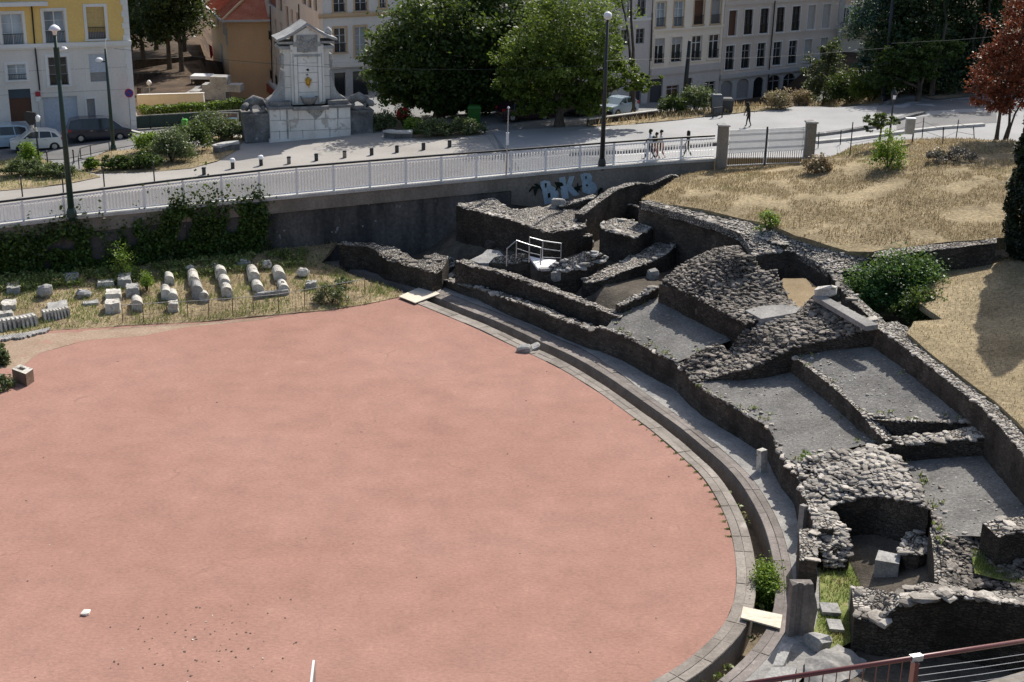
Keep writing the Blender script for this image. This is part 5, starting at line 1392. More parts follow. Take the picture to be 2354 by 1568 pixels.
for k, (x, y, rx, ry, rz_, m, lab) in enumerate([
    (60, 405, 1.6, 1.0, .7, L4, 'dense low shrub at the left end of the far left bed'), (130, 408, 1.5, .9, .55, L4, 'low shrub at the right end of the far left bed'), (72, 384, .6, .5, 1.0, L5, 'yellow green upright shrub in the far left bed'),
    (280, 390, 1.2, .8, .6, L1, 'clipped dark low shrub at the front of the plaza bed'), (335, 388, 1.2, .8, .7, L1, 'dark shrub at the front middle of the plaza bed'),
    (395, 372, 1.6, 1.0, 1.4, L4, 'large grey green flowering shrub in the plaza bed'), (440, 350, 1.5, .9, 1.3, L1, 'green shrub behind the flowering one in the plaza bed'), (480, 325, 1.5, 1.0, 1.3, L4, 'bushy shrub beside the monument wing'), (530, 320, 1.0, .8, .9, L4, 'silvery shrub behind the left bench'),
    (345, 352, 1.1, .8, .9, L5, 'pale green loose shrub at the back of the plaza bed'), (210, 390, .5, .4, .5, L5, 'small green tuft inside the hoop rail'),
    (880, 300, 1.0, .8, .85, L4, 'round grey green shrub right of the monument'), (952, 308, .8, .6, .7, L5, 'bright yellow green shrub in the right bed'), (1000, 315, 1.3, .7, .8, L4, 'mottled shrub in the middle of the right bed'), (1070, 310, 1.4, .7, .7, L4, 'mottled shrub at the end of the right bed'),
    (1548, 262, 1.0, .9, .9, L1, 'small rounded dark shrub on the verge'), (1600, 258, 1.1, .9, 1.3, L4, 'pale feathery shrub on the verge near the bins'), (1840, 245, 1.2, .8, 1.0, L8, 'dry straw coloured shrub on the verge'), (1790, 250, 1.0, .7, .9, L8, 'straw coloured weeds behind the man in black')]):
    p = GP(x, y); bush(lab, 'shrub', p, (rx, ry, rz_), m, int(26 * rx * rz_ ** .5) + 12, 46, .17, 100 + k, name='shrub', bottom=-.2)
p = GP(420, 360); tag(leaves('white_blossom', LF, clump_pts(8, (p.x, p.y - .6, p.z + .9), (2.0, .8, .7), 40, 9, .4), .14, 5), kind='stuff')
# clipped hedge with a dark panel fence, in front of the park
hp = [GP(325, 296), GP(560, 285)]
r = np.random.default_rng(3); pts = []
for k in range(6500):
    t = r.random(); q = GP(325, 280).lerp(GP(575, 262), t); pts.append((q.x + r.normal() * .15, q.y + r.uniform(-.4, .8), q.z + 1.2 * r.random() ** .5 + .3 * nz((q.x, 0, 0), .8)))
hg = thing('hedge', 'leafy hedge behind the dark panel fence left of the monument', 'hedge', tuple(GP(450, 272)))
leaves('foliage', L5, pts[:2600], .2, 7, hg); leaves('foliage', L1, pts[2600:], .2, 8, hg)
pf = thing('panel_fence', 'low dark green panel fence in front of the hedge', 'fence', tuple(GP(440, 295)))
a = GP(314, 297); b = GP(572, 282); n = 8
for i in range(n):
    p, q = a.lerp(b, i / n), a.lerp(b, (i + 1) / n); mb = MB(); mb.bar(p + Vector((0, 0, .5)), q + Vector((0, 0, .5)), .05, .95); mb.build('panel', M['green_metal'], pf)
for i in range(n + 1):
    p = a.lerp(b, i / n); mb = MB(); mb.bar(p, p + Vector((0, 0, 1.05)), .09); mb.build('post', M['dark_metal'], pf)
mb = MB(); mb.bar(a + Vector((0, 0, 1.03)), b + Vector((0, 0, 1.03)), .09, .05); mb.build('cap_rail', M['stone_grey'], pf)

# ------------------------------------------------------------------ white picket fence and gate
fx = lambda X: interp(X, [P_[0] for P_ in [(WT[i].x, 0) for i in range(len(WT))]], [0] * len(WT))
fence = thing('picket_fence', 'long white picket fence with a black handrail along the top of the retaining wall', 'fence', tuple(WT[30]))
FL = resample([p + wnorm(i) * -.18 for i, p in enumerate(WT)], 400)
def fh(p):
    px = interp(p.x, [q.x for q in WT], list(np.interp(np.linspace(0, 1, 60), np.linspace(0, 1, 60), [0] * 60))) if False else 0
    return interp(p.x, [-36, -26, -20, -14, -4, 5.5, 13], [1.15, 1.2, 1.42, 1.6, 1.52, 1.36, 1.36])
L = plen(FL); nb = int(L / 2.2); acc = [0.0]
for a, b in zip(FL, FL[1:]): acc.append(acc[-1] + (b - a).length)
def fat(s):
    s = min(max(s, 0), acc[-1]); k = int(np.searchsorted(acc, s)); k = min(max(k, 1), len(acc) - 1)
    return FL[k - 1].lerp(FL[k], (s - acc[k - 1]) / max(1e-9, acc[k] - acc[k - 1]))
for i in range(nb):
    s0, s1 = L * i / nb, L * (i + 1) / nb; mb = MB(); k = 12
    for j in range(1, k):
        p = fat(lerp(s0, s1, j / k)); q = fat(lerp(s0, s1, j / k) + .05); d = (q - p).normalized()
        w_ = .150 if p.x < -24.5 else (.092 if p.x < 6.3 else .062)
        hgt = fh(p) - .16; rz = math.atan2(d.y, d.x)
        dx, dy = d.x * w_ / 2, d.y * w_ / 2; z0, z1 = p.z + .08, p.z + .08 + hgt; mb.quad((p.x - dx, p.y - dy, z0), (p.x + dx, p.y + dy, z0), (p.x + dx, p.y + dy, z1), (p.x - dx, p.y - dy, z1))
    mb.build('picket_panel', M['slat'], fence)
    if fat(s0).x < 5:
        p = fat(s0) + Vector((0, .05, .1)); q = fat(s1) + Vector((0, .05, .1)); up = Vector((0, 0, fh(p) - .3)); mb = MB(); mb.quad(p, q, q + up, p + up); mb.build('infill_screen', M['screen'], fence)
    p = fat(s0); q = fat(s1)
    mb = MB(); mb.bar(p + Vector((0, 0, .1)), q + Vector((0, 0, .1)), .05, .07); mb.build('bottom_rail', M['white_metal'], fence)
    mb = MB(); mb.bar(p + Vector((0, 0, fh(p) - .12)), q + Vector((0, 0, fh(q) - .12)), .05, .07); mb.build('top_rail', M['white_metal'], fence)
    mb = MB(); mb.box((p.x, p.y, p.z + fh(p) / 2), (.12, .09, fh(p)), .35); mb.build('post', M['white_metal'], fence)
mb = MB(); mb.tube([fat(s) + Vector((0, .1, fh(fat(s)) + .05)) for s in np.linspace(0, L, 60)], .07, 8); mb.build('handrail', M['black_metal'], fence)

def pillar(label, px, py, d, h=2.7, w=.58):
    c = DD(px, py, d); t = thing('gate_pillar', label, 'pillar', tuple(c), 'square concrete gate pillars')
    mb = MB(); mb.box((c.x, c.y, c.z + h / 2 - .2), (w, w, h + .4), .1); mb.build('shaft', M['concrete'], t)
    mb = MB(); z = c.z + h; mb.hexa([(c.x + x * .38, c.y + y * .38, z) for x, y in ((-1, -1), (1, -1), (1, 1), (-1, 1))] + [(c.x + x * .38, c.y + y * .38, z + .1) for x, y in ((-1, -1), (1, -1), (1, 1), (-1, 1))])
    mb.hexa([(c.x + x * .36, c.y + y * .36, z + .1) for x, y in ((-1, -1), (1, -1), (1, 1), (-1, 1))] + [(c.x + x * .05, c.y + y * .05, z + .2) for x, y in ((-1, -1), (1, -1), (1, 1), (-1, 1))]); mb.build('cap', M['stone_grey'], t); return c
c1 = pillar('square concrete gate pillar at the end of the picket fence', 1656, 386, 84.6)
c2 = pillar('square concrete gate pillar on the grass side of the gate', 1856, 378, 85.4)
gt = thing('gate', 'double leaf white barred gate with black frame between the two pillars', 'gate', tuple((c1 + c2) / 2))
ga = c1 + Vector((.35, 0, .15)); gb = c2 + Vector((-.35, 0, .15)); gm = (ga + gb) / 2; HG = 2.25
for a, b in ((ga, gm - Vector((.06, 0, 0))), (gm + Vector((.06, 0, 0)), gb)):
    mb = MB(); up = Vector((0, 0, HG))
    mb.bar(a, a + up, .07); mb.bar(b, b + up, .07); mb.bar(a, b, .05); mb.bar(a + up, b + up, .05); mb.bar(a + Vector((0, 0, .8)), b + Vector((0, 0, .8)), .04)
    lf = mb.build('gate_leaf', M['white_metal'], gt)
    mb = MB(); k = 17
    for i in range(1, k):
        q = a.lerp(b, i / k); mb.quad((q.x - .075, q.y - .03, q.z + .8), (q.x + .075, q.y - .03, q.z + .8), (q.x + .075, q.y - .03, q.z + HG - .05), (q.x - .075, q.y - .03, q.z + HG - .05))
    for z in (1.05, 1.5, 1.95): q0, q1 = a + Vector((0, -.04, z)), b + Vector((0, -.04, z)); mb.quad(q0 - Vector((0, 0, .07)), q1 - Vector((0, 0, .07)), q1 + Vector((0, 0, .07)), q0 + Vector((0, 0, .07)))
    mb.build('white_bars', M['gate_slat'], lf)
    mb = MB()
    for i in range(1, k): q = a.lerp(b, i / k); mb.tube([q, q + Vector((0, 0, .8))], .022, 5)
    mb.build('black_bars', M['black_metal'], lf)
mb = MB(); mb.bar(gm - Vector((0, 0, .2)), gm + Vector((0, 0, HG + .15)), .1); mb.build('centre_post', M['black_metal'], gt)

# ------------------------------------------------------------------ monument
mo = GP(715, 320); MA = math.radians(18)
mon = thing('fountain_monument', 'tall white stone fountain monument with gabled roof and blackened side wings', 'monument', (mo.x, mo.y, mo.z - .15), rz=MA)
def mpart(name, mat, fn, smooth=False, parent=None):
    mb = MB(); fn(mb); o = mb.build(name, mat, None, smooth); o.parent = parent or mon; return o
def sxz(mb, loop, y0, y1, m=None): mb.prism([Vector((x, y0, z)) for x, z in loop], (0, y1 - y0, 0), m)
mpart('base_block', M['monu'], lambda mb: (mb.box((0, 1.4, 1.2), (5.9, 2.8, 2.4)), mb.box((0, 1.39, .12), (6.1, 3.0, .24))))
mpart('ledge', M['monu_dark'], lambda mb: (mb.box((0, 1.4, 2.50), (6.15, 3.1, .2)), mb.box((0, .2, 2.47), (2.6, 1.3, .26)), mb.box((-2.1, 1.2, 2.75), (1.5, 2.2, .3)), mb.box((2.1, 1.2, 2.75), (1.5, 2.2, .3))))
def jts(mb):
    for z in (.8, 1.6): mb.box((0, -.012, z), (5.88, .02, .035))
    for x, z in ((-2.2, 2.0), (-.9, 2.0), (1.1, 2.0), (2.0, 2.0), (-1.5, 1.2), (.3, 1.2), (2.0, 1.2), (-2.3, .5), (-.6, .5), (1.4, .5)): mb.box((x, -.012, z), (.035, .02, .76))
    mb.box((-1.7, -.014, 1.2), (.13, .022, 2.3)); mb.box((2.02, -.014, 2.0), (.12, .022, .8))
    mb.prism([Vector((-.5, -.016, 2.38)), Vector((1.1, -.016, 2.38)), Vector((.8, -.016, 1.9)), Vector((.35, -.016, 1.55)), Vector((.1, -.016, 1.9))], (0, .004, 0))
mpart('block_joints', M['stone_grey'], jts)
mpart('shaft', M['monu'], lambda mb: (mb.box((0, 1.5, 4.75), (2.4, 1.9, 4.3)), mb.box((-1.25, 1.75, 4.6), (.9, 1.6, 4.0)), mb.box((1.25, 1.75, 4.6), (.9, 1.6, 4.0)), mb.box((-.88, .54, 4.5), (.26, .1, 3.6)), mb.box((.88, .54, 4.5), (.26, .1, 3.6))))
def sj(mb):
    for z in (3.5, 4.2, 4.9, 5.6): mb.box((0, .545, z), (1.5, .02, .03))
    for z in (3.8, 4.6, 5.4): mb.box((-1.35, .945, z), (.66, .02, .03)); mb.box((1.35, .945, z), (.66, .02, .03))
    for x in (-1.03, -.74, .74, 1.03): mb.box((x, .482, 4.5), (.03, .03, 3.6))
mpart('shaft_joints', M['stone_grey'], sj)
mpart('entablature', M['monu_roof'], lambda mb: (mb.box((0, 1.5, 6.15), (1.9, 2.1, .18)), mb.box((0, 1.5, 6.95), (2.0, 2.14, .3)), mb.box((-1.45, 1.6, 6.7), (1.1, 2.0, .22)), mb.box((1.45, 1.6, 6.7), (1.1, 2.0, .22)), mb.box((-1.4, 1.6, 7.05), (1.25, 2.1, .16)), mb.box((1.4, 1.6, 7.05), (1.25, 2.1, .16))))
def orn(mb):
    rg = random.Random(4)
    mb.box((0, .45, 7.0), (1.5, .06, 1.2))
    for k in range(40): mb.rock((rg.uniform(-.7, .7), .42, rg.uniform(6.45, 7.55)), (.22, .14, .2), rg)
mpart('carving', M['stone_grey'], orn)
for s in (-1, 1):
    def side_orn(mb):
        rg = random.Random(5)
        mb.box((s * 1.76, 1.2, 5.7), (.16, .8, 1.0))
        for k in range(8): mb.rock((s * (1.78 + rg.uniform(-.06, .1)), .9 + rg.uniform(0, .6), rg.uniform(5.3, 6.1)), (.26, .2, .26), rg)
    mpart('side_carving', M['stone_grey'], side_orn)
mpart('attic', M['monu'], lambda mb: sxz(mb, [(-.95, 6.2), (.95, 6.2), (.95, 7.6), (0, 8.15), (-.95, 7.6)], .48, 2.5))
def rf(mb):
    for s in (-1, 1):
        lp = [(0, 8.28), (s * .9, 7.72), (s * 1.55, 7.38), (s * 2.15, 7.2), (s * 2.2, 7.34), (s * 1.6, 7.56), (s * .9, 7.92), (0, 8.5)]
        if s < 0: lp = lp[::-1]
        sxz(mb, lp, .2, 3.0)
mpart('roof', M['monu_roof'], rf)
mpart('finial', M['monu_roof'], lambda mb: mb.lathe([(.16, 0), (.22, .15), (.3, .4), (.2, .62), (.05, .75)], (1.75, 1.5, 7.3), 8), True)
for s in (-1, 1):
    lp = [(s * 1.68, 2.6), (s * 2.95, 2.6), (s * 2.9, 2.85), (s * 2.45, 3.15), (s * 2.1, 3.55), (s * 1.88, 4.1), (s * 1.78, 4.8), (s * 1.68, 5.0)]
    if s < 0: lp = lp[::-1]
    mpart('scroll', M['monu_roof'], lambda mb: sxz(mb, lp, .75, 2.3))
for s in (-1, 1):
    mpart('wing', M['monu_dark'], lambda mb: (mb.box((s * 3.85, 1.5, .95), (1.75, 2.2, 1.9)), mb.box((s * 3.85, 1.5, 1.98), (1.9, 2.35, .16))))
    def beast(mb):   # reclining carved creature with an arched back
        x0 = s * 3.85
        ps = [(x0 + s * .75, 1.3, 2.25), (x0 + s * .5, 1.3, 2.65), (x0, 1.3, 2.95), (x0 - s * .45, 1.3, 2.8), (x0 - s * .7, 1.3, 2.35)]
        mb.tube([Vector(p) for p in ps], [.24, .34, .36, .32, .22], 10)
        mb.tube([Vector((x0 + s * .55, .95, 2.65)), Vector((x0 + s * .85, .7, 2.5)), Vector((x0 + s * 1.0, .6, 2.4))], [.22, .24, .12], 8)
        mb.tube([Vector((x0 + s * .4, .8, 2.5)), Vector((x0 + s * .3, .6, 2.2)), Vector((x0 + s * .75, .5, 2.12))], [.14, .1, .09], 6)
        mb.tube([Vector((x0 - s * .5, .85, 2.5)), Vector((x0 - s * .6, .65, 2.2)), Vector((x0 - s * .15, .55, 2.12))], [.16, .12, .09], 6)
    mpart('carved_beast', M['monu_dark'], beast, True)
mpart('basin', M['monu_dark'], lambda mb: mb.lathe([(.3, 0), (.45, .15), (.62, .5), (.66, .62), (.55, .62), (.45, .4)], (0, .35, 2.6), 16), True)
def spout(mb):
    mb.lathe([(.03, 0), (.14, .08), (.19, .3), (.16, .5), (.10, .62), (.03, .66)], (0, .5, 3.95), 10)
    mb.tube([Vector((0, .45, 4.05)), Vector((0, .3, 4.0)), Vector((0, .22, 3.88))], [.06, .05, .04], 8)
    for sx in (-1, 1): mb.tube([Vector((sx * .1, .45, 4.3)), Vector((sx * .22, .42, 4.36)), Vector((sx * .2, .42, 4.5))], [.05, .04, .02], 6)
mpart('gilt_spout', M['gold'], spout, True)
mpart('dark_stains', M['black_metal'], lambda mb: (mb.lathe([(.09, 0), (.11, .06), (.05, .14)], (0, .52, 5.05), 8), mb.lathe([(.06, 0), (.07, .05), (.03, .1)], (-.06, .52, 4.72), 8)))
def cbench(label, pxs, seed):
    q = [GP(*p) for p in pxs]; a = resample(catmull(q, .3), 10); b = thing('stone_bench', label, 'bench', tuple(q[len(q) // 2]), 'curved stone benches beside the monument')
    def ext(mb, w, z0, z1, inset=0):
        V = []
        for i, p in enumerate(a):
            d = (a[min(i + 1, 9)] - a[max(i - 1, 0)]); n = Vector((-d.y, d.x, 0)).normalized()
            for o, z in ((-w / 2, z0), (w / 2, z0), (w / 2, z1), (-w / 2, z1)): V.append(p + n * o + Vector((0, 0, z)))
        FS = []
        for i in range(9):
            for k in range(4): FS.append((i * 4 + k, i * 4 + (k + 1) % 4, (i + 1) * 4 + (k + 1) % 4, (i + 1) * 4 + k))
        FS += [(3, 2, 1, 0), (36, 37, 38, 39)]; mb.add(V, FS)
    mb = MB(); ext(mb, .75, .42, .56); mb.build('seat', M['coping'], b)
    mb = MB(); ext(mb, .5, -.05, .42); mb.build('base', M['monu_dark'], b)
cbench('curved stone bench with a white top left of the monument', [(497, 353), (520, 346), (550, 343)], 1)
cbench('curved stone bench with a white top right of the monument', [(888, 316), (915, 319), (948, 318)], 2)
for i, (x, y, lab, capped) in enumerate([(469, 402, 'small black bollard nearest the plaza bed', 0), (535, 388, 'short bollard with a white ball top second from the plaza bed', 1), (600, 381, 'short bollard with a white ball top directly left of the first square ones', 1), (664, 377, 'weathered square bollard in front of the monument wing', 2), (727, 370, 'square black bollard below the monument', 0), (792, 363, 'square grey bollard right of the monument base', 2), (854, 357, 'square dark bollard below the monument right wing', 0), (912, 351, 'square dark bollard below the right bench', 0), (973, 345, 'square dark bollard below the right flower bed', 0), (1033, 339, 'square dark bollard nearest the thin signpost', 0)]):
    p = GP(x, y); t = thing('bollard', lab, 'bollard', tuple(p), 'bollards along the plaza edge')
    mb = MB(); mb.box((p.x, p.y, p.z + .2), (.24, .24, .44), .2); mb.build('post', M['dark_metal'] if capped != 2 else M['concrete'], t)
    mb = MB()
    if capped == 1: mb.lathe([(.08, 0), (.17, .05), (.2, .14), (.15, .25), (.04, .3)], (p.x, p.y, p.z + .42), 10)
    else: mb.hexa([(p.x + a * .14, p.y + b * .14, p.z + .42) for a, b in ((-1, -1), (1, -1), (1, 1), (-1, 1))] + [(p.x + a * .1, p.y + b * .1, p.z + .5) for a, b in ((-1, -1), (1, -1), (1, 1), (-1, 1))])
    mb.build('cap', M['white_metal'] if capped == 1 else M['dark_metal'], t)
for x, y, h, lab in ((355, 418, 1.2, 'thin black marker post at the plaza edge'), (240, 430, 1.2, 'thin black marker post left of the plaza bed'), (146, 443, 1.2, 'thin black marker post beside the green lamp post'), (52, 453, 1.25, 'thin black marker post at the far left fence'), (170, 375, .85, 'thin black post in front of the white car'), (110, 380, .9, 'slim grey post below the white car')):
    p = GP(x, y); mb = MB(); mb.tube([p - Vector((0, 0, .1)), p + Vector((0, 0, h))], .045, 8); mb.lathe([(.045, 0), (.07, .03), (.05, .1), (.01, .13)], (p.x, p.y, p.z + h - .02), 8)
    tag(mb.build('marker_post', M['black_metal']), lab, 'post', 'thin marker posts')
hoop = thing('hoop_rail', 'low black metal rail around the corner of the plaza bed', 'rail', tuple(GP(200, 380)))
q = [GP(*p) for p in ((252, 350), (209, 358), (186, 365), (182, 388), (204, 392), (236, 393), (300, 392))]
for i, p in enumerate(q):
    mb = MB(); mb.tube([p, p + Vector((0, 0, .75))], .035, 6); mb.build('post', M['black_metal'], hoop)
mb = MB()
for a, b in zip(q, q[1:]): mb.tube([a + Vector((0, 0, .73)), b + Vector((0, 0, .73))], .03, 6)
mb.build('rail', M['black_metal'], hoop)

# ------------------------------------------------------------------ lamp posts, signs, bins
def tube_at(mb, a, b, r0, r1, n=10): mb.tube([a, a.lerp(b, .5), b], [r0, (r0 + r1) / 2, r1], n)
def toppt(base, px, py):   # point straight above base that projects nearest this row
    return onplane(px, py, base, 0, 1)
def lamp_post(label, base, top_px, r0, r1, mat, head, name='lamp_post'):
    t = thing(name, label, 'lamp post', tuple(base), 'lamp posts')
    tp = toppt(base, *top_px); tp.x = base.x + (tp.x - base.x) * (1 if name == 'utility_pole' else .0)
    mb = MB(); tube_at(mb, base - Vector((0, 0, .3)), tp, r0, r1); mb.build('pole', mat, t, smooth=True)
    mb = MB(); mb.lathe([(r0 * 1.5, 0), (r0 * 1.45, .25), (r0 * 1.05, .5)], tuple(base - Vector((0, 0, .05))), 10); mb.build('foot', mat, t)
    if head == 'hood':
        mb = MB(); mb.lathe([(.10, -.25), (.13, -.05), (.30, 0), (.32, .05), (.22, .2), (.06, .3)], tuple(tp), 14); mb.build('lamp_head', M['white_metal'], t, smooth=True)
        mb = MB(); mb.tube([tp - Vector((0, 0, 2.6)), tp - Vector((0, 0, .9))], r1 * 1.9, 8); mb.build('collar', mat, t)
        mb = MB(); mb.tube([tp - Vector((-.05, 0, 1.1)), tp + Vector((.45, 0, -1.0))], .03, 6); mb.lathe([(.05, 0), (.2, .02), (.12, .12)], tuple(tp + Vector((.42, 0, -1.0))), 8); mb.build('side_light', M['white_metal'], t)
    if head == 'arm':
        a = tp - Vector((0, 0, .9)); mb = MB(); mb.tube([a, a + Vector((-.35, 0, -.02)), a + Vector((-.5, 0, .05))], .05, 6); mb.build('arm', mat, t)
        mb = MB(); mb.lathe([(.06, -.16), (.24, -.12), (.27, .02), (.12, .14)], tuple(a + Vector((-.5, 0, .12))), 12); mb.build('lamp_head', M['white_metal'], t, smooth=True)
        mb = MB(); mb.tube([tp, tp + Vector((.06, 0, .55)), tp + Vector((.1, 0, .7))], .035, 6); mb.build('tip', M['white_metal'], t)
    return t, tp
lp1 = DD(165, 496, wd(165) - .3)
_, tp1 = lamp_post('tall dark green lamp post standing in front of the picket fence at left', lp1, (125, 70), .2, .085, M['green_metal'], 'hood')
_, tp2 = lamp_post('shorter dark green lamp post with a small arm lamp beside the dark minivan', GP(261, 347), (240, 112), .16, .08, M['green_metal'], 'arm')
lp3 = DD(1383, 380, 83.6)
t3, tp3 = lamp_post('tall dark lamp post with a white globe rising from the middle of the picket fence', lp3, (1397, 45), .17, .085, M['dark_metal'], 'none')
mb = MB(); mb.lathe([(.05, -.05), (.1, .0), (.22, .08), (.27, .22), (.22, .38), (.08, .46)], tuple(tp3), 14); mb.build('globe', M['white_metal'], t3, smooth=True)
lp4 = GP(1570, 250); t4, tp4 = lamp_post('leaning dark pole in front of the cream apartment facade', lp4, (1585, 94), .2, .14, M['black_metal'], 'none', 'utility_pole')
lp5 = GP(2028, 232); t5, tp5 = lamp_post('tall dark pole at the edge of the right hand wood', lp5, (2056, -40), .22, .13, M['dark_metal'], 'none', 'utility_pole')
# ornate lantern
b = hit(2043, 322, lambda x, y: HILL(x, y) if inpoly(x, y, hpoly) else G(x, y), 60, 120)
ln = thing('street_lantern', 'black ornate street lantern on a grey post beside the small tree', 'lantern', tuple(b)); tpl = toppt(b, 2056, 232); tpl.x = b.x
mb = MB(); tube_at(mb, b - Vector((0, 0, .3)), tpl, .09, .05); mb.build('pole', M['dark_metal'], ln)
mb = MB(); mb.lathe([(.03, -.05), (.14, .1), (.24, .45), (.24, .5), (.05, .75), (.03, .9)], tuple(tpl), 8); mb.build('lantern_case', M['black_metal'], ln)
mb = MB(); mb.lathe([(.1, 0), (.17, .3)], tuple(tpl + Vector((0, -.06, .12))), 8); mb.build('glass', M['white_metal'], ln)
b = DD(1163, 403, 82.2); sp = thing('sign_post', 'thin grey sign post with a white meter box behind the picket fence', 'sign post', tuple(b)); tpl = toppt(b, 1167, 250); tpl.x = b.x + .08
mb = MB(); tube_at(mb, b, tpl, .05, .035, 8); mb.build('pole', M['steel'], sp)
mb = MB(); mb.box(b.lerp(tpl, .55), (.18, .14, .75)); mb.lathe([(.04, 0), (.09, .05), (.03, .14)], tuple(tpl), 8); mb.build('box', M['white_metal'], sp)
b = GP(345, 226); lb = thing('park_lamp', 'small globe lamp on a thin post in the park', 'lamp', tuple(b)); tpl = toppt(b, 345, 196); tpl.x = b.x
mb = MB(); tube_at(mb, b, tpl, .05, .04, 8); mb.build('pole', M['steel'], lb); mb = MB(); mb.lathe([(.06, -.05), (.2, .08), (.24, .22), (.14, .4), (.03, .46)], tuple(tpl), 10); mb.build('globe', M['white_metal'], lb, smooth=True)
# no-parking sign, red street sign, traffic signal
b = GP(302, 305); s1 = thing('parking_sign', 'round blue no parking sign with a red rim at the corner of the yellow building', 'sign', tuple(b)); c = onplane(297, 214, b, 0, 1)
mb = MB(); tube_at(mb, b, Vector((b.x, b.y, c.z + .2)), .035, .03, 6); mb.build('pole', M['steel'], s1)
def disc(mb, c, r, y, n=20, r0=0.0):
    o = [Vector((c.x + math.cos(2 * PI * k / n) * r, c.y + y, c.z + math.sin(2 * PI * k / n) * r)) for k in range(n)]
    mb.prism(o, (0, .015, 0))
mb = MB(); disc(mb, c, .34, -.08); mb.build('red_disc', plain('sign_red', (.45, .03, .03), .4), s1)
mb = MB(); disc(mb, c, .27, -.10); mb.build('blue_disc', plain('sign_blue', (.04, .06, .30), .4), s1)
mb = MB(); mb.bar(c + Vector((-.19, -.112, .19)), c + Vector((.19, -.112, -.19)), .012, .07); mb.build('red_bar', bpy.data.materials['sign_red'], s1)
b = GP(92, 385); tl = thing('traffic_signal', 'black traffic signal on a grey pole seen from behind in front of the white car', 'traffic signal', tuple(b)); c = onplane(72, 272, b, 0, 1)
px_ = onplane(80, 300, b, 0, 1)
mb = MB(); tube_at(mb, b - Vector((0, 0, .1)), Vector((px_.x + .05, b.y, c.z + .4)), .07, .05, 8); mb.build('pole', M['dark_metal'], tl)
mb = MB(); mb.prism([c + Vector((x, -.05, z)) for x, z in ((-.5, .35), (-.3, .45), (.3, .38), (.36, .1), (.2, -.25), (.05, -.5), (-.15, -.5), (-.42, -.15))], (0, .2, 0)); mb.build('backboard', M['black_metal'], tl)
mb = MB(); mb.lathe([(.1, -.2), (.16, -.05), (.17, .1), (.08, .22)], tuple(c + Vector((.46, -.05, .0))), 10); mb.build('visor', M['white_metal'], tl)
mb = MB(); mb.box(c + Vector((.02, -.06, -.62)), (.16, .14, .35)); mb.box(c + Vector((.22, -.06, -.75)), (.2, .1, .28)); mb.build('control_box', M['stone_light'], tl)
# bins
def bin_(label, px, py, w, h, mat, name='waste_bin'):
    p = GP(px, py); t = thing(name, label, 'bin', tuple(p)); mb = MB()
    mb.hexa([(p.x + x * w * .42, p.y + y * w * .42, p.z) for x, y in ((-1, -1), (1, -1), (1, 1), (-1, 1))] + [(p.x + x * w * .5, p.y + y * w * .5, p.z + h * .88) for x, y in ((-1, -1), (1, -1), (1, 1), (-1, 1))]); mb.build('body', mat, t)
    mb = MB(); mb.hexa([(p.x + x * w * .54, p.y + y * w * .54, p.z + h * .88) for x, y in ((-1, -1), (1, -1), (1, 1), (-1, 1))] + [(p.x + x * w * .4, p.y + y * w * .4, p.z + h) for x, y in ((-1, -1), (1, -1), (1, 1), (-1, 1))]); mb.build('lid', mat, t)
bin_('grey wheeled bin on the verge beside the dark container', 1645, 262, .85, 1.5, plain('bin_grey', (.10, .11, .12), .5))
bin_('low dark container with a pale frame beside the grey bin', 1668, 258, 1.0, 1.1, plain('bin_dark', (.03, .035, .04), .5), 'container')
bin_('tall bright green bin in the shade of the big tree', 1090, 288, 1.0, 1.5, plain('bin_green', (.02, .11, .012), .5))
bin_('small bright green litter bag holder at the panel fence', 425, 296, .4, .75, plain('bag_green', (.10, .42, .06), .5), 'litter_holder')
b = GP(520, 292); ip = thing('notice_board', 'framed notice board with pale blue bands left of the monument', 'notice board', tuple(b)); c = onplane(523, 268, b, 0, 1)
mb = MB(); mb.box(c, (1.6, .06, .5)); mb.build('panel', plain('board_dark', (.16, .09, .09), .6), ip); mb = MB(); mb.box(c + Vector((0, -.04, -.12)), (1.5, .02, .12)); mb.build('blue_band', plain('board_blue', (.35, .55, .62), .6), ip)
for s in (-1, 1):
    mb = MB(); mb.bar(Vector((c.x + s * .8, c.y, b.z)), Vector((c.x + s * .8, c.y, c.z + .3)), .07); mb.build('post', M['stone_grey'], ip)
mb = MB(); mb.bar(c + Vector((-.84, 0, .29)), c + Vector((.84, 0, .29)), .07); mb.build('top_bar', M['stone_grey'], ip)
# hill edge wire fence, info box, small verge rails
hf = thing('wire_fence', 'black thin wire fence along the upper edge of the grass hill', 'fence', tuple(P(2000, 330, 6.8)))
hq = []
for x0, y0, x1, y1 in ((1880, 341, 1882, 304), (1931, 333, 1933, 299), (1953, 357, 1960, 281), (2045, 322, 2046, 300), (2119, 317, 2123, 270), (2167, 330, 2168, 292), (2197, 318, 2203, 275), (2240, 322, 2237, 290)):
    b = hit(x0, y0, lambda x, y: HILL(x, y) if inpoly(x, y, hpoly) else G(x, y), 60, 120); t = onplane(x1, y1, b, 0, 1); mb = MB(); mb.tube([b - Vector((0, 0, .2)), t], .035, 6); mb.build('post', M['black_metal'], hf); hq.append((b, t))
mb = MB()
for (b, t), (b2, t2) in zip(hq, hq[1:]):
    for k in (.35, .8): mb.tube([b.lerp(t, k), b2.lerp(t2, k)], .012, 4)
mb.build('wire', M['black_metal'], hf)
b = hit(2096, 330, lambda x, y: HILL(x, y) if inpoly(x, y, hpoly) else G(x, y), 60, 120); ib = thing('post_box', 'grey metal box with a white top on a post at the hill edge', 'box on post', tuple(b)); c = onplane(2091, 291, b, 0, 1)
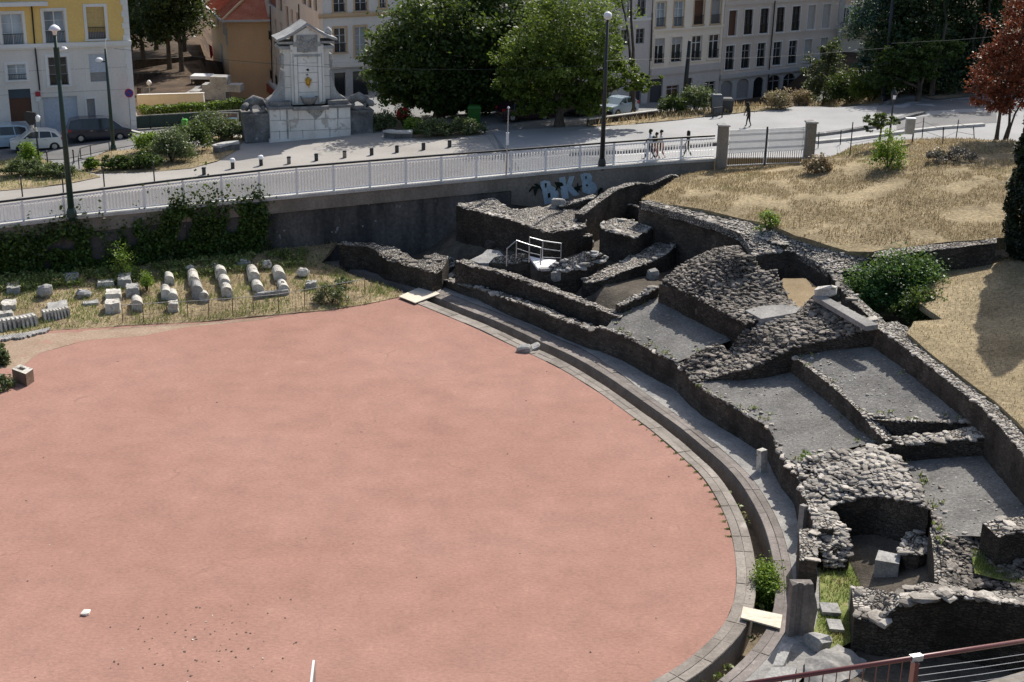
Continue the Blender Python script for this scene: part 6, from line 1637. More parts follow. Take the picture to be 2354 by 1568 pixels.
mb = MB(); mb.bar(b - Vector((0, 0, .2)), Vector((b.x, b.y, c.z)), .08); mb.build('post', M['dark_metal'], ib); mb = MB(); mb.box(c, (.55, .3, .95)); mb.build('box', M['steel'], ib); mb = MB(); mb.box(c + Vector((0, 0, .51)), (.62, .36, .07)); mb.build('top', M['white_metal'], ib)
vr = thing('verge_rail', 'short dark rail on the dry verge above the pale road', 'rail', tuple(GP(1648, 270)))
p, q = GP(1638, 272), GP(1659, 270)
for a in (p, q): mb = MB(); mb.bar(a, a + Vector((0, 0, .75)), .09); mb.build('post', M['black_metal'], vr)
mb = MB(); mb.bar(p + Vector((0, 0, .75)), q + Vector((0, 0, .75)), .1); mb.build('bar', M['black_metal'], vr)
lw = thing('low_wall', 'low pale capped wall along the edge of the lower street under the trees', 'wall', tuple(GP(1450, 275)))
a = [GP(1350, 289), GP(1440, 277), GP(1510, 268)]
mb = MB()
for u, v in zip(a, a[1:]): mb.bar(u + Vector((0, 0, .1)), v + Vector((0, 0, .1)), .25, .7)
mb.build('wall_body', M['wall_face'], lw); mb = MB()
for u, v in zip(a, a[1:]): mb.bar(u + Vector((0, 0, .48)), v + Vector((0, 0, .48)), .34, .07)
mb.build('cap', M['coping'], lw)

# ------------------------------------------------------------------ cars
RUB = plain('tyre_rubber', (.02, .02, .02), .8); RIM = plain('alloy_rim', (.42, .43, .44), .35, .8)
GLS = glass_mat('car_glass', (.035, .045, .05)); RED = plain('tail_red', (.40, .02, .02), .2); HDL = plain('headlight_clear', (.75, .78, .8), .1, spec=.8)
def car(label, c, heading, Lc, Wc, Hc, paint, style='hatch', name='car'):
    t = thing('parked_car', label, 'car', tuple(c), 'parked cars', heading)
    pm = plain('paint_' + name, paint, .28, .0, .03, coat=.6)
    wb0, wb1, wr = .19 * Lc, .81 * Lc, .30
    def arch(xc): return [(xc - .37 * math.cos(a), .16 + .40 * math.sin(a) + .05) for a in np.linspace(0, PI, 9)]
    if style == 'van': top = [(Lc, .45), (Lc, .72), (Lc * .985, .86), (Lc * .86, 1.02), (Lc * .70, Hc * .94), (Lc * .60, Hc), (Lc * .2, Hc), (Lc * .05, Hc * .94), (.0, .95), (0, .45)]
    else: top = [(Lc, .42), (Lc, .62), (Lc * .97, .76), (Lc * .80, .92), (Lc * .62, Hc * .96), (Lc * .5, Hc), (Lc * .28, Hc * .98), (Lc * .12, Hc * .86), (.02 * Lc, .92), (0, .66), (0, .42)]
    loop = top[::-1]  # bottom rear -> up -> front
    bot = [(Lc, .24)] + arch(wb1)[::-1] + arch(wb0)[::-1] + [(0, .24)]
    loop = top + [(0, .24)] + [p for p in arch(wb0)] + [p for p in arch(wb1)] + [(Lc, .24)]
    def yw(z): return Wc / 2 * (1 - .20 * max(0, (z - .85) / (Hc - .85)) ** 1.1 - .05 * max(0, (.45 - z) / .4))
    n = len(loop); mb = MB(); V = [Vector((x - Lc / 2, -yw(z), z)) for x, z in loop] + [Vector((x - Lc / 2, yw(z), z)) for x, z in loop]
    tris = tessellate_polygon([[Vector((x, z, 0)) for x, z in loop]]); FS = []
    for a in tris: FS.append(tuple(a)); FS.append(tuple(n + i for i in reversed(a)))
    for i in range(n): j = (i + 1) % n; FS.append((i, n + i, n + j, j))
    mb.add(V, FS); bo = mb.build('body', pm, None); bo.parent = t
    # glass
    belt = .93 if style != 'van' else 1.0
    if style == 'van': gl = [(Lc * .81, belt + .05), (Lc * .68, Hc * .92), (Lc * .60, Hc * .945), (Lc * .16, Hc * .94), (Lc * .07, Hc * .88), (Lc * .04, belt + .06)]
    else: gl = [(Lc * .76, belt + .02), (Lc * .60, Hc * .925), (Lc * .5, Hc * .95), (Lc * .28, Hc * .93), (Lc * .17, Hc * .84), (Lc * .10, belt + .05)]
    for s in (-1, 1):
        mb = MB(); lp = [Vector((x - Lc / 2, s * (yw(z) + .006), z)) for x, z in (gl if s < 0 else gl[::-1])]; mb.prism(lp, (0, -s * .004, 0)); o = mb.build('side_window', GLS, None); o.parent = t
        mb = MB()
        for k in (.5, .28): mb.box(((Lc * k) - Lc / 2, s * (yw(Hc * .75) + .03), (belt + Hc * .94) / 2), (.07, .02, Hc * .94 - belt)) if False else None
        mb.bar(Vector((Lc * .46 - Lc / 2, s * (yw(belt) + .012), belt)), Vector((Lc * .45 - Lc / 2, s * (yw(Hc * .94) + .012), Hc * .94)), .07, .012); mb.bar(Vector((Lc * .22 - Lc / 2, s * (yw(belt) + .012), belt)), Vector((Lc * .24 - Lc / 2, s * (yw(Hc * .92) + .012), Hc * .92)), .06, .012); o = mb.build('window_pillar', pm, None); o.parent = t
        mb = MB(); mb.box((Lc * .68 - Lc / 2, s * (Wc / 2 + .1), belt + .06), (.16, .2, .13)); o = mb.build('wing_mirror', pm, None); o.parent = t
        for xk in (.42, .66): 
            mb = MB(); mb.box((Lc * xk - Lc / 2 - .25, s * (yw(.85) + .012), .84), (.2, .02, .035)); o = mb.build('door_handle', M['steel'], None); o.parent = t
        mb = MB(); mb.hexa([(Lc / 2 - .28, s * Wc * .47, .62), (Lc / 2 + .006, s * Wc * .40, .6), (Lc / 2 + .006, s * Wc * .28, .6), (Lc / 2 - .28, s * Wc * .3, .66), (Lc / 2 - .42, s * Wc * .475, .8), (Lc / 2 - .06, s * Wc * .41, .78), (Lc / 2 - .05, s * Wc * .28, .78), (Lc / 2 - .4, s * Wc * .3, .86)]); o = mb.build('headlight', HDL, None); o.parent = t
        mb = MB(); mb.box((-Lc / 2 + .1, s * Wc * .455, .88), (.22, .14, .22)); o = mb.build('tail_light', RED, None); o.parent = t
    def quadx(nm, p0, p1, off):
        (x0, z0), (x1, z1) = p0, p1; d = Vector((z1 - z0, 0, -(x1 - x0))).normalized() * off
        mb = MB(); a = Vector((x0 - Lc / 2, 0, z0)).lerp(Vector((x1 - Lc / 2, 0, z1)), .06) + d; b = Vector((x0 - Lc / 2, 0, z0)).lerp(Vector((x1 - Lc / 2, 0, z1)), .94) + d
        mb.prism([a + Vector((0, -yw(a.z) * .93, 0)), a + Vector((0, yw(a.z) * .93, 0)), b + Vector((0, yw(b.z) * .9, 0)), b + Vector((0, -yw(b.z) * .9, 0))], d * -.5); o = mb.build(nm, GLS, None); o.parent = t
    if style == 'van': quadx('windscreen', (Lc * .70, Hc * .94), (Lc * .86, 1.02), .008); quadx('rear_window', (0, .95), (Lc * .05, Hc * .94), .008)
    else: quadx('windscreen', (Lc * .62, Hc * .96), (Lc * .80, .92), .008); quadx('rear_window', (.02 * Lc, .92), (Lc * .12, Hc * .86), .008)
    mb = MB(); mb.box((-Lc / 2 - .01, 0, .36), (.1, Wc * .9, .2)); mb.box((Lc / 2 + .0, 0, .36), (.1, Wc * .88, .2)); mb.box((0, 0, .3), (Lc * .9, Wc * .8, .2)); o = mb.build('bumper', M['dark_metal'], None); o.parent = t
    for xw in (wb0, wb1):
        for s in (-1, 1):
            mb = MB(); w0 = Vector((xw - Lc / 2, s * (Wc / 2 - .2), wr)); w1 = Vector((xw - Lc / 2, s * (Wc / 2 - .0), wr)); mb.tube([w0, w0.lerp(w1, .85), w1], [wr, wr, wr * .94], 18); wh = mb.build('wheel', RUB, None); wh.parent = t
            mb = MB(); mb.tube([w1 - Vector((0, s * .03, 0)), w1 + Vector((0, s * .012, 0))], [wr * .66, wr * .6], 14)
            o = mb.build('rim', RIM, None); o.parent = wh
    return t
def carloc(px, py, back=.8):
    p = GP(px, py); return Vector((p.x, p.y + back, G(p.x, p.y + back) + .02))
hd = math.radians(22)
car('dark navy minivan parked below the grey ground floor of the yellow building', carloc(222, 326), hd, 4.55, 1.8, 1.72, (.012, .016, .035), 'van', 'navy')
car('small white hatchback parked in front of the silver van', carloc(78, 349), hd + PI, 3.75, 1.62, 1.5, (.72, .71, .66), 'hatch', 'white')
car('pale blue silver people carrier cut by the left picture edge', carloc(-12, 344, .6), hd + PI, 4.7, 1.85, 1.75, (.42, .52, .60), 'van', 'silver_blue')
car('small light blue car behind the low wall right of the central lamp post', carloc(1422, 268), math.radians(228), 3.2, 1.5, 1.4, (.38, .47, .55), 'hatch', 'light_blue')
car('dark car in deep shade under the big tree near the green bin', carloc(1206, 279), math.radians(20), 4.2, 1.75, 1.5, (.03, .012, .02), 'hatch', 'maroon')
car('dark blue car in deep shade left of the light green tree trunk', carloc(1290, 280, 3), math.radians(20), 4.2, 1.75, 1.5, (.012, .02, .06), 'hatch', 'dark_blue')
car('dark teal car half hidden behind the light green tree trunk', carloc(1362, 271, 2), math.radians(212), 4.1, 1.7, 1.5, (.02, .06, .08), 'hatch', 'teal')
# red flowering plant in the right bed
p = GP(926, 292); rf_ = bush('tall plant with bright red flowers right of the monument', 'plant', p, (.55, .45, 1.15), L1, 16, 40, .16, 190, name='flowering_plant')
leaves('flowers', plain('red_petals', (.55, .02, .03), .6), clump_pts(9, (p.x, p.y - .25, p.z + 1.05), (.45, .3, .45), 22, 16, .2), .17, 6, rf_)

# ------------------------------------------------------------------ people
SKIN_D = plain('skin_dark', (.10, .05, .03), .6); SKIN_L = plain('skin_light', (.42, .24, .17), .6); HAIR = plain('black_hair', (.012, .010, .009), .6)
def cloth(nm, c): return plain('cloth_' + nm, c, .85, var=.18, scale=9)
def person(label, c, heading, height, stride, top, legs, skin, hair='short', arms=((.15, 0), (-.2, 0)), lean=0.0, extra=None, shorts=False, shoe=(.03, .03, .03)):
    t = thing('person', label, 'person', tuple(c), None, heading); k = height / 1.75
    V = []; E_ = []; R = []; T_ = []
    def node(p, r, par, tg):
        V.append(Vector(p) * k); R.append(r * k); T_.append(tg)
        if par is not None: E_.append((par, len(V) - 1))
        return len(V) - 1
    # x is forward
    pel = node((0, 0, .95), (.13), None, 'leg')
    ch = node((lean * .25, 0, 1.2), .145, pel, 'top'); sh = node((lean * .5, 0, 1.40), .13, ch, 'top'); nk = node((lean * .62, 0, 1.50), .055, sh, 'skin')
    hd_ = node((lean * .75 + .01, 0, 1.60), .085, nk, 'skin'); hd2 = node((lean * .8 + .015, 0, 1.69), .088, hd_, 'skin'); node((lean * .8 + .10, 0, 1.62), .018, hd_, 'skin')
    for s, (sw, bend) in zip((-1, 1), arms):
        a = node((lean * .5, s * .19, 1.40), .06, sh, 'top'); e = node((lean * .5 + sw * .5, s * .235, 1.14), .045, a, 'sleeve'); w_ = node((lean * .5 + sw * .9 + bend, s * .22, .90 + abs(bend) * .6), .032, e, 'skin'); pm = node((lean * .5 + sw + bend * 1.2, s * .215, .83 + abs(bend) * .7), .032, w_, 'skin')
        bx2, bz2 = lean * .5 + sw + bend * 1.25, .74 + abs(bend) * .75
        for f in range(4): node((bx2 + (f - 1.5) * .018, s * (.212 + .006 * (f % 2)), bz2 - (.012 if f in (1, 2) else 0)), .0085, pm, 'skin')
        node((bx2 + .05, s * .19, bz2 + .055), .0095, pm, 'skin')
    for s, sd_ in ((-1, stride), (1, -stride)):
        h = node((0, s * .095, .88), .095, pel, 'leg'); kn = node((sd_ * .45 + .03, s * .1, .49), .062, h, 'leg'); an = node((sd_ - (.06 if sd_ < 0 else 0), s * .1, .09), .042, kn, 'skin' if shorts else 'leg'); node((sd_ + .13, s * .11, .035), .038, an, 'shoe')
    me = bpy.data.meshes.new('body'); me.from_pydata(V, E_, []); o = bpy.data.objects.new('body', me); C.objects.link(o)
    o.modifiers.new('s', 'SKIN')
    for i, sv in enumerate(me.skin_vertices[0].data): sv.radius = (R[i], R[i]); sv.use_root = (i == 0)
    ss = o.modifiers.new('u', 'SUBSURF'); ss.levels = 1; ss.render_levels = 1
    dg = bpy.context.evaluated_depsgraph_get(); ev = o.evaluated_get(dg); m2 = bpy.data.meshes.new_from_object(ev)
    o.modifiers.clear(); o.data = m2; m2.materials.clear()
    ms = {'skin': skin, 'top': top, 'sleeve': top, 'leg': legs, 'shoe': plain('shoe', shoe, .6)}
    keys = list(ms); 
    for kx in keys: m2.materials.append(ms[kx])
    for pgn in m2.polygons:
        cc = pgn.center; best = None
        for (i, j) in E_:
            a, b = V[i], V[j]; ab = b - a; u = min(1, max(0, (cc - a).dot(ab) / max(1e-9, ab.dot(ab)))); d = (a + ab * u - cc).length
            if best is None or d < best[0]: best = (d, T_[j] if u > .25 or T_[i] == T_[j] else T_[i])
        pgn.material_index = keys.index(best[1]); pgn.use_smooth = True
    o.parent = t
    hx = lean * .8 * k; mb = MB(); prof = [(.02, .115), (.07, .095), (.105, .05), (.112, 0), (.10, -.05)] if hair != 'long' else [(.02, .115), (.075, .095), (.11, .05), (.118, -.05), (.12, -.2), (.10, -.32)]
    if hair == 'hood': prof = [(.02, .14), (.08, .12), (.13, .05), (.14, -.05), (.15, -.18)]
    mb.lathe([(r_ * k, z * k) for r_, z in prof][::-1], (hx - .018 * k, 0, 1.68 * k), 12); o2 = mb.build('hair' if hair != 'hood' else 'hood', HAIR if hair != 'hood' else top, None, True); o2.parent = t
    if extra == 'backpack':
        mb = MB(); mb.lathe([(.02, 0), (.13, .02), (.17, .2), (.15, .4), (.04, .5)], (lean * .3 * k - .2 * k, 0, .98 * k), 10); o3 = mb.build('backpack', M['black_metal'], None, True); o3.parent = t
    if extra == 'bag':
        mb = MB(); mb.box((.02, -.3 * k, .98 * k), (.26, .12, .36)); o3 = mb.build('bag', cloth('yellow', (.45, .30, .04)), None); o3.parent = t
    return t
def feet(px, py): p = GP(px, py); return p + Vector((0, 0, .012))
def behind_fence(px, dback):
    p, n = wall_at(px, 372, 0); y = p.y + dback; x = p.x + dback * .06; return Vector((x, y, G(x, y) + .015))
person('person in a white shirt with a black backpack striding left behind the fence', behind_fence(1494, .75), PI - .1, 2.0, .30, cloth('white', (.78, .78, .78)), cloth('black', (.015, .015, .018)), SKIN_D, 'short', ((.2, .1), (-.2, .05)), .05, 'backpack')
person('person in a straw coloured top and rust red shorts walking second in the group', behind_fence(1508, .9), PI, 1.75, .2, cloth('straw', (.42, .33, .16)), cloth('rust', (.26, .075, .045)), SKIN_L, 'short', ((.1, .1), (-.1, 0)), .03, 'bag', True)
person('person in a white top and rust brown trousers walking last in the group of three', behind_fence(1519, 1.1), PI, 1.85, .22, cloth('white_top', (.7, .7, .7)), cloth('brown', (.20, .07, .05)), SKIN_L, 'short', ((.15, 0), (-.15, 0)), .03)
person('long haired person in dark green clothes walking alone behind the fence', behind_fence(1581, .8), PI - .3, 1.75, .28, cloth('green_black', (.018, .028, .022)), cloth('dark_green', (.035, .065, .045)), SKIN_D, 'long', ((.2, 0), (-.2, 0)), .04)
person('hooded person in black leaning forward on the pale road', feet(1719, 292), PI + .2, 1.72, .12, cloth('hood_black', (.012, .012, .013)), cloth('black_trousers', (.015, .014, .014)), SKIN_D, 'hood', ((.12, .05), (.05, .1)), .22)
# ------------------------------------------------------------------ buildings
def wallmat(nm, c, k=.88, stain=(.3, .3, .3)):
    return rough_mat(nm, tuple(x * k for x in c), c, .35, 6, .9, .15, .01, (.8, .70, tuple(x * .7 for x in c), .5), stretch=(1, 1, .4), fmix=.2)
B_YEL = wallmat('yellow_render', (.88, .60, .21)); B_GRY = wallmat('pale_grey_stone', (.76, .715, .66)); B_TRIM = wallmat('pale_trim', (.80, .785, .76))
B_ORG = wallmat('orange_render', (.97, .66, .40)); B_PNK = wallmat('pinkish_render', (.84, .68, .56)); B_CRM = wallmat('grey_cream_render', (.78, .73, .67)); B_OCH = wallmat('ochre_stone', (.62, .44, .27))
B_G4 = wallmat('mid_grey_render', (.62, .565, .53)); B_C5 = wallmat('cream_render', (.90, .79, .66)); B_T6 = wallmat('taupe_render', (.70, .60, .52)); B_BLU = wallmat('blue_grey_base', (.54, .52, .50))
B_PCH = wallmat('peach_render', (.80, .59, .43)); B_RED = rough_mat('red_roof_tiles', (.58, .17, .095), (.72, .27, .16), .8, 9, .9, .6, .05, (1.5, .66, (.25, .09, .06), .6), fmix=.5)
W_WHT = plain('white_window_frame', (.72, .72, .72), .5); W_GRY = plain('grey_shutter', (.30, .29, .29), .7); W_BRN = plain('brown_wood', (.10, .045, .025), .6); W_PALE = plain('pale_shutter', (.46, .44, .42), .7); W_BLW = plain('pale_blue_shutter', (.50, .54, .60), .7)
W_DRK = plain('dark_door', (.05, .05, .06), .6); G_DRK = glass_mat('dark_window_glass', (.018, .022, .026), .12); G_SKY = glass_mat('bright_window_glass', (.34, .40, .45), .15); W_YEL = plain('yellow_blind', (.56, .40, .16), .7); CURT = plain('pale_curtain', (.34, .35, .36), .8)
class Facade:
    def __init__(s, px, py_, d, deg, left, right, zb, zt):
        """vertical wall: passes the ground pixel (px,py) at distance d, runs at deg to the picture plane"""
        s.p = DD(px, py_, d); a = math.radians(deg); s.u = Vector((math.cos(a), math.sin(a), 0)); s.n = Vector((s.u.y, -s.u.x, 0))
        s.l, s.r, s.zb, s.zt = left, right, zb, zt
    def uv(s, px, py_):
        q = onplane(px, py_, s.p, s.n.x, s.n.y); return (q - s.p).dot(s.u), q.z
    def at(s, u, z, o=0.0): q = s.p + s.u * u + s.n * o; return Vector((q.x, q.y, z))
    def rect(s, r): 
        x0, y0, x1, y1 = r; xm, ym = (x0 + x1) / 2, (y0 + y1) / 2
        u0 = s.uv(x0, ym)[0]; u1 = s.uv(x1, ym)[0]; z1 = s.uv(xm, y0)[1]; z0 = s.uv(xm, y1)[1]
        return u0, z0, u1, z1
    def wall(s, root, holes, bands, depth=9.0, rev=.22, left_side=True):
        us = sorted({s.l, s.r} | {h[0] for h in holes} | {h[2] for h in holes}); zs = sorted({s.zb, s.zt} | {h[1] for h in holes} | {h[3] for h in holes} | {b[0] for b in bands if s.zb < b[0] < s.zt})
        mats = []; mb = MB()
        def mi(z):
            m = bands[0][1]
            for zz, mm in bands:
                if z >= zz: m = mm
            if m not in mats: mats.append(m)
            return mats.index(m)
        for u0, u1 in zip(us, us[1:]):
            for z0, z1 in zip(zs, zs[1:]):
                uc, zc = (u0 + u1) / 2, (z0 + z1) / 2
                if any(h[0] < uc < h[2] and h[1] < zc < h[3] for h in holes): continue
                mb.quad(s.at(u0, z0), s.at(u1, z0), s.at(u1, z1), s.at(u0, z1), mi(zc))
        for h in holes:
            k = mi((h[1] + h[3]) / 2); a, b, c, d = (s.at(h[0], h[1]), s.at(h[2], h[1]), s.at(h[2], h[3]), s.at(h[0], h[3])); q = [s.at(h[0], h[1], -rev), s.at(h[2], h[1], -rev), s.at(h[2], h[3], -rev), s.at(h[0], h[3], -rev)]
            mb.quad(a, q[0], q[1], b, k); mb.quad(b, q[1], q[2], c, k); mb.quad(c, q[2], q[3], d, k); mb.quad(d, q[3], q[0], a, k)
        kt = mi(s.zt - .1)
        L0, L1, R0, R1 = s.at(s.l, s.zb), s.at(s.l, s.zt), s.at(s.r, s.zb), s.at(s.r, s.zt); off = s.n * -depth
        mb.quad(R0, R0 + off, R1 + off, R1, kt)
        if left_side: mb.quad(L0 + off, L0, L1, L1 + off, kt); mb.quad(R0 + off, L0 + off, L1 + off, R1 + off, kt); mb.quad(L1, R1, R1 + off, L1 + off, kt)
        # dark interior behind the openings
        return mb.build('wall', mats, root)
    def roof(s, root, mat, depth=9.0, rise=2.2, over=.5):
        mb = MB(); l, r_ = s.l - over, s.r + over; a = [s.at(l, s.zt + .02, over), s.at(r_, s.zt + .02, over), s.at(r_, s.zt + .02, -depth - over), s.at(l, s.zt + .02, -depth - over)]
        m0, m1 = s.at(l + depth / 2, s.zt + rise, -depth / 2), s.at(r_ - depth / 2, s.zt + rise, -depth / 2)
        if (r_ - l) < depth + 2: m0 = m1 = s.at((l + r_) / 2, s.zt + rise, -depth / 2)
        mb.add(a + [m0, m1], [(0, 1, 5, 4), (1, 2, 5), (2, 3, 4, 5), (3, 0, 4), (3, 2, 1, 0)]); return mb.build('roof', mat, root)
    def bar(s, mb, u0, z0, u1, z1, o0, o1, m=None):
        b = [s.at(u0, z0, o1), s.at(u1, z0, o1), s.at(u1, z0, o0), s.at(u0, z0, o0), s.at(u0, z1, o1), s.at(u1, z1, o1), s.at(u1, z1, o0), s.at(u0, z1, o0)]; mb.hexa(b, m)
    def window(s, root, h, kind='casement', trim=None, tw=.16, guard=False, sill=True, name='window', pane=None, frame=None, split=None):
        u0, z0, u1, z1 = h; mb = MB(); fr = frame or W_WHT; w = u1 - u0; H_ = z1 - z0; mats = [fr, trim or fr]
        if kind in ('casement', 'sash'):
            t = .06
            s.bar(mb, u0, z0, u0 + t, z1, -.20, -.12); s.bar(mb, u1 - t, z0, u1, z1, -.20, -.12); s.bar(mb, u0, z0, u1, z0 + t, -.20, -.121); s.bar(mb, u0, z1 - t, u1, z1, -.20, -.121)
            um = (u0 + u1) / 2; s.bar(mb, um - .04, z0, um + .04, z1, -.20, -.119)
            if kind == 'sash': zz = z1 - .28 * H_; s.bar(mb, u0, zz - .035, u1, zz + .035, -.20, -.118)
            else:
                for k in (.38, .70): s.bar(mb, u0, z0 + H_ * k - .015, u1, z0 + H_ * k + .015, -.195, -.13)
        else: s.bar(mb, u0, z1 - .05, u1, z1, -.21, -.17)
        if trim:
            mb.cm = 1
            s.bar(mb, u0 - tw, z0 - (.0 if sill else tw), u0 - .002, z1 + tw, 0.0, .05); s.bar(mb, u1 + .002, z0 - (.0 if sill else tw), u1 + tw, z1 + tw, 0.0, .05); s.bar(mb, u0 - .002, z1 + .002, u1 + .002, z1 + tw, 0, .052)
            if sill: s.bar(mb, u0 - tw - .04, z0 - .12, u1 + tw + .04, z0 - .003, 0, .12)
            mb.cm = 0
        wn = mb.build(name, mats, root)
        mb = MB(); mb.quad(s.at(u0, z0, -.185), s.at(u1, z0, -.185), s.at(u1, z1, -.185), s.at(u0, z1, -.185)); mb.build('pane', pane or G_DRK, wn)
        if split:   # blind pulled part of the way down
            fz, mt = split; mb = MB(); zt_ = z0 + H_ * fz; k = 9
            for i in range(k): a = lerp(zt_, z1, i / k); b = lerp(zt_, z1, (i + 1) / k); mb.add([s.at(u0, a, -.10), s.at(u1, a, -.10), s.at(u1, b - .01, -.115), s.at(u0, b - .01, -.115)], [(0, 1, 2, 3)])
            mb.build('blind', mt, wn)
        if guard:
            mb = MB(); zg = z0 + min(.95, H_ * .36); s.bar(mb, u0, zg - .02, u1, zg + .02, -.02, .03); s.bar(mb, u0, z0 + .05, u1, z0 + .08, -.02, .03); k = max(4, int(w / .11))
            for i in range(1, k): uu = lerp(u0, u1, i / k); s.bar(mb, uu - .012, z0 + .06, uu + .012, zg, -.008, .016)
            mb.build('guard', M['black_metal'], wn)
        return wn
    def band(s, root, px, h, out, mat, name='cornice', u0=None, u1=None):
        z = s.uv(*px)[1]; mb = MB(); a, b = (s.l if u0 is None else u0), (s.r if u1 is None else u1); s.bar(mb, a - .06, z - h, b + .06, z, -.02, out); s.bar(mb, a - .03, z - h - .12, b + .03, z - h - .002, -.02, out * .55); return mb.build(name, mat, root)
    def pipe(s, root, pts, r=.06, mat=None):
        q = [s.at(*s.uv(*p), .12) for p in pts]; mb = MB(); mb.tube(q, r, 8); return mb.build('drain_pipe', mat or M['black_metal'], root)

# yellow building on the left
F1 = Facade(314, 298, GP(314, 298).y, 26, -24, 0, 2.2, 17.0); y1 = thing('yellow_building', 'yellow town house with a pale grey ground floor beside the street', 'building', tuple(F1.p))
zc = F1.uv(150, 103)[1]
W1 = [((4, 32, 53, 105), 'c'), ((102, 25, 149, 99), 'c'), ((200, 16, 241, 90), 'yb'), ((17, 148, 60, 184), 'c'), ((112, 131, 156, 196), 'c2'), ((206, 124, 245, 188), 'wb'), ((22, 205, 73, 280), 'door'), ((101, 222, 180, 304), 'gar'), ((200, 227, 219, 269), 'd')]
H1 = [F1.rect(r) for r, _ in W1]
# same rhythm of windows above the frame
z_up = 3.5
Hx = [(h[0], h[1] + z_up, h[2], h[3] + z_up) for h in H1[:3]]
F1.wall(y1, H1 + Hx, [(0, B_GRY), (zc, B_YEL)], 10); F1.roof(y1, B_RED, 10); F1.band(y1, (150, 98), .28, .28, B_TRIM)
for (r, k), h in zip(W1, H1):
    if k == 'c': F1.window(y1, h, 'casement', B_TRIM, .2, True, pane=G_SKY)
    elif k == 'c2': F1.window(y1, h, 'casement', B_TRIM, .2, True, frame=W_PALE)
    elif k == 'yb': F1.window(y1, h, 'blind', B_TRIM, .22, True, pane=W_GRY, split=(.22, W_YEL))
    elif k == 'wb': F1.window(y1, h, 'blind', None, .3, False, pane=W_GRY, split=(.33, W_BLW))
    elif k == 'door': F1.window(y1, h, 'x', None, name='door', pane=W_BRN, split=(.72, G_DRK))
    elif k == 'gar': F1.window(y1, h, 'x', None, name='garage_door', pane=W_BLW)
    else: F1.window(y1, h, 'x', B_TRIM, .1, pane=W_GRY)
for h in Hx: F1.window(y1, h, 'casement', B_TRIM, .2, True)
F1.pipe(y1, [(72, 12), (80, 110), (81, 116), (91, 208)]); 
for r in ((196, 118, 256, 192), (96, 124, 172, 200)):
    u0, z0, u1, z1 = F1.rect(r); mb = MB()
    for a in ((u0, z0, u0 + .06, z1), (u1 - .06, z0, u1, z1), (u0 + .06, z1 - .06, u1 - .06, z1)): F1.bar(mb, a[0], a[1], a[2], a[3], 0, .03)
    mb.build('panel_moulding', B_TRIM, y1)
for px in ((150, 160), (150, 212)):
    z = F1.uv(*px)[1]
    mb = MB(); us = [F1.l] + sorted(x for h in H1 if h[1] < z < h[3] for x in (h[0], h[2])) + [F1.r]
    for a, b in zip(us[::2], us[1::2]): F1.bar(mb, a, z - .02, b, z + .02, 0, .012)
    mb.build('string_course', W_PALE, y1)
mb = MB()
z = 2.4; i = 0
while z < 16.5: F1.bar(mb, -.5 + (.12 if i % 2 else 0), z, .03, z + .42, -.02, .04); z += .44; i += 1
mb.build('quoins', B_TRIM, y1)
mb = MB(); u0, z0 = F1.uv(-10, 18); u1, z1 = F1.uv(106, 4); zz = F1.uv(90, 12)[1]
F1.bar(mb, F1.l, zz, u1, zz + .28, 0, .85); mb.build('balcony', B_TRIM, y1)
s2 = thing('street_sign', 'small red and white street sign on the facade beside the brown door', 'sign', tuple(F1.at(*F1.uv(87, 215), .02))); u0, z0, u1, z1 = F1.rect((80, 210, 92, 221))
mb = MB(); F1.bar(mb, u0, z0, u1, z1, .2, .25); mb.build('red_plate', plain('plate_red', (.35, .03, .05), .5), s2); u0, z0, u1, z1 = F1.rect((81, 222, 92, 232)); mb = MB(); F1.bar(mb, u0, z0, u1, z1, .2, .25); mb.build('white_plate', W_WHT, s2)
mb = MB(); F1.bar(mb, (u0 + u1) / 2 - .02, z0 - 2.2, (u0 + u1) / 2 + .02, z1 + .5, .15, .19); mb.build('pole', M['steel'], s2)

# orange house
ZE = DD(530, 48, 150).z
F2 = Facade(530, 217, 150, 18, 0, 10, -3, ZE); oh = thing('orange_house', 'orange rendered house with a red tiled hip roof', 'house', tuple(F2.p))
F2.r = 9.0
F2.wall(oh, [], [(-4, B_ORG)], 19)
mb = MB(); l, r_, z = -.6, F2.r + .5, ZE; a = [F2.at(l, z, .6), F2.at(r_, z, .6), F2.at(r_, z, -19.6), F2.at(l, z, -19.6)]; m0, m1 = F2.at(F2.r / 2, ZE + 3.6, -4.5), F2.at(F2.r / 2, ZE + 3.6, -15)
mb.add(a + [m0, m1], [(0, 1, 4), (1, 2, 5, 4), (2, 3, 5), (3, 0, 4, 5), (3, 2, 1, 0)]); ro = mb.build('roof', B_RED, oh)
mb = MB(); mb.tube([a[0] + Vector((0, 0, .1)), m0 + Vector((0, 0, .12))], .16, 6)
mb.build('ridge_tiles', B_ORG, ro)
mb = MB()
for t in np.linspace(.04, .96, 22):
    p = a[0].lerp(a[3], t); k = min(1, t * 20.2 / 5.1, (1 - t) * 20.2 / 5.1); e_ = F2.at(F2.r / 2, 0, .6 - 20.2 * t); top = Vector((lerp(p.x, e_.x, k), lerp(p.y, e_.y, k), lerp(z, ZE + 3.6, k)))
    mb.tube([p + Vector((0, 0, .04)), top + Vector((0, 0, .04))], .09, 5)
mb.build('tile_rolls', B_RED, ro)
mb = MB(); mb.bar(a[0], a[1], .2, .22); mb.bar(a[0], a[3], .2, .22); mb.build('gutter', B_TRIM, oh)
S2 = Facade(530, 217, 150, 18, 0, 10, -3, ZE); S2.p = F2.p; S2.u = -F2.n * -1; S2.u = Vector((F2.n.x, F2.n.y, 0)); S2.n = Vector((-F2.u.x, -F2.u.y, 0))
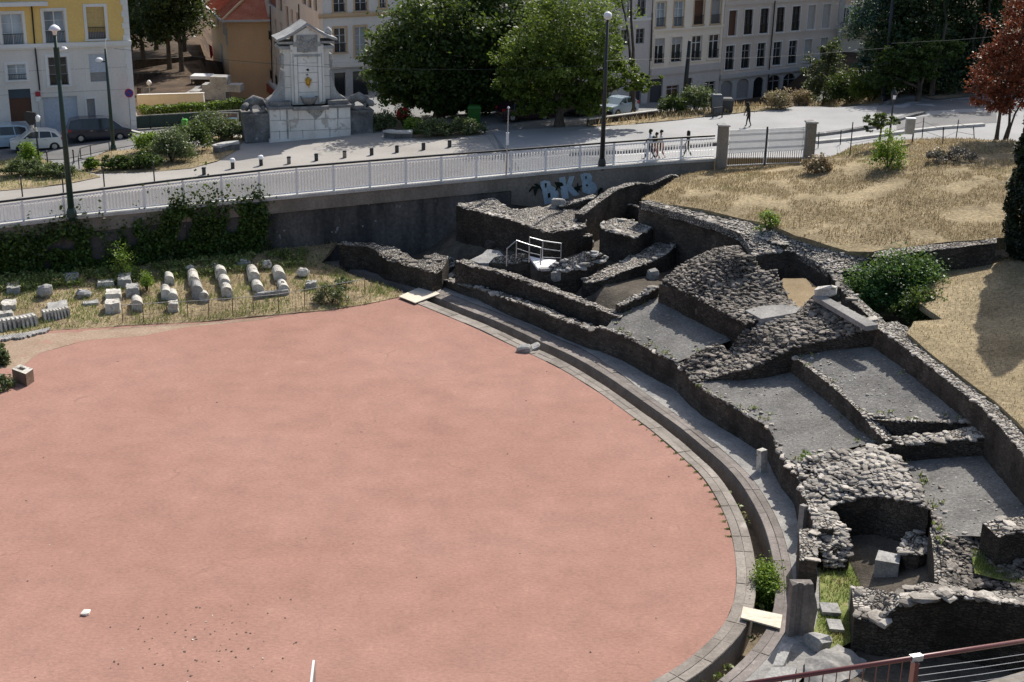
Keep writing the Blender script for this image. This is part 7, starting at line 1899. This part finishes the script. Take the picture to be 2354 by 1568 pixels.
for r in ((498, 34, 502, 60), (512, 48, 517, 76), (508, 100, 512, 145), (519, 64, 523, 100)):
    u0 = S2.uv(r[0], (r[1] + r[3]) / 2)[0]; u1 = S2.uv(r[2], (r[1] + r[3]) / 2)[0]; z1 = S2.uv(r[0], r[1])[1]; z0 = S2.uv(r[0], r[3])[1]
    mb = MB(); S2.bar(mb, min(u0, u1), z0, max(u0, u1), z1, 0, .03); mb.build('window', W_PALE, oh)
mb = MB()
for px in ((560, 104), (560, 145), (560, 178)): zq_ = F2.uv(*px)[1]; F2.bar(mb, 0, zq_ - .02, F2.r, zq_ + .02, 0, .012)
mb.build('render_joints', B_PNK, oh)
fl = thing('flag', 'small red flag hanging on the side wall of the orange house', 'flag', tuple(S2.at(*S2.uv(492, 125), .3))); c = S2.at(*S2.uv(491, 118), .3)
mb = MB(); mb.tube([c + Vector((.3, 0, -.6)), c + Vector((-.3, 0, .9))], .025, 5); mb.build('staff', M['steel'], fl)
mb = MB(); mb.prism([c + Vector(p) for p in ((-.28, 0, .85), (.1, 0, .6), (.2, 0, -.4), (.0, 0, -.9), (-.15, 0, -.8), (-.2, 0, 0))], (0, .03, 0)); mb.build('cloth', plain('flag_red', (.5, .02, .06), .8), fl)
# wall lantern brackets are skipped where they cannot be read

# cream corner building behind the monument
D3 = 120.0
F3 = Facade(738, 250, D3, 36, 0, 16, -1.0, 17.0); cb = thing('apartment_building', 'tall grey cream corner apartment building behind the monument', 'building', tuple(F3.p))
W3 = [((1040, -70, 1081, 28), 0)]
def z2(L): return [((441.2 + a * .20163), (b * .20163), (441.2 + c * .20163), (d * .20163)) for a, b, c, d in L]
R3 = z2([(1610, -120, 1745, 140), (1855, -120, 1990, 125), (1620, 320, 1755, 600), (1855, 305, 1985, 640), (1625, 830, 1755, 1130), (1835, 810, 2020, 1150)])
R3 += [(872, -10, 886, 18), (868, 62, 890, 124)]
H3 = [F3.rect(r) for r in R3]; up = [(h[0], h[1] + 3.2, h[2], h[3] + 3.2) for h in H3[:2]]
zg = F3.uv(800, 150)[1]
F3.wall(cb, H3 + up, [(-2, B_BLU), (zg, B_CRM)], 10, left_side=False); 
for i, h in enumerate(H3):
    if i in (4, 5): F3.window(cb, h, 'x', None, name='shop_window', frame=W_GRY)
    elif i in (3, 7): F3.window(cb, h, 'casement', B_OCH, .16, False, pane=CURT)
    else: F3.window(cb, h, 'casement', B_OCH, .16, True)
for h in up: F3.window(cb, h, 'casement', B_OCH, .16, True)
F3.band(cb, (800, 30), .25, .2, B_OCH, 'string_course'); F3.band(cb, (800, 144), .35, .3, B_CRM, 'cornice')
SF = Facade(738, 250, D3, 36, 0, 16, -1, 17); SF.u = Vector((.31, -.951, 0)).normalized(); SF.n = Vector((SF.u.y, -SF.u.x, 0)); SF.p = F3.p; SF.l = SF.uv(589, 120)[0]; SF.r = 0
RS = z2([(745, 85, 778, 370), (808, 130, 838, 415), (870, 175, 905, 460), (935, 220, 965, 515), (1000, 265, 1030, 340), (1068, 75, 1098, 300), (1125, 110, 1150, 260), (1183, 145, 1210, 230), (760, 490, 790, 790), (822, 550, 850, 840), (885, 600, 908, 900), (945, 650, 970, 960), (860, -60, 955, 70), (985, -60, 1025, 125), (1250, -60, 1300, 50), (1315, -40, 1360, 90), (1385, -20, 1425, 125)])
HS = [SF.rect(r) for r in RS]; HS = [(min(h[0], h[2]), h[1], max(h[0], h[2]), h[3]) for h in HS]
zs2 = SF.uv(615, 180)[1]
sb = SF.wall(cb, HS, [(-2, B_BLU), (zs2, B_PNK)], .4)
for i, h in enumerate(HS): SF.window(cb, h, 'x', None, pane=W_PALE if i < 5 or 8 <= i < 12 else (G_DRK if i > 11 else W_BRN), guard=(i < 4 or i in (8, 9, 10, 11)))
SF.band(cb, (615, 178), .35, .35, B_TRIM, 'side_cornice'); SF.pipe(cb, [(623, 14), (626, 100), (628, 190)]); SF.pipe(cb, [(689, 10), (690, 45)])
aw = thing('shop_sign', 'red and white striped shop sign board on the side street', 'sign', tuple(SF.at(*SF.uv(632, 197), .4))); u0, z0 = SF.uv(622, 190); u1, z1 = SF.uv(640, 206)
mb = MB(); mb.hexa([SF.at(u0, z0 - .9, .5), SF.at(u1, z0 - .9, .5), SF.at(u1, z0 - .9, .4), SF.at(u0, z0 - .9, .4), SF.at(u0, z0 - .1, .5), SF.at(u1, z0 - .1, .5), SF.at(u1, z0 - .1, .4), SF.at(u0, z0 - .1, .4)]); mb.build('board', plain('sign_board_red', (.5, .08, .05), .5), aw)
la = thing('wall_lamp', 'dark bracket lamp fixed to the side wall of the corner building', 'lamp', tuple(SF.at(*SF.uv(600, 98), .5))); c = SF.at(*SF.uv(614, 105), .05); e = SF.at(*SF.uv(595, 94), .2)
mb = MB(); mb.tube([c - Vector((0, 0, .5)), c + Vector((0, 0, .4)), c.lerp(e, .5) + Vector((0, 0, .45)), e + Vector((0, 0, .1))], .05, 6); mb.build('arm', M['black_metal'], la); mb = MB(); mb.lathe([(.45, -.1), (.3, .05), (.1, .2)], tuple(e), 10); mb.build('shade', M['black_metal'], la)

# row of facades on the right
ANG = 39; D4 = GP(1660, 243).y + 2.5
F4 = Facade(1660, 240, D4, ANG, -34, 0, .5, 1); base4 = F4.p
def z4(L): return [(1250 + a * .20163, b * .20163, 1250 + c * .20163, d * .20163) for a, b, c, d in L]
def sub(px_l, px_r, zb, zt):
    f = Facade(1660, 240, D4, ANG, 0, 0, zb, zt); f.l = f.uv(px_l, 120)[0]; f.r = f.uv(px_r, 120)[0]; return f
# grey building
A4 = sub(1330, 1493, .5, 17.5); g4_ = thing('grey_building', 'plain grey apartment building half hidden by the light green tree', 'building', tuple(A4.at(A4.r, .5)))
R4 = z4([(1060, -60, 1160, 188), (945, -60, 970, 200), (1048, 328, 1145, 500), (878, 340, 955, 520), (970, 1000, 1105, 1205), (780, 330, 860, 480)])
H4 = [A4.rect(r) for r in R4]; A4.wall(g4_, H4, [(0, B_BLU), (A4.uv(1450, 190)[1], B_G4)], 11); A4.roof(g4_, B_RED, 11)
for i, h in enumerate(H4): A4.window(g4_, h, 'x' if i == 4 else 'casement', B_TRIM if i < 2 else None, .08, i < 2, pane=W_DRK if i == 4 else None, frame=W_GRY, name='garage_door' if i == 4 else 'window')
A4.band(g4_, (1470, 42), .12, .1, B_TRIM, 'string_course'); A4.pipe(g4_, [(1497, 30), (1494, 140)], .05, M['dark_metal'])
# cream building
A5 = sub(1498, 1657, .5, 19.0); c5 = thing('cream_building', 'cream town house with two rows of four tall windows', 'building', tuple(A5.at(A5.r, .5)))
top5 = [(1272, 30, 1385, 305), (1480, 15, 1592, 300), (1710, 0, 1825, 280), (1905, -10, 2015, 270)]; mid5 = [(1250, 440, 1370, 725), (1450, 425, 1570, 705), (1680, 410, 1795, 690), (1875, 395, 1995, 665)]
low5 = [(1195, 900, 1350, 1215), (1395, 975, 1535, 1115), (1625, 890, 1690, 1060), (1830, 930, 1950, 1080)]
R5 = z4(top5 + mid5 + low5); H5 = [A5.rect(r) for r in R5]; up5 = [(h[0], h[1] + 3.4, h[2], h[3] + 3.4) for h in H5[:4]]
A5.wall(c5, H5 + up5, [(0, B_G4), (A5.uv(1600, 152)[1], B_C5)], 11); A5.roof(c5, B_RED, 11)
for i, h in enumerate(H5):
    if i < 2: A5.window(c5, h, 'casement', B_OCH, .09, True, pane=G_SKY)
    elif i < 4: A5.window(c5, h, 'x', B_OCH, .09, True, pane=W_BRN if i == 2 else W_GRY)
    elif i < 8: A5.window(c5, h, 'sash', B_C5, .1, True, split=(.72, W_PALE) if i in (4, 5) else None)
    elif i == 8: A5.window(c5, h, 'x', None, name='garage_door', pane=W_DRK)
    else: A5.window(c5, h, 'sash' if i != 10 else 'x', None, guard=i == 9, pane=W_DRK if i == 10 else W_BRN if i == 9 else None, frame=W_PALE, name='door' if i == 10 else 'window')
for h in up5: A5.window(c5, h, 'casement', B_OCH, .09, True)
A5.band(c5, (1590, 62), .16, .16, B_C5, 'sill_course'); A5.band(c5, (1590, 150), .6, .14, B_G4, 'shop_fascia')
mb = MB()
for u in (A5.l + .15, A5.r - .15): A5.bar(mb, u - .15, A5.uv(1600, 152)[1], u + .15, 19, 0, .05)
mb.build('pilaster', B_C5, c5)
# arched building
A6 = sub(1659, 1921, .5, 19.0); a6 = thing('arched_building', 'taupe apartment building with white edged windows and arched ground floor openings', 'building', tuple(A6.at(A6.l, .5)))
def z5(L): return [(1647 + a * .15006, b * .15006, 1647 + c * .15006, d * .15006) for a, b, c, d in L]
t6 = [(178, 160, 305, 548), (418, 145, 548, 527), (660, 130, 790, 510), (908, 112, 1032, 488), (1148, 98, 1272, 468), (1388, 80, 1505, 446), (1615, 66, 1735, 428)]
m6 = [(130, 700, 262, 1068), (375, 680, 502, 1043), (615, 660, 738, 1018), (858, 645, 982, 996), (1098, 625, 1220, 970), (1335, 605, 1450, 940), (1580, 580, 1690, 900)]
l6 = [(60, 1240, 240, 1530), (305, 1210, 490, 1510), (560, 1185, 715, 1500), (775, 1155, 965, 1480), (1015, 1130, 1195, 1450), (1260, 1110, 1420, 1430)]
R6 = z5(t6 + m6 + l6); H6 = [A6.rect(r) for r in R6]; up6 = [(h[0], h[1] + 3.5, h[2], h[3] + 3.5) for h in H6[:7]]
A6.wall(a6, H6 + up6, [(0, B_BLU), (A6.uv(1750, 165)[1], B_T6)], 11); A6.roof(a6, B_RED, 11)
for i, h in enumerate(H6):
    if i in (5, 6, 12, 13): A6.window(a6, h, 'x', B_TRIM, .09, False, pane=W_PALE)
    elif i == 0: A6.window(a6, h, 'x', B_TRIM, .09, False, pane=W_BRN)
    elif i < 7: A6.window(a6, h, 'casement', B_TRIM, .10, True, frame=W_DRK)
    elif i < 14: A6.window(a6, h, 'sash', B_TRIM, .10, True, frame=W_GRY)
    else: A6.window(a6, h, 'sash' if i in (17, 18) else 'x', None, .1, False, pane=W_GRY if i < 16 else None, frame=W_GRY, name='arched_opening')
for h in up6: A6.window(a6, h, 'casement', B_TRIM, .09, True, frame=W_GRY)
mb = MB()
for i, h in enumerate(H6):
    if i >= 14: r_, nn, dz = (h[2] - h[0]) / 2, 10, .55
    elif i in (0, 1, 2, 3, 7, 8): r_, nn, dz = (h[2] - h[0]) / 2, 6, .14
    else: continue
    um = (h[0] + h[2]) / 2
    for sgn in (-1, 1):
        lp = [A6.at(um + sgn * r_ * 1.0, h[3] - .003, -.02)] + [A6.at(um + sgn * r_ * math.sin(a), h[3] - dz * (1 - math.cos(a)) - .003, -.02) for a in np.linspace(PI / 2, .12, nn)]
        mb.prism(lp, A6.n * -.16)
mb.build('arch_heads', [B_T6 if False else B_BLU], a6)
A6.band(a6, (1790, 76), .1, .1, B_T6, 'string_course'); A6.band(a6, (1790, 158), .4, .22, B_BLU, 'cornice'); A6.band(a6, (1790, 3), .1, .1, B_T6, 'upper_course')
A6.pipe(a6, [(1779, 2), (1774, 60), (1766, 150), (1761, 225)], .06, M['black_metal'])
# peach end building turned away, with a bare side wall
A7 = Facade(1924, 240, 127.0, -24, 0, 9, .5, 18.5); A7.p = A6.at(A6.r + .05, 0, .3); A7.p.z = 0
p7 = thing('peach_building', 'peach corner house with an iron balcony beyond the arched building', 'building', tuple(A7.p))
R7 = z5([(1915, 125, 2025, 360), (2120, 165, 2245, 410)]); H7 = [A7.rect(r) for r in R7]; zb7 = A7.uv(1960, 76)[1]
A7.wall(p7, H7, [(0, B_C5), (zb7, B_PCH)], 10); A7.roof(p7, B_RED, 10)
A7.window(p7, H7[0], 'casement', B_TRIM, .3); A7.window(p7, H7[1], 'x', B_TRIM, .3, pane=W_PALE)
mb = MB(); A7.bar(mb, .1, zb7 - .1, 9, zb7 + .12, 0, .9); mb.build('balcony', B_C5, p7); mb = MB(); A7.bar(mb, .1, zb7 + 1.05, 9, zb7 + 1.1, .82, .87)
for i in range(60): u = .1 + 8.9 * i / 59; A7.bar(mb, u - .012, zb7 + .12, u + .012, zb7 + 1.05, .83, .855)
mb.build('balcony_rail', M['black_metal'], p7)
mb = MB(); A7.bar(mb, -.35, .5, .2, 18.5, .0, .12); mb.build('corner_strip', B_BLU, p7)

# park terraces between the yellow building and the orange house
tw = thing('terrace_wall', 'low grey terrace walls stepping up through the shaded park', 'wall', tuple(GP(400, 180)))
for a, b, h in (((305, 196), (480, 188), 1.1), ((305, 160), (470, 150), 1.0), ((320, 222), (540, 218), .8)):
    p, q = GP(*a), GP(*b); mb = MB(); mb.bar(p + Vector((0, 0, h / 2 - .1)), q + Vector((0, 0, h / 2 - .1)), .4, h + .2); mb.build('wall_step', M['wall_face'], tw)
for lab, x0, x1, y, h, nm in (('pale low wall with white panels at the park entrance', 318, 470, 246, 1.0, 'park_wall'),):
    p, q = GP(x0, y), GP(x1, y - 4); t = thing(nm, lab, 'wall', tuple(p)); mb = MB(); mb.bar(p + Vector((0, 0, h / 2)), q + Vector((0, 0, h / 2)), .3, h); mb.build('wall_body', B_GRY, t); mb = MB(); mb.bar(p + Vector((0, 0, h + .04)), q + Vector((0, 0, h + .04)), .4, .08); mb.build('cap', B_TRIM, t)
p = GP(476, 224); ks = thing('kiosk', 'small park kiosk with a flat white roof under a grey parasol', 'kiosk', tuple(p))
mb = MB(); mb.box((p.x, p.y + 1, p.z + .8), (2.4, 1.6, 1.6)); mb.build('counter', M['wall_face'], ks); mb = MB(); mb.box((p.x - .5, p.y + .6, p.z + 1.9), (1.9, 1.9, .3)); mb.build('roof', W_WHT, ks)
for dx in (-1.35, .35): mb = MB(); mb.bar((p.x + dx, p.y - .2, p.z), (p.x + dx, p.y - .2, p.z + 1.8), .1); mb.build('post', M['dark_metal'], ks)
p = GP(508, 226); pr_ = thing('parasol', 'large grey round parasol beside the orange house', 'parasol', tuple(p)); mb = MB(); mb.tube([p, p + Vector((0, 0, 2.4))], .05, 6); mb.build('pole', M['steel'], pr_); mb = MB(); mb.lathe([(1.6, 1.9), (1.5, 2.05), (.8, 2.4), (.05, 2.6)], tuple(p), 14); mb.build('canopy', W_GRY, pr_)
p = GP(500, 229); tb = thing('terrace_block', 'stack of pale concrete terrace blocks below the orange house', 'terrace', tuple(p))
for dx, w_, z0, h in ((-.8, 3.2, 0, .7), (.4, 3.4, .7, .6), (.2, 1.5, 1.3, .7)):
    mb = MB(); mb.box((p.x + dx, p.y + .6, p.z + z0 + h / 2), (w_, 1.6, h)); mb.build('block', M['stone_grey'], tb)

# ------------------------------------------------------------------ trees
def limb(mb, a, b, r0, r1, rg, n=5, w=.15):
    a, b = Vector(a), Vector(b); pts = []
    for i in range(n + 1):
        t = i / n; pts.append(a.lerp(b, t) + Vector((rg.uniform(-w, w), rg.uniform(-w, w), 0)) * math.sin(PI * t) * (b - a).length * .3)
    mb.tube(pts, [lerp(r0, r1, i / n) for i in range(n + 1)], 8)
def tree(label, base, blobs, mat, lsz, seed, tr=.3, fork=.4, name='tree', up=.35, group=None, lean=0, hollow=.4, cr_=None, extra_trunks=()):
    """blobs: (dx, dy, z, rx, ry, rz, clumps, leaves per clump) with z above the base"""
    base = Vector(base); t = thing(name, label, 'tree', tuple(base), group); rg = random.Random(seed); pts = []
    for i, (dx, dy, z, rx, ry, rz_, n, per) in enumerate(blobs):
        pts.append(clump_pts(seed * 17 + i, (base.x + dx, base.y + dy, base.z + z), (rx, ry, rz_), n, per, cr_ or min(rx, rz_) * .24, hollow, .6))
    leaves('crown', mat, np.concatenate(pts), lsz, seed, t, up)
    H_ = min(b[2] for b in blobs); mb = MB(); f = base + Vector((lean, 0, H_ * fork + .6))
    mb.tube([base - Vector((0, 0, .3)), base + Vector((0, 0, .25)), base.lerp(f, .5), f], [tr * 1.5, tr * 1.1, tr * .95, tr * .8], 10)
    mb.build('trunk', M['bark'], t)
    for (dx, dy, z, rx, ry, rz_, n, per) in blobs:
        mb = MB(); limb(mb, f - Vector((0, 0, .2)), (base.x + dx * .9, base.y + dy * .9, base.z + z + rz_ * .3), tr * .6, .05, rg)
        mb.build('limb', M['bark'], t)
    for a, b, r_ in extra_trunks: mb = MB(); limb(mb, a, b, r_, r_ * .5, rg, 5, .08); mb.build('trunk', M['bark'], t)
    return t
GT = 'trees along the street'
b = GP(1010, 268)
tree('huge dense dark green tree between the monument and the lamp post', b, [(-2.6, 0, 4.6, 3.4, 3.0, 3.4, 150, 66), (0, -1, 6.0, 4.2, 3.6, 4.6, 190, 66), (3.4, 0, 5.0, 3.8, 3.2, 4.2, 160, 66), (6.2, .5, 5.2, 3.2, 3, 4.6, 130, 60), (8.6, 1.5, 5.6, 2.4, 2.4, 4.2, 90, 60), (1.5, 3, 8.0, 4.6, 3, 2.8, 90, 55), (5, 2.5, 8.2, 4, 3, 2.8, 80, 50), (.6, -1.0, 2.3, 4.2, 2.2, 1.9, 120, 62), (5.0, 0, 2.4, 3.4, 2.0, 1.8, 90, 60), (-3.4, .6, 2.4, 2.4, 2, 1.7, 70, 60), (1.5, .8, 1.2, 3.6, 1.6, 1.1, 60, 55), (5.4, .8, 1.3, 3.0, 1.5, 1.0, 70, 55), (3.6, -.6, 1.7, 2.6, 1.4, 1.4, 80, 56), (0, -.8, 1.3, 2.4, 1.2, 1.1, 60, 56)], L1, .34, 201, .45, .3, up=.3)
b = GP(1285, 290)
tree('light green tree with a drooping bright bough in front of the dark one', b, [(-1.0, 0, 5.2, 3.9, 3.2, 2.6, 130, 64), (.6, -.3, 7.4, 3.4, 3, 3.2, 120, 64), (2.6, -.3, 4.6, 2.4, 2.2, 2.2, 70, 60), (4.4, -.5, 3.9, 2.2, 1.6, 1.2, 46, 56), (6.0, -.6, 3.35, 1.5, 1.0, .6, 26, 50), (-2.6, .4, 3.3, 2.6, 2.4, 1.6, 90, 56), (1.6, .2, 2.6, 2.2, 1.6, 1.4, 60, 55), (.6, .2, 2.4, 2.4, 1.6, 1.1, 60, 55), (-1.6, .3, 1.7, 2.0, 1.4, 1.2, 60, 55), (2.2, .2, 1.9, 1.8, 1.4, 1.1, 50, 52)], L2, .27, 202, .34, .35, up=.45)
b = GP(1452, 262)
tree('slim green tree behind the central lamp post', b, [(-1.6, 6, 9.2, 2.4, 2.2, 3.0, 50, 55), (-.4, 4, 12.5, 2, 2, 2.5, 30, 50), (-3.2, 2, 5.2, 2.4, 2, 2.4, 50, 56)], L2, .28, 203, .22, .45)
for k, (x, y, dx) in enumerate(((330, 150, -1), (390, 160, 0), (418, 165, -.4), (300, 120, -2), (360, 115, 0), (425, 120, -1))):
    b = GP(x, y); dk = k % 3
    tree(['tall dark park tree just right of the yellow building', 'dark forked park tree beside the park lamp', 'dark park tree leaning towards the orange house', 'rear park tree hidden behind the yellow building', 'rear park tree in the middle of the dark park', 'rear park tree beside the red tiled roof', 'last rear park tree behind the roof ridge'][k],
         b, [(dx, 0, 5.2 + dk * .6, 4.0, 3.2, 3.0, 120, 50), (dx + .8, -.5, 9 + dk, 3.8, 3, 3.4, 90, 46), (dx - 1.5, .5, 3.8 + dk * .5, 3.0, 2.6, 1.4, 50, 46)], L3 if k % 2 else leaf_mat('leaf_park_%d' % k, (.02, .035, .012), (.06, .085, .022), .25), .36, 210 + k, .26, .5, group='dark trees in the park')
# right hand wood
for k, (x, y, rx, rz_) in enumerate(((2075, 226, 2.2, 2.4), (2150, 224, 2.4, 2.0), (2215, 219, 2.2, 2.6), (2275, 216, 2.2, 2.2), (2335, 214, 2.4, 2.8))):
    bush(['dark undergrowth bush beside the tall dark pole', 'dark undergrowth bush below the layered tree', 'dark undergrowth bush left of the red leaved tree', 'dark undergrowth bush behind the red leaved tree', 'dark undergrowth bush at the right picture edge'][k], 'bush', GP(x, y) + Vector((0, 2.5, 0)), (rx, 1.4, rz_), L3, 52, 42, .3, 300 + k, 'undergrowth of the right hand wood', twigs=False)
for k, (lab, x, y, bl, mt, ls) in enumerate([
    ('blue green conifer at the left of the right hand wood', 2030, 222, [(0, 3, 6, 3.0, 2.6, 3.2, 150, 55), (.6, 3, 9.6, 2.6, 2.4, 2.6, 60, 50), (.2, 3, 2.8, 2.6, 2.2, 1.6, 50, 55)], leaf_mat('leaf_blue_green', (.025, .06, .05), (.06, .12, .095), .2), .3),
    ('very dark evergreen filling the middle of the right hand wood', 2140, 222, [(0, 4, 7, 3.8, 3, 4.6, 230, 55), (2, 4, 11, 3.6, 3, 3, 60, 50), (-2, 3, 3.4, 2.6, 2.4, 2.4, 60, 55)], L3, .34),
    ('dark evergreen behind the red leaved tree', 2240, 216, [(0, 5, 6.5, 3.8, 3, 5, 230, 55), (2, 5, 11.5, 3.6, 3, 3, 60, 50), (.5, 4, 2.6, 3, 2.4, 2.2, 60, 55)], L3, .34),
    ('dark evergreen beyond the right picture edge', 2350, 214, [(0, 4, 6, 3.8, 3, 5, 120, 50), (0, 4, 12, 3.6, 3, 3, 50, 45)], L3, .36),
    ('layered green tree with spreading flat boughs behind the right road', 2110, 232, [(-1.2, 0, 3.4, 2.8, 1.6, .9, 90, 56), (.8, 0, 4.2, 2.6, 1.6, .8, 80, 56), (-.6, .4, 2.2, 2.4, 1.5, .8, 60, 50), (-2.6, 1, 1.6, 1.8, 1.2, 1.1, 60, 50)], L1, .26)]):
    tree(lab, GP(x, y), bl, mt, ls, 230 + k, .22, .4, group='trees of the right hand wood')
bp = GP(1893, 238)
tree('big rounded dark shrub tree in front of the peach house', bp, [(0, 0, 2.6, 2.0, 1.6, 2.2, 90, 56), (.3, 0, 4.6, 1.3, 1.2, 1.2, 40, 50)], leaf_mat('leaf_olive', (.035, .055, .025), (.10, .12, .065), .25), .24, 240, .16, .3, name='shrub_tree')
bush('olive shrub at the edge of the right hand wood', 'shrub', GP(1950, 236), (2.0, 1.2, 1.7), L1, 70, 52, .2, 241, name='shrub')
bush('green shrub below the tall dark pole', 'shrub', GP(2000, 234), (1.7, 1.2, 1.6), L2, 60, 52, .2, 242, name='shrub')
b = hit(2290, 318, HILL, 60, 120)
tree('copper red leaved tree with three slim trunks at the hill edge', b, [(-.2, 0, 4.2, 2.0, 1.8, 2.4, 100, 60), (1.2, .3, 6.2, 2.2, 2, 2.6, 90, 58), (.8, 0, 8.8, 1.7, 1.6, 2.0, 50, 50), (-.4, -.3, 2.6, 1.6, 1.4, 1.0, 44, 50), (2.2, .2, 3.4, 1.4, 1.4, 2.0, 44, 50)], L6, .2, 250, .12, .5, up=.3,
     extra_trunks=[(b + Vector((.55, .2, -.2)), b + Vector((1.2, .3, 5)), .1), (b + Vector((.9, .6, -.2)), b + Vector((1.8, .5, 4)), .08)])
b = hit(2020, 340, HILL, 60, 120)
tree('small spreading tree beside the ornate lantern on the hill edge', b, [(0, 0, 1.75, 1.15, .9, .5, 40, 46), (-.4, 0, 1.3, .7, .6, .3, 16, 40)], L1, .16, 251, .07, .6, name='small_tree')
bush('bright leafy weeds below the lantern on the hill', 'weed', hit(2040, 385, HILL, 60, 120), (.9, .7, 1.2), L5, 30, 40, .15, 252, name='weed')
bush('grey bramble heap on the hill slope', 'bramble', hit(2185, 372, HILL, 60, 120), (1.6, 1.0, .5), leaf_mat('bramble_grey', (.10, .085, .08), (.20, .17, .15), .1), 34, 40, .13, 253, name='bramble')
bush('dry scrub beside the right gate pillar', 'scrub', hit(1880, 395, HILL, 60, 120), (1.0, .6, .6), L8, 26, 40, .16, 254, name='scrub', twigs=False)
# yellow plant at left edge of the yellow building
bush('slim yellow green street tree at the left picture edge', 'plant', GP(-4, 330) + Vector((0, 2, 0)), (.8, .8, 4.2), L4, 40, 40, .2, 255, name='street_tree', cr_=.5)
# cypress
cyp = P(2402, 618, 5.0); ct_ = thing('cypress', 'tall dense dark cypress at the right picture edge', 'tree', tuple(cyp))
r = np.random.default_rng(77); n = 70000; z = r.random(n) ** .9; ang = r.uniform(0, 2 * PI, n)
prof = np.interp(z, [0, .03, .12, .35, .6, .85, 1], [.9, 1.7, 2.2, 2.15, 1.6, .95, .1])
bmp = np.array([1 + .16 * noise.noise(Vector((math.cos(a) * 1.6, math.sin(a) * 1.6, zz * 12))) + .1 * noise.noise(Vector((math.cos(a) * 4, math.sin(a) * 4, zz * 30))) for a, zz in zip(ang, z)])
rad = prof * bmp * (.72 + .28 * r.random(n) ** .4)
leaves('crown', L10, np.stack([cyp.x + rad * np.cos(ang), cyp.y + rad * np.sin(ang), cyp.z + .15 + z * 15.5], 1), .2, 78, ct_, .2)
mb = MB(); mb.tube([cyp - Vector((0, 0, .3)), cyp + Vector((0, 0, 5)), cyp + Vector((0, 0, 11.8))], [.3, .22, .03], 8); mb.build('trunk', M['bark'], ct_)
mb = MB(); mb.lathe([(.4, .3), (1.3, 1.2), (1.6, 3.5), (1.3, 7.5), (.8, 11), (.1, 15)], tuple(cyp), 14); mb.build('inner_foliage', L10, ct_)
# overhead wires
for lab, pts in (('pair of thin overhead wires crossing in front of the trees', [((262, 112), 94), ((700, 152), 95), ((1120, 160), 96), ((1390, 150), 92)]), ('long sagging overhead wire from the central lamp post to the right pole', [((1393, 140), 78), ((1580, 134), 84), ((1760, 132), 90), ((2048, 110), 100)]), ('overhead wire from the right pole towards the red leaved tree', [((2048, 100), 100), ((2200, 92), 98), ((2360, 78), 96)])):
    q = [DD(*p, d) for p, d in pts]; q = catmull(q, 2.5); mb = MB(); mb.tube(q, .011, 4); tag(mb.build('overhead_wire', M['dark_metal']), lab, 'wire')
# ------------------------------------------------------------------ camera, sun, sky
cam = bpy.data.cameras.new('camera'); co = bpy.data.objects.new('camera', cam); C.objects.link(co)
cam.sensor_width = 36.0; cam.sensor_fit = 'HORIZONTAL'; cam.lens = F / 2353.0 * 36.0
cam.clip_start = .5; cam.clip_end = 5000
co.location = (0, 0, CAMH)
from mathutils import Matrix
co.rotation_euler = (Matrix.Rotation(PI / 2 - TH, 3, 'X') @ Matrix.Rotation(RO, 3, 'Z')).to_euler()
bpy.context.scene.camera = co
SUN_EL = math.radians(45); SUN_AZ = math.radians(26.5)      # azimuth measured from +Y towards +X
sd = Vector((math.sin(SUN_AZ) * math.cos(SUN_EL), math.cos(SUN_AZ) * math.cos(SUN_EL), math.sin(SUN_EL)))
su = bpy.data.lights.new('sun', 'SUN'); su.energy = 4.2; su.angle = math.radians(.53); su.color = (1, .95, .87)
so = bpy.data.objects.new('sun', su); C.objects.link(so); so.location = (60, 160, 90)
so.rotation_euler = (-sd).to_track_quat('-Z', 'Y').to_euler()
w = bpy.data.worlds.new('World'); bpy.context.scene.world = w; w.use_nodes = True
nt = w.node_tree; nt.nodes.clear()
sk = nt.nodes.new('ShaderNodeTexSky'); sk.sky_type = 'NISHITA'; sk.sun_disc = False
sk.dust_density = 2.5; sk.ozone_density = .5; sk.sun_elevation = SUN_EL; sk.sun_rotation = SUN_AZ
bg = nt.nodes.new('ShaderNodeBackground'); bg.inputs[1].default_value = .105
ou = nt.nodes.new('ShaderNodeOutputWorld')
nt.links.new(sk.outputs[0], bg.inputs[0]); nt.links.new(bg.outputs[0], ou.inputs[0])
sc = bpy.context.scene
sc.view_settings.view_transform = 'Standard'; sc.view_settings.look = 'None'
sc.view_settings.exposure = .35; sc.view_settings.gamma = 1.0
try: sc.view_settings.use_curve_mapping = False
except Exception: pass
sc.cycles.max_bounces = 5; sc.cycles.diffuse_bounces = 3; sc.cycles.transmission_bounces = 3
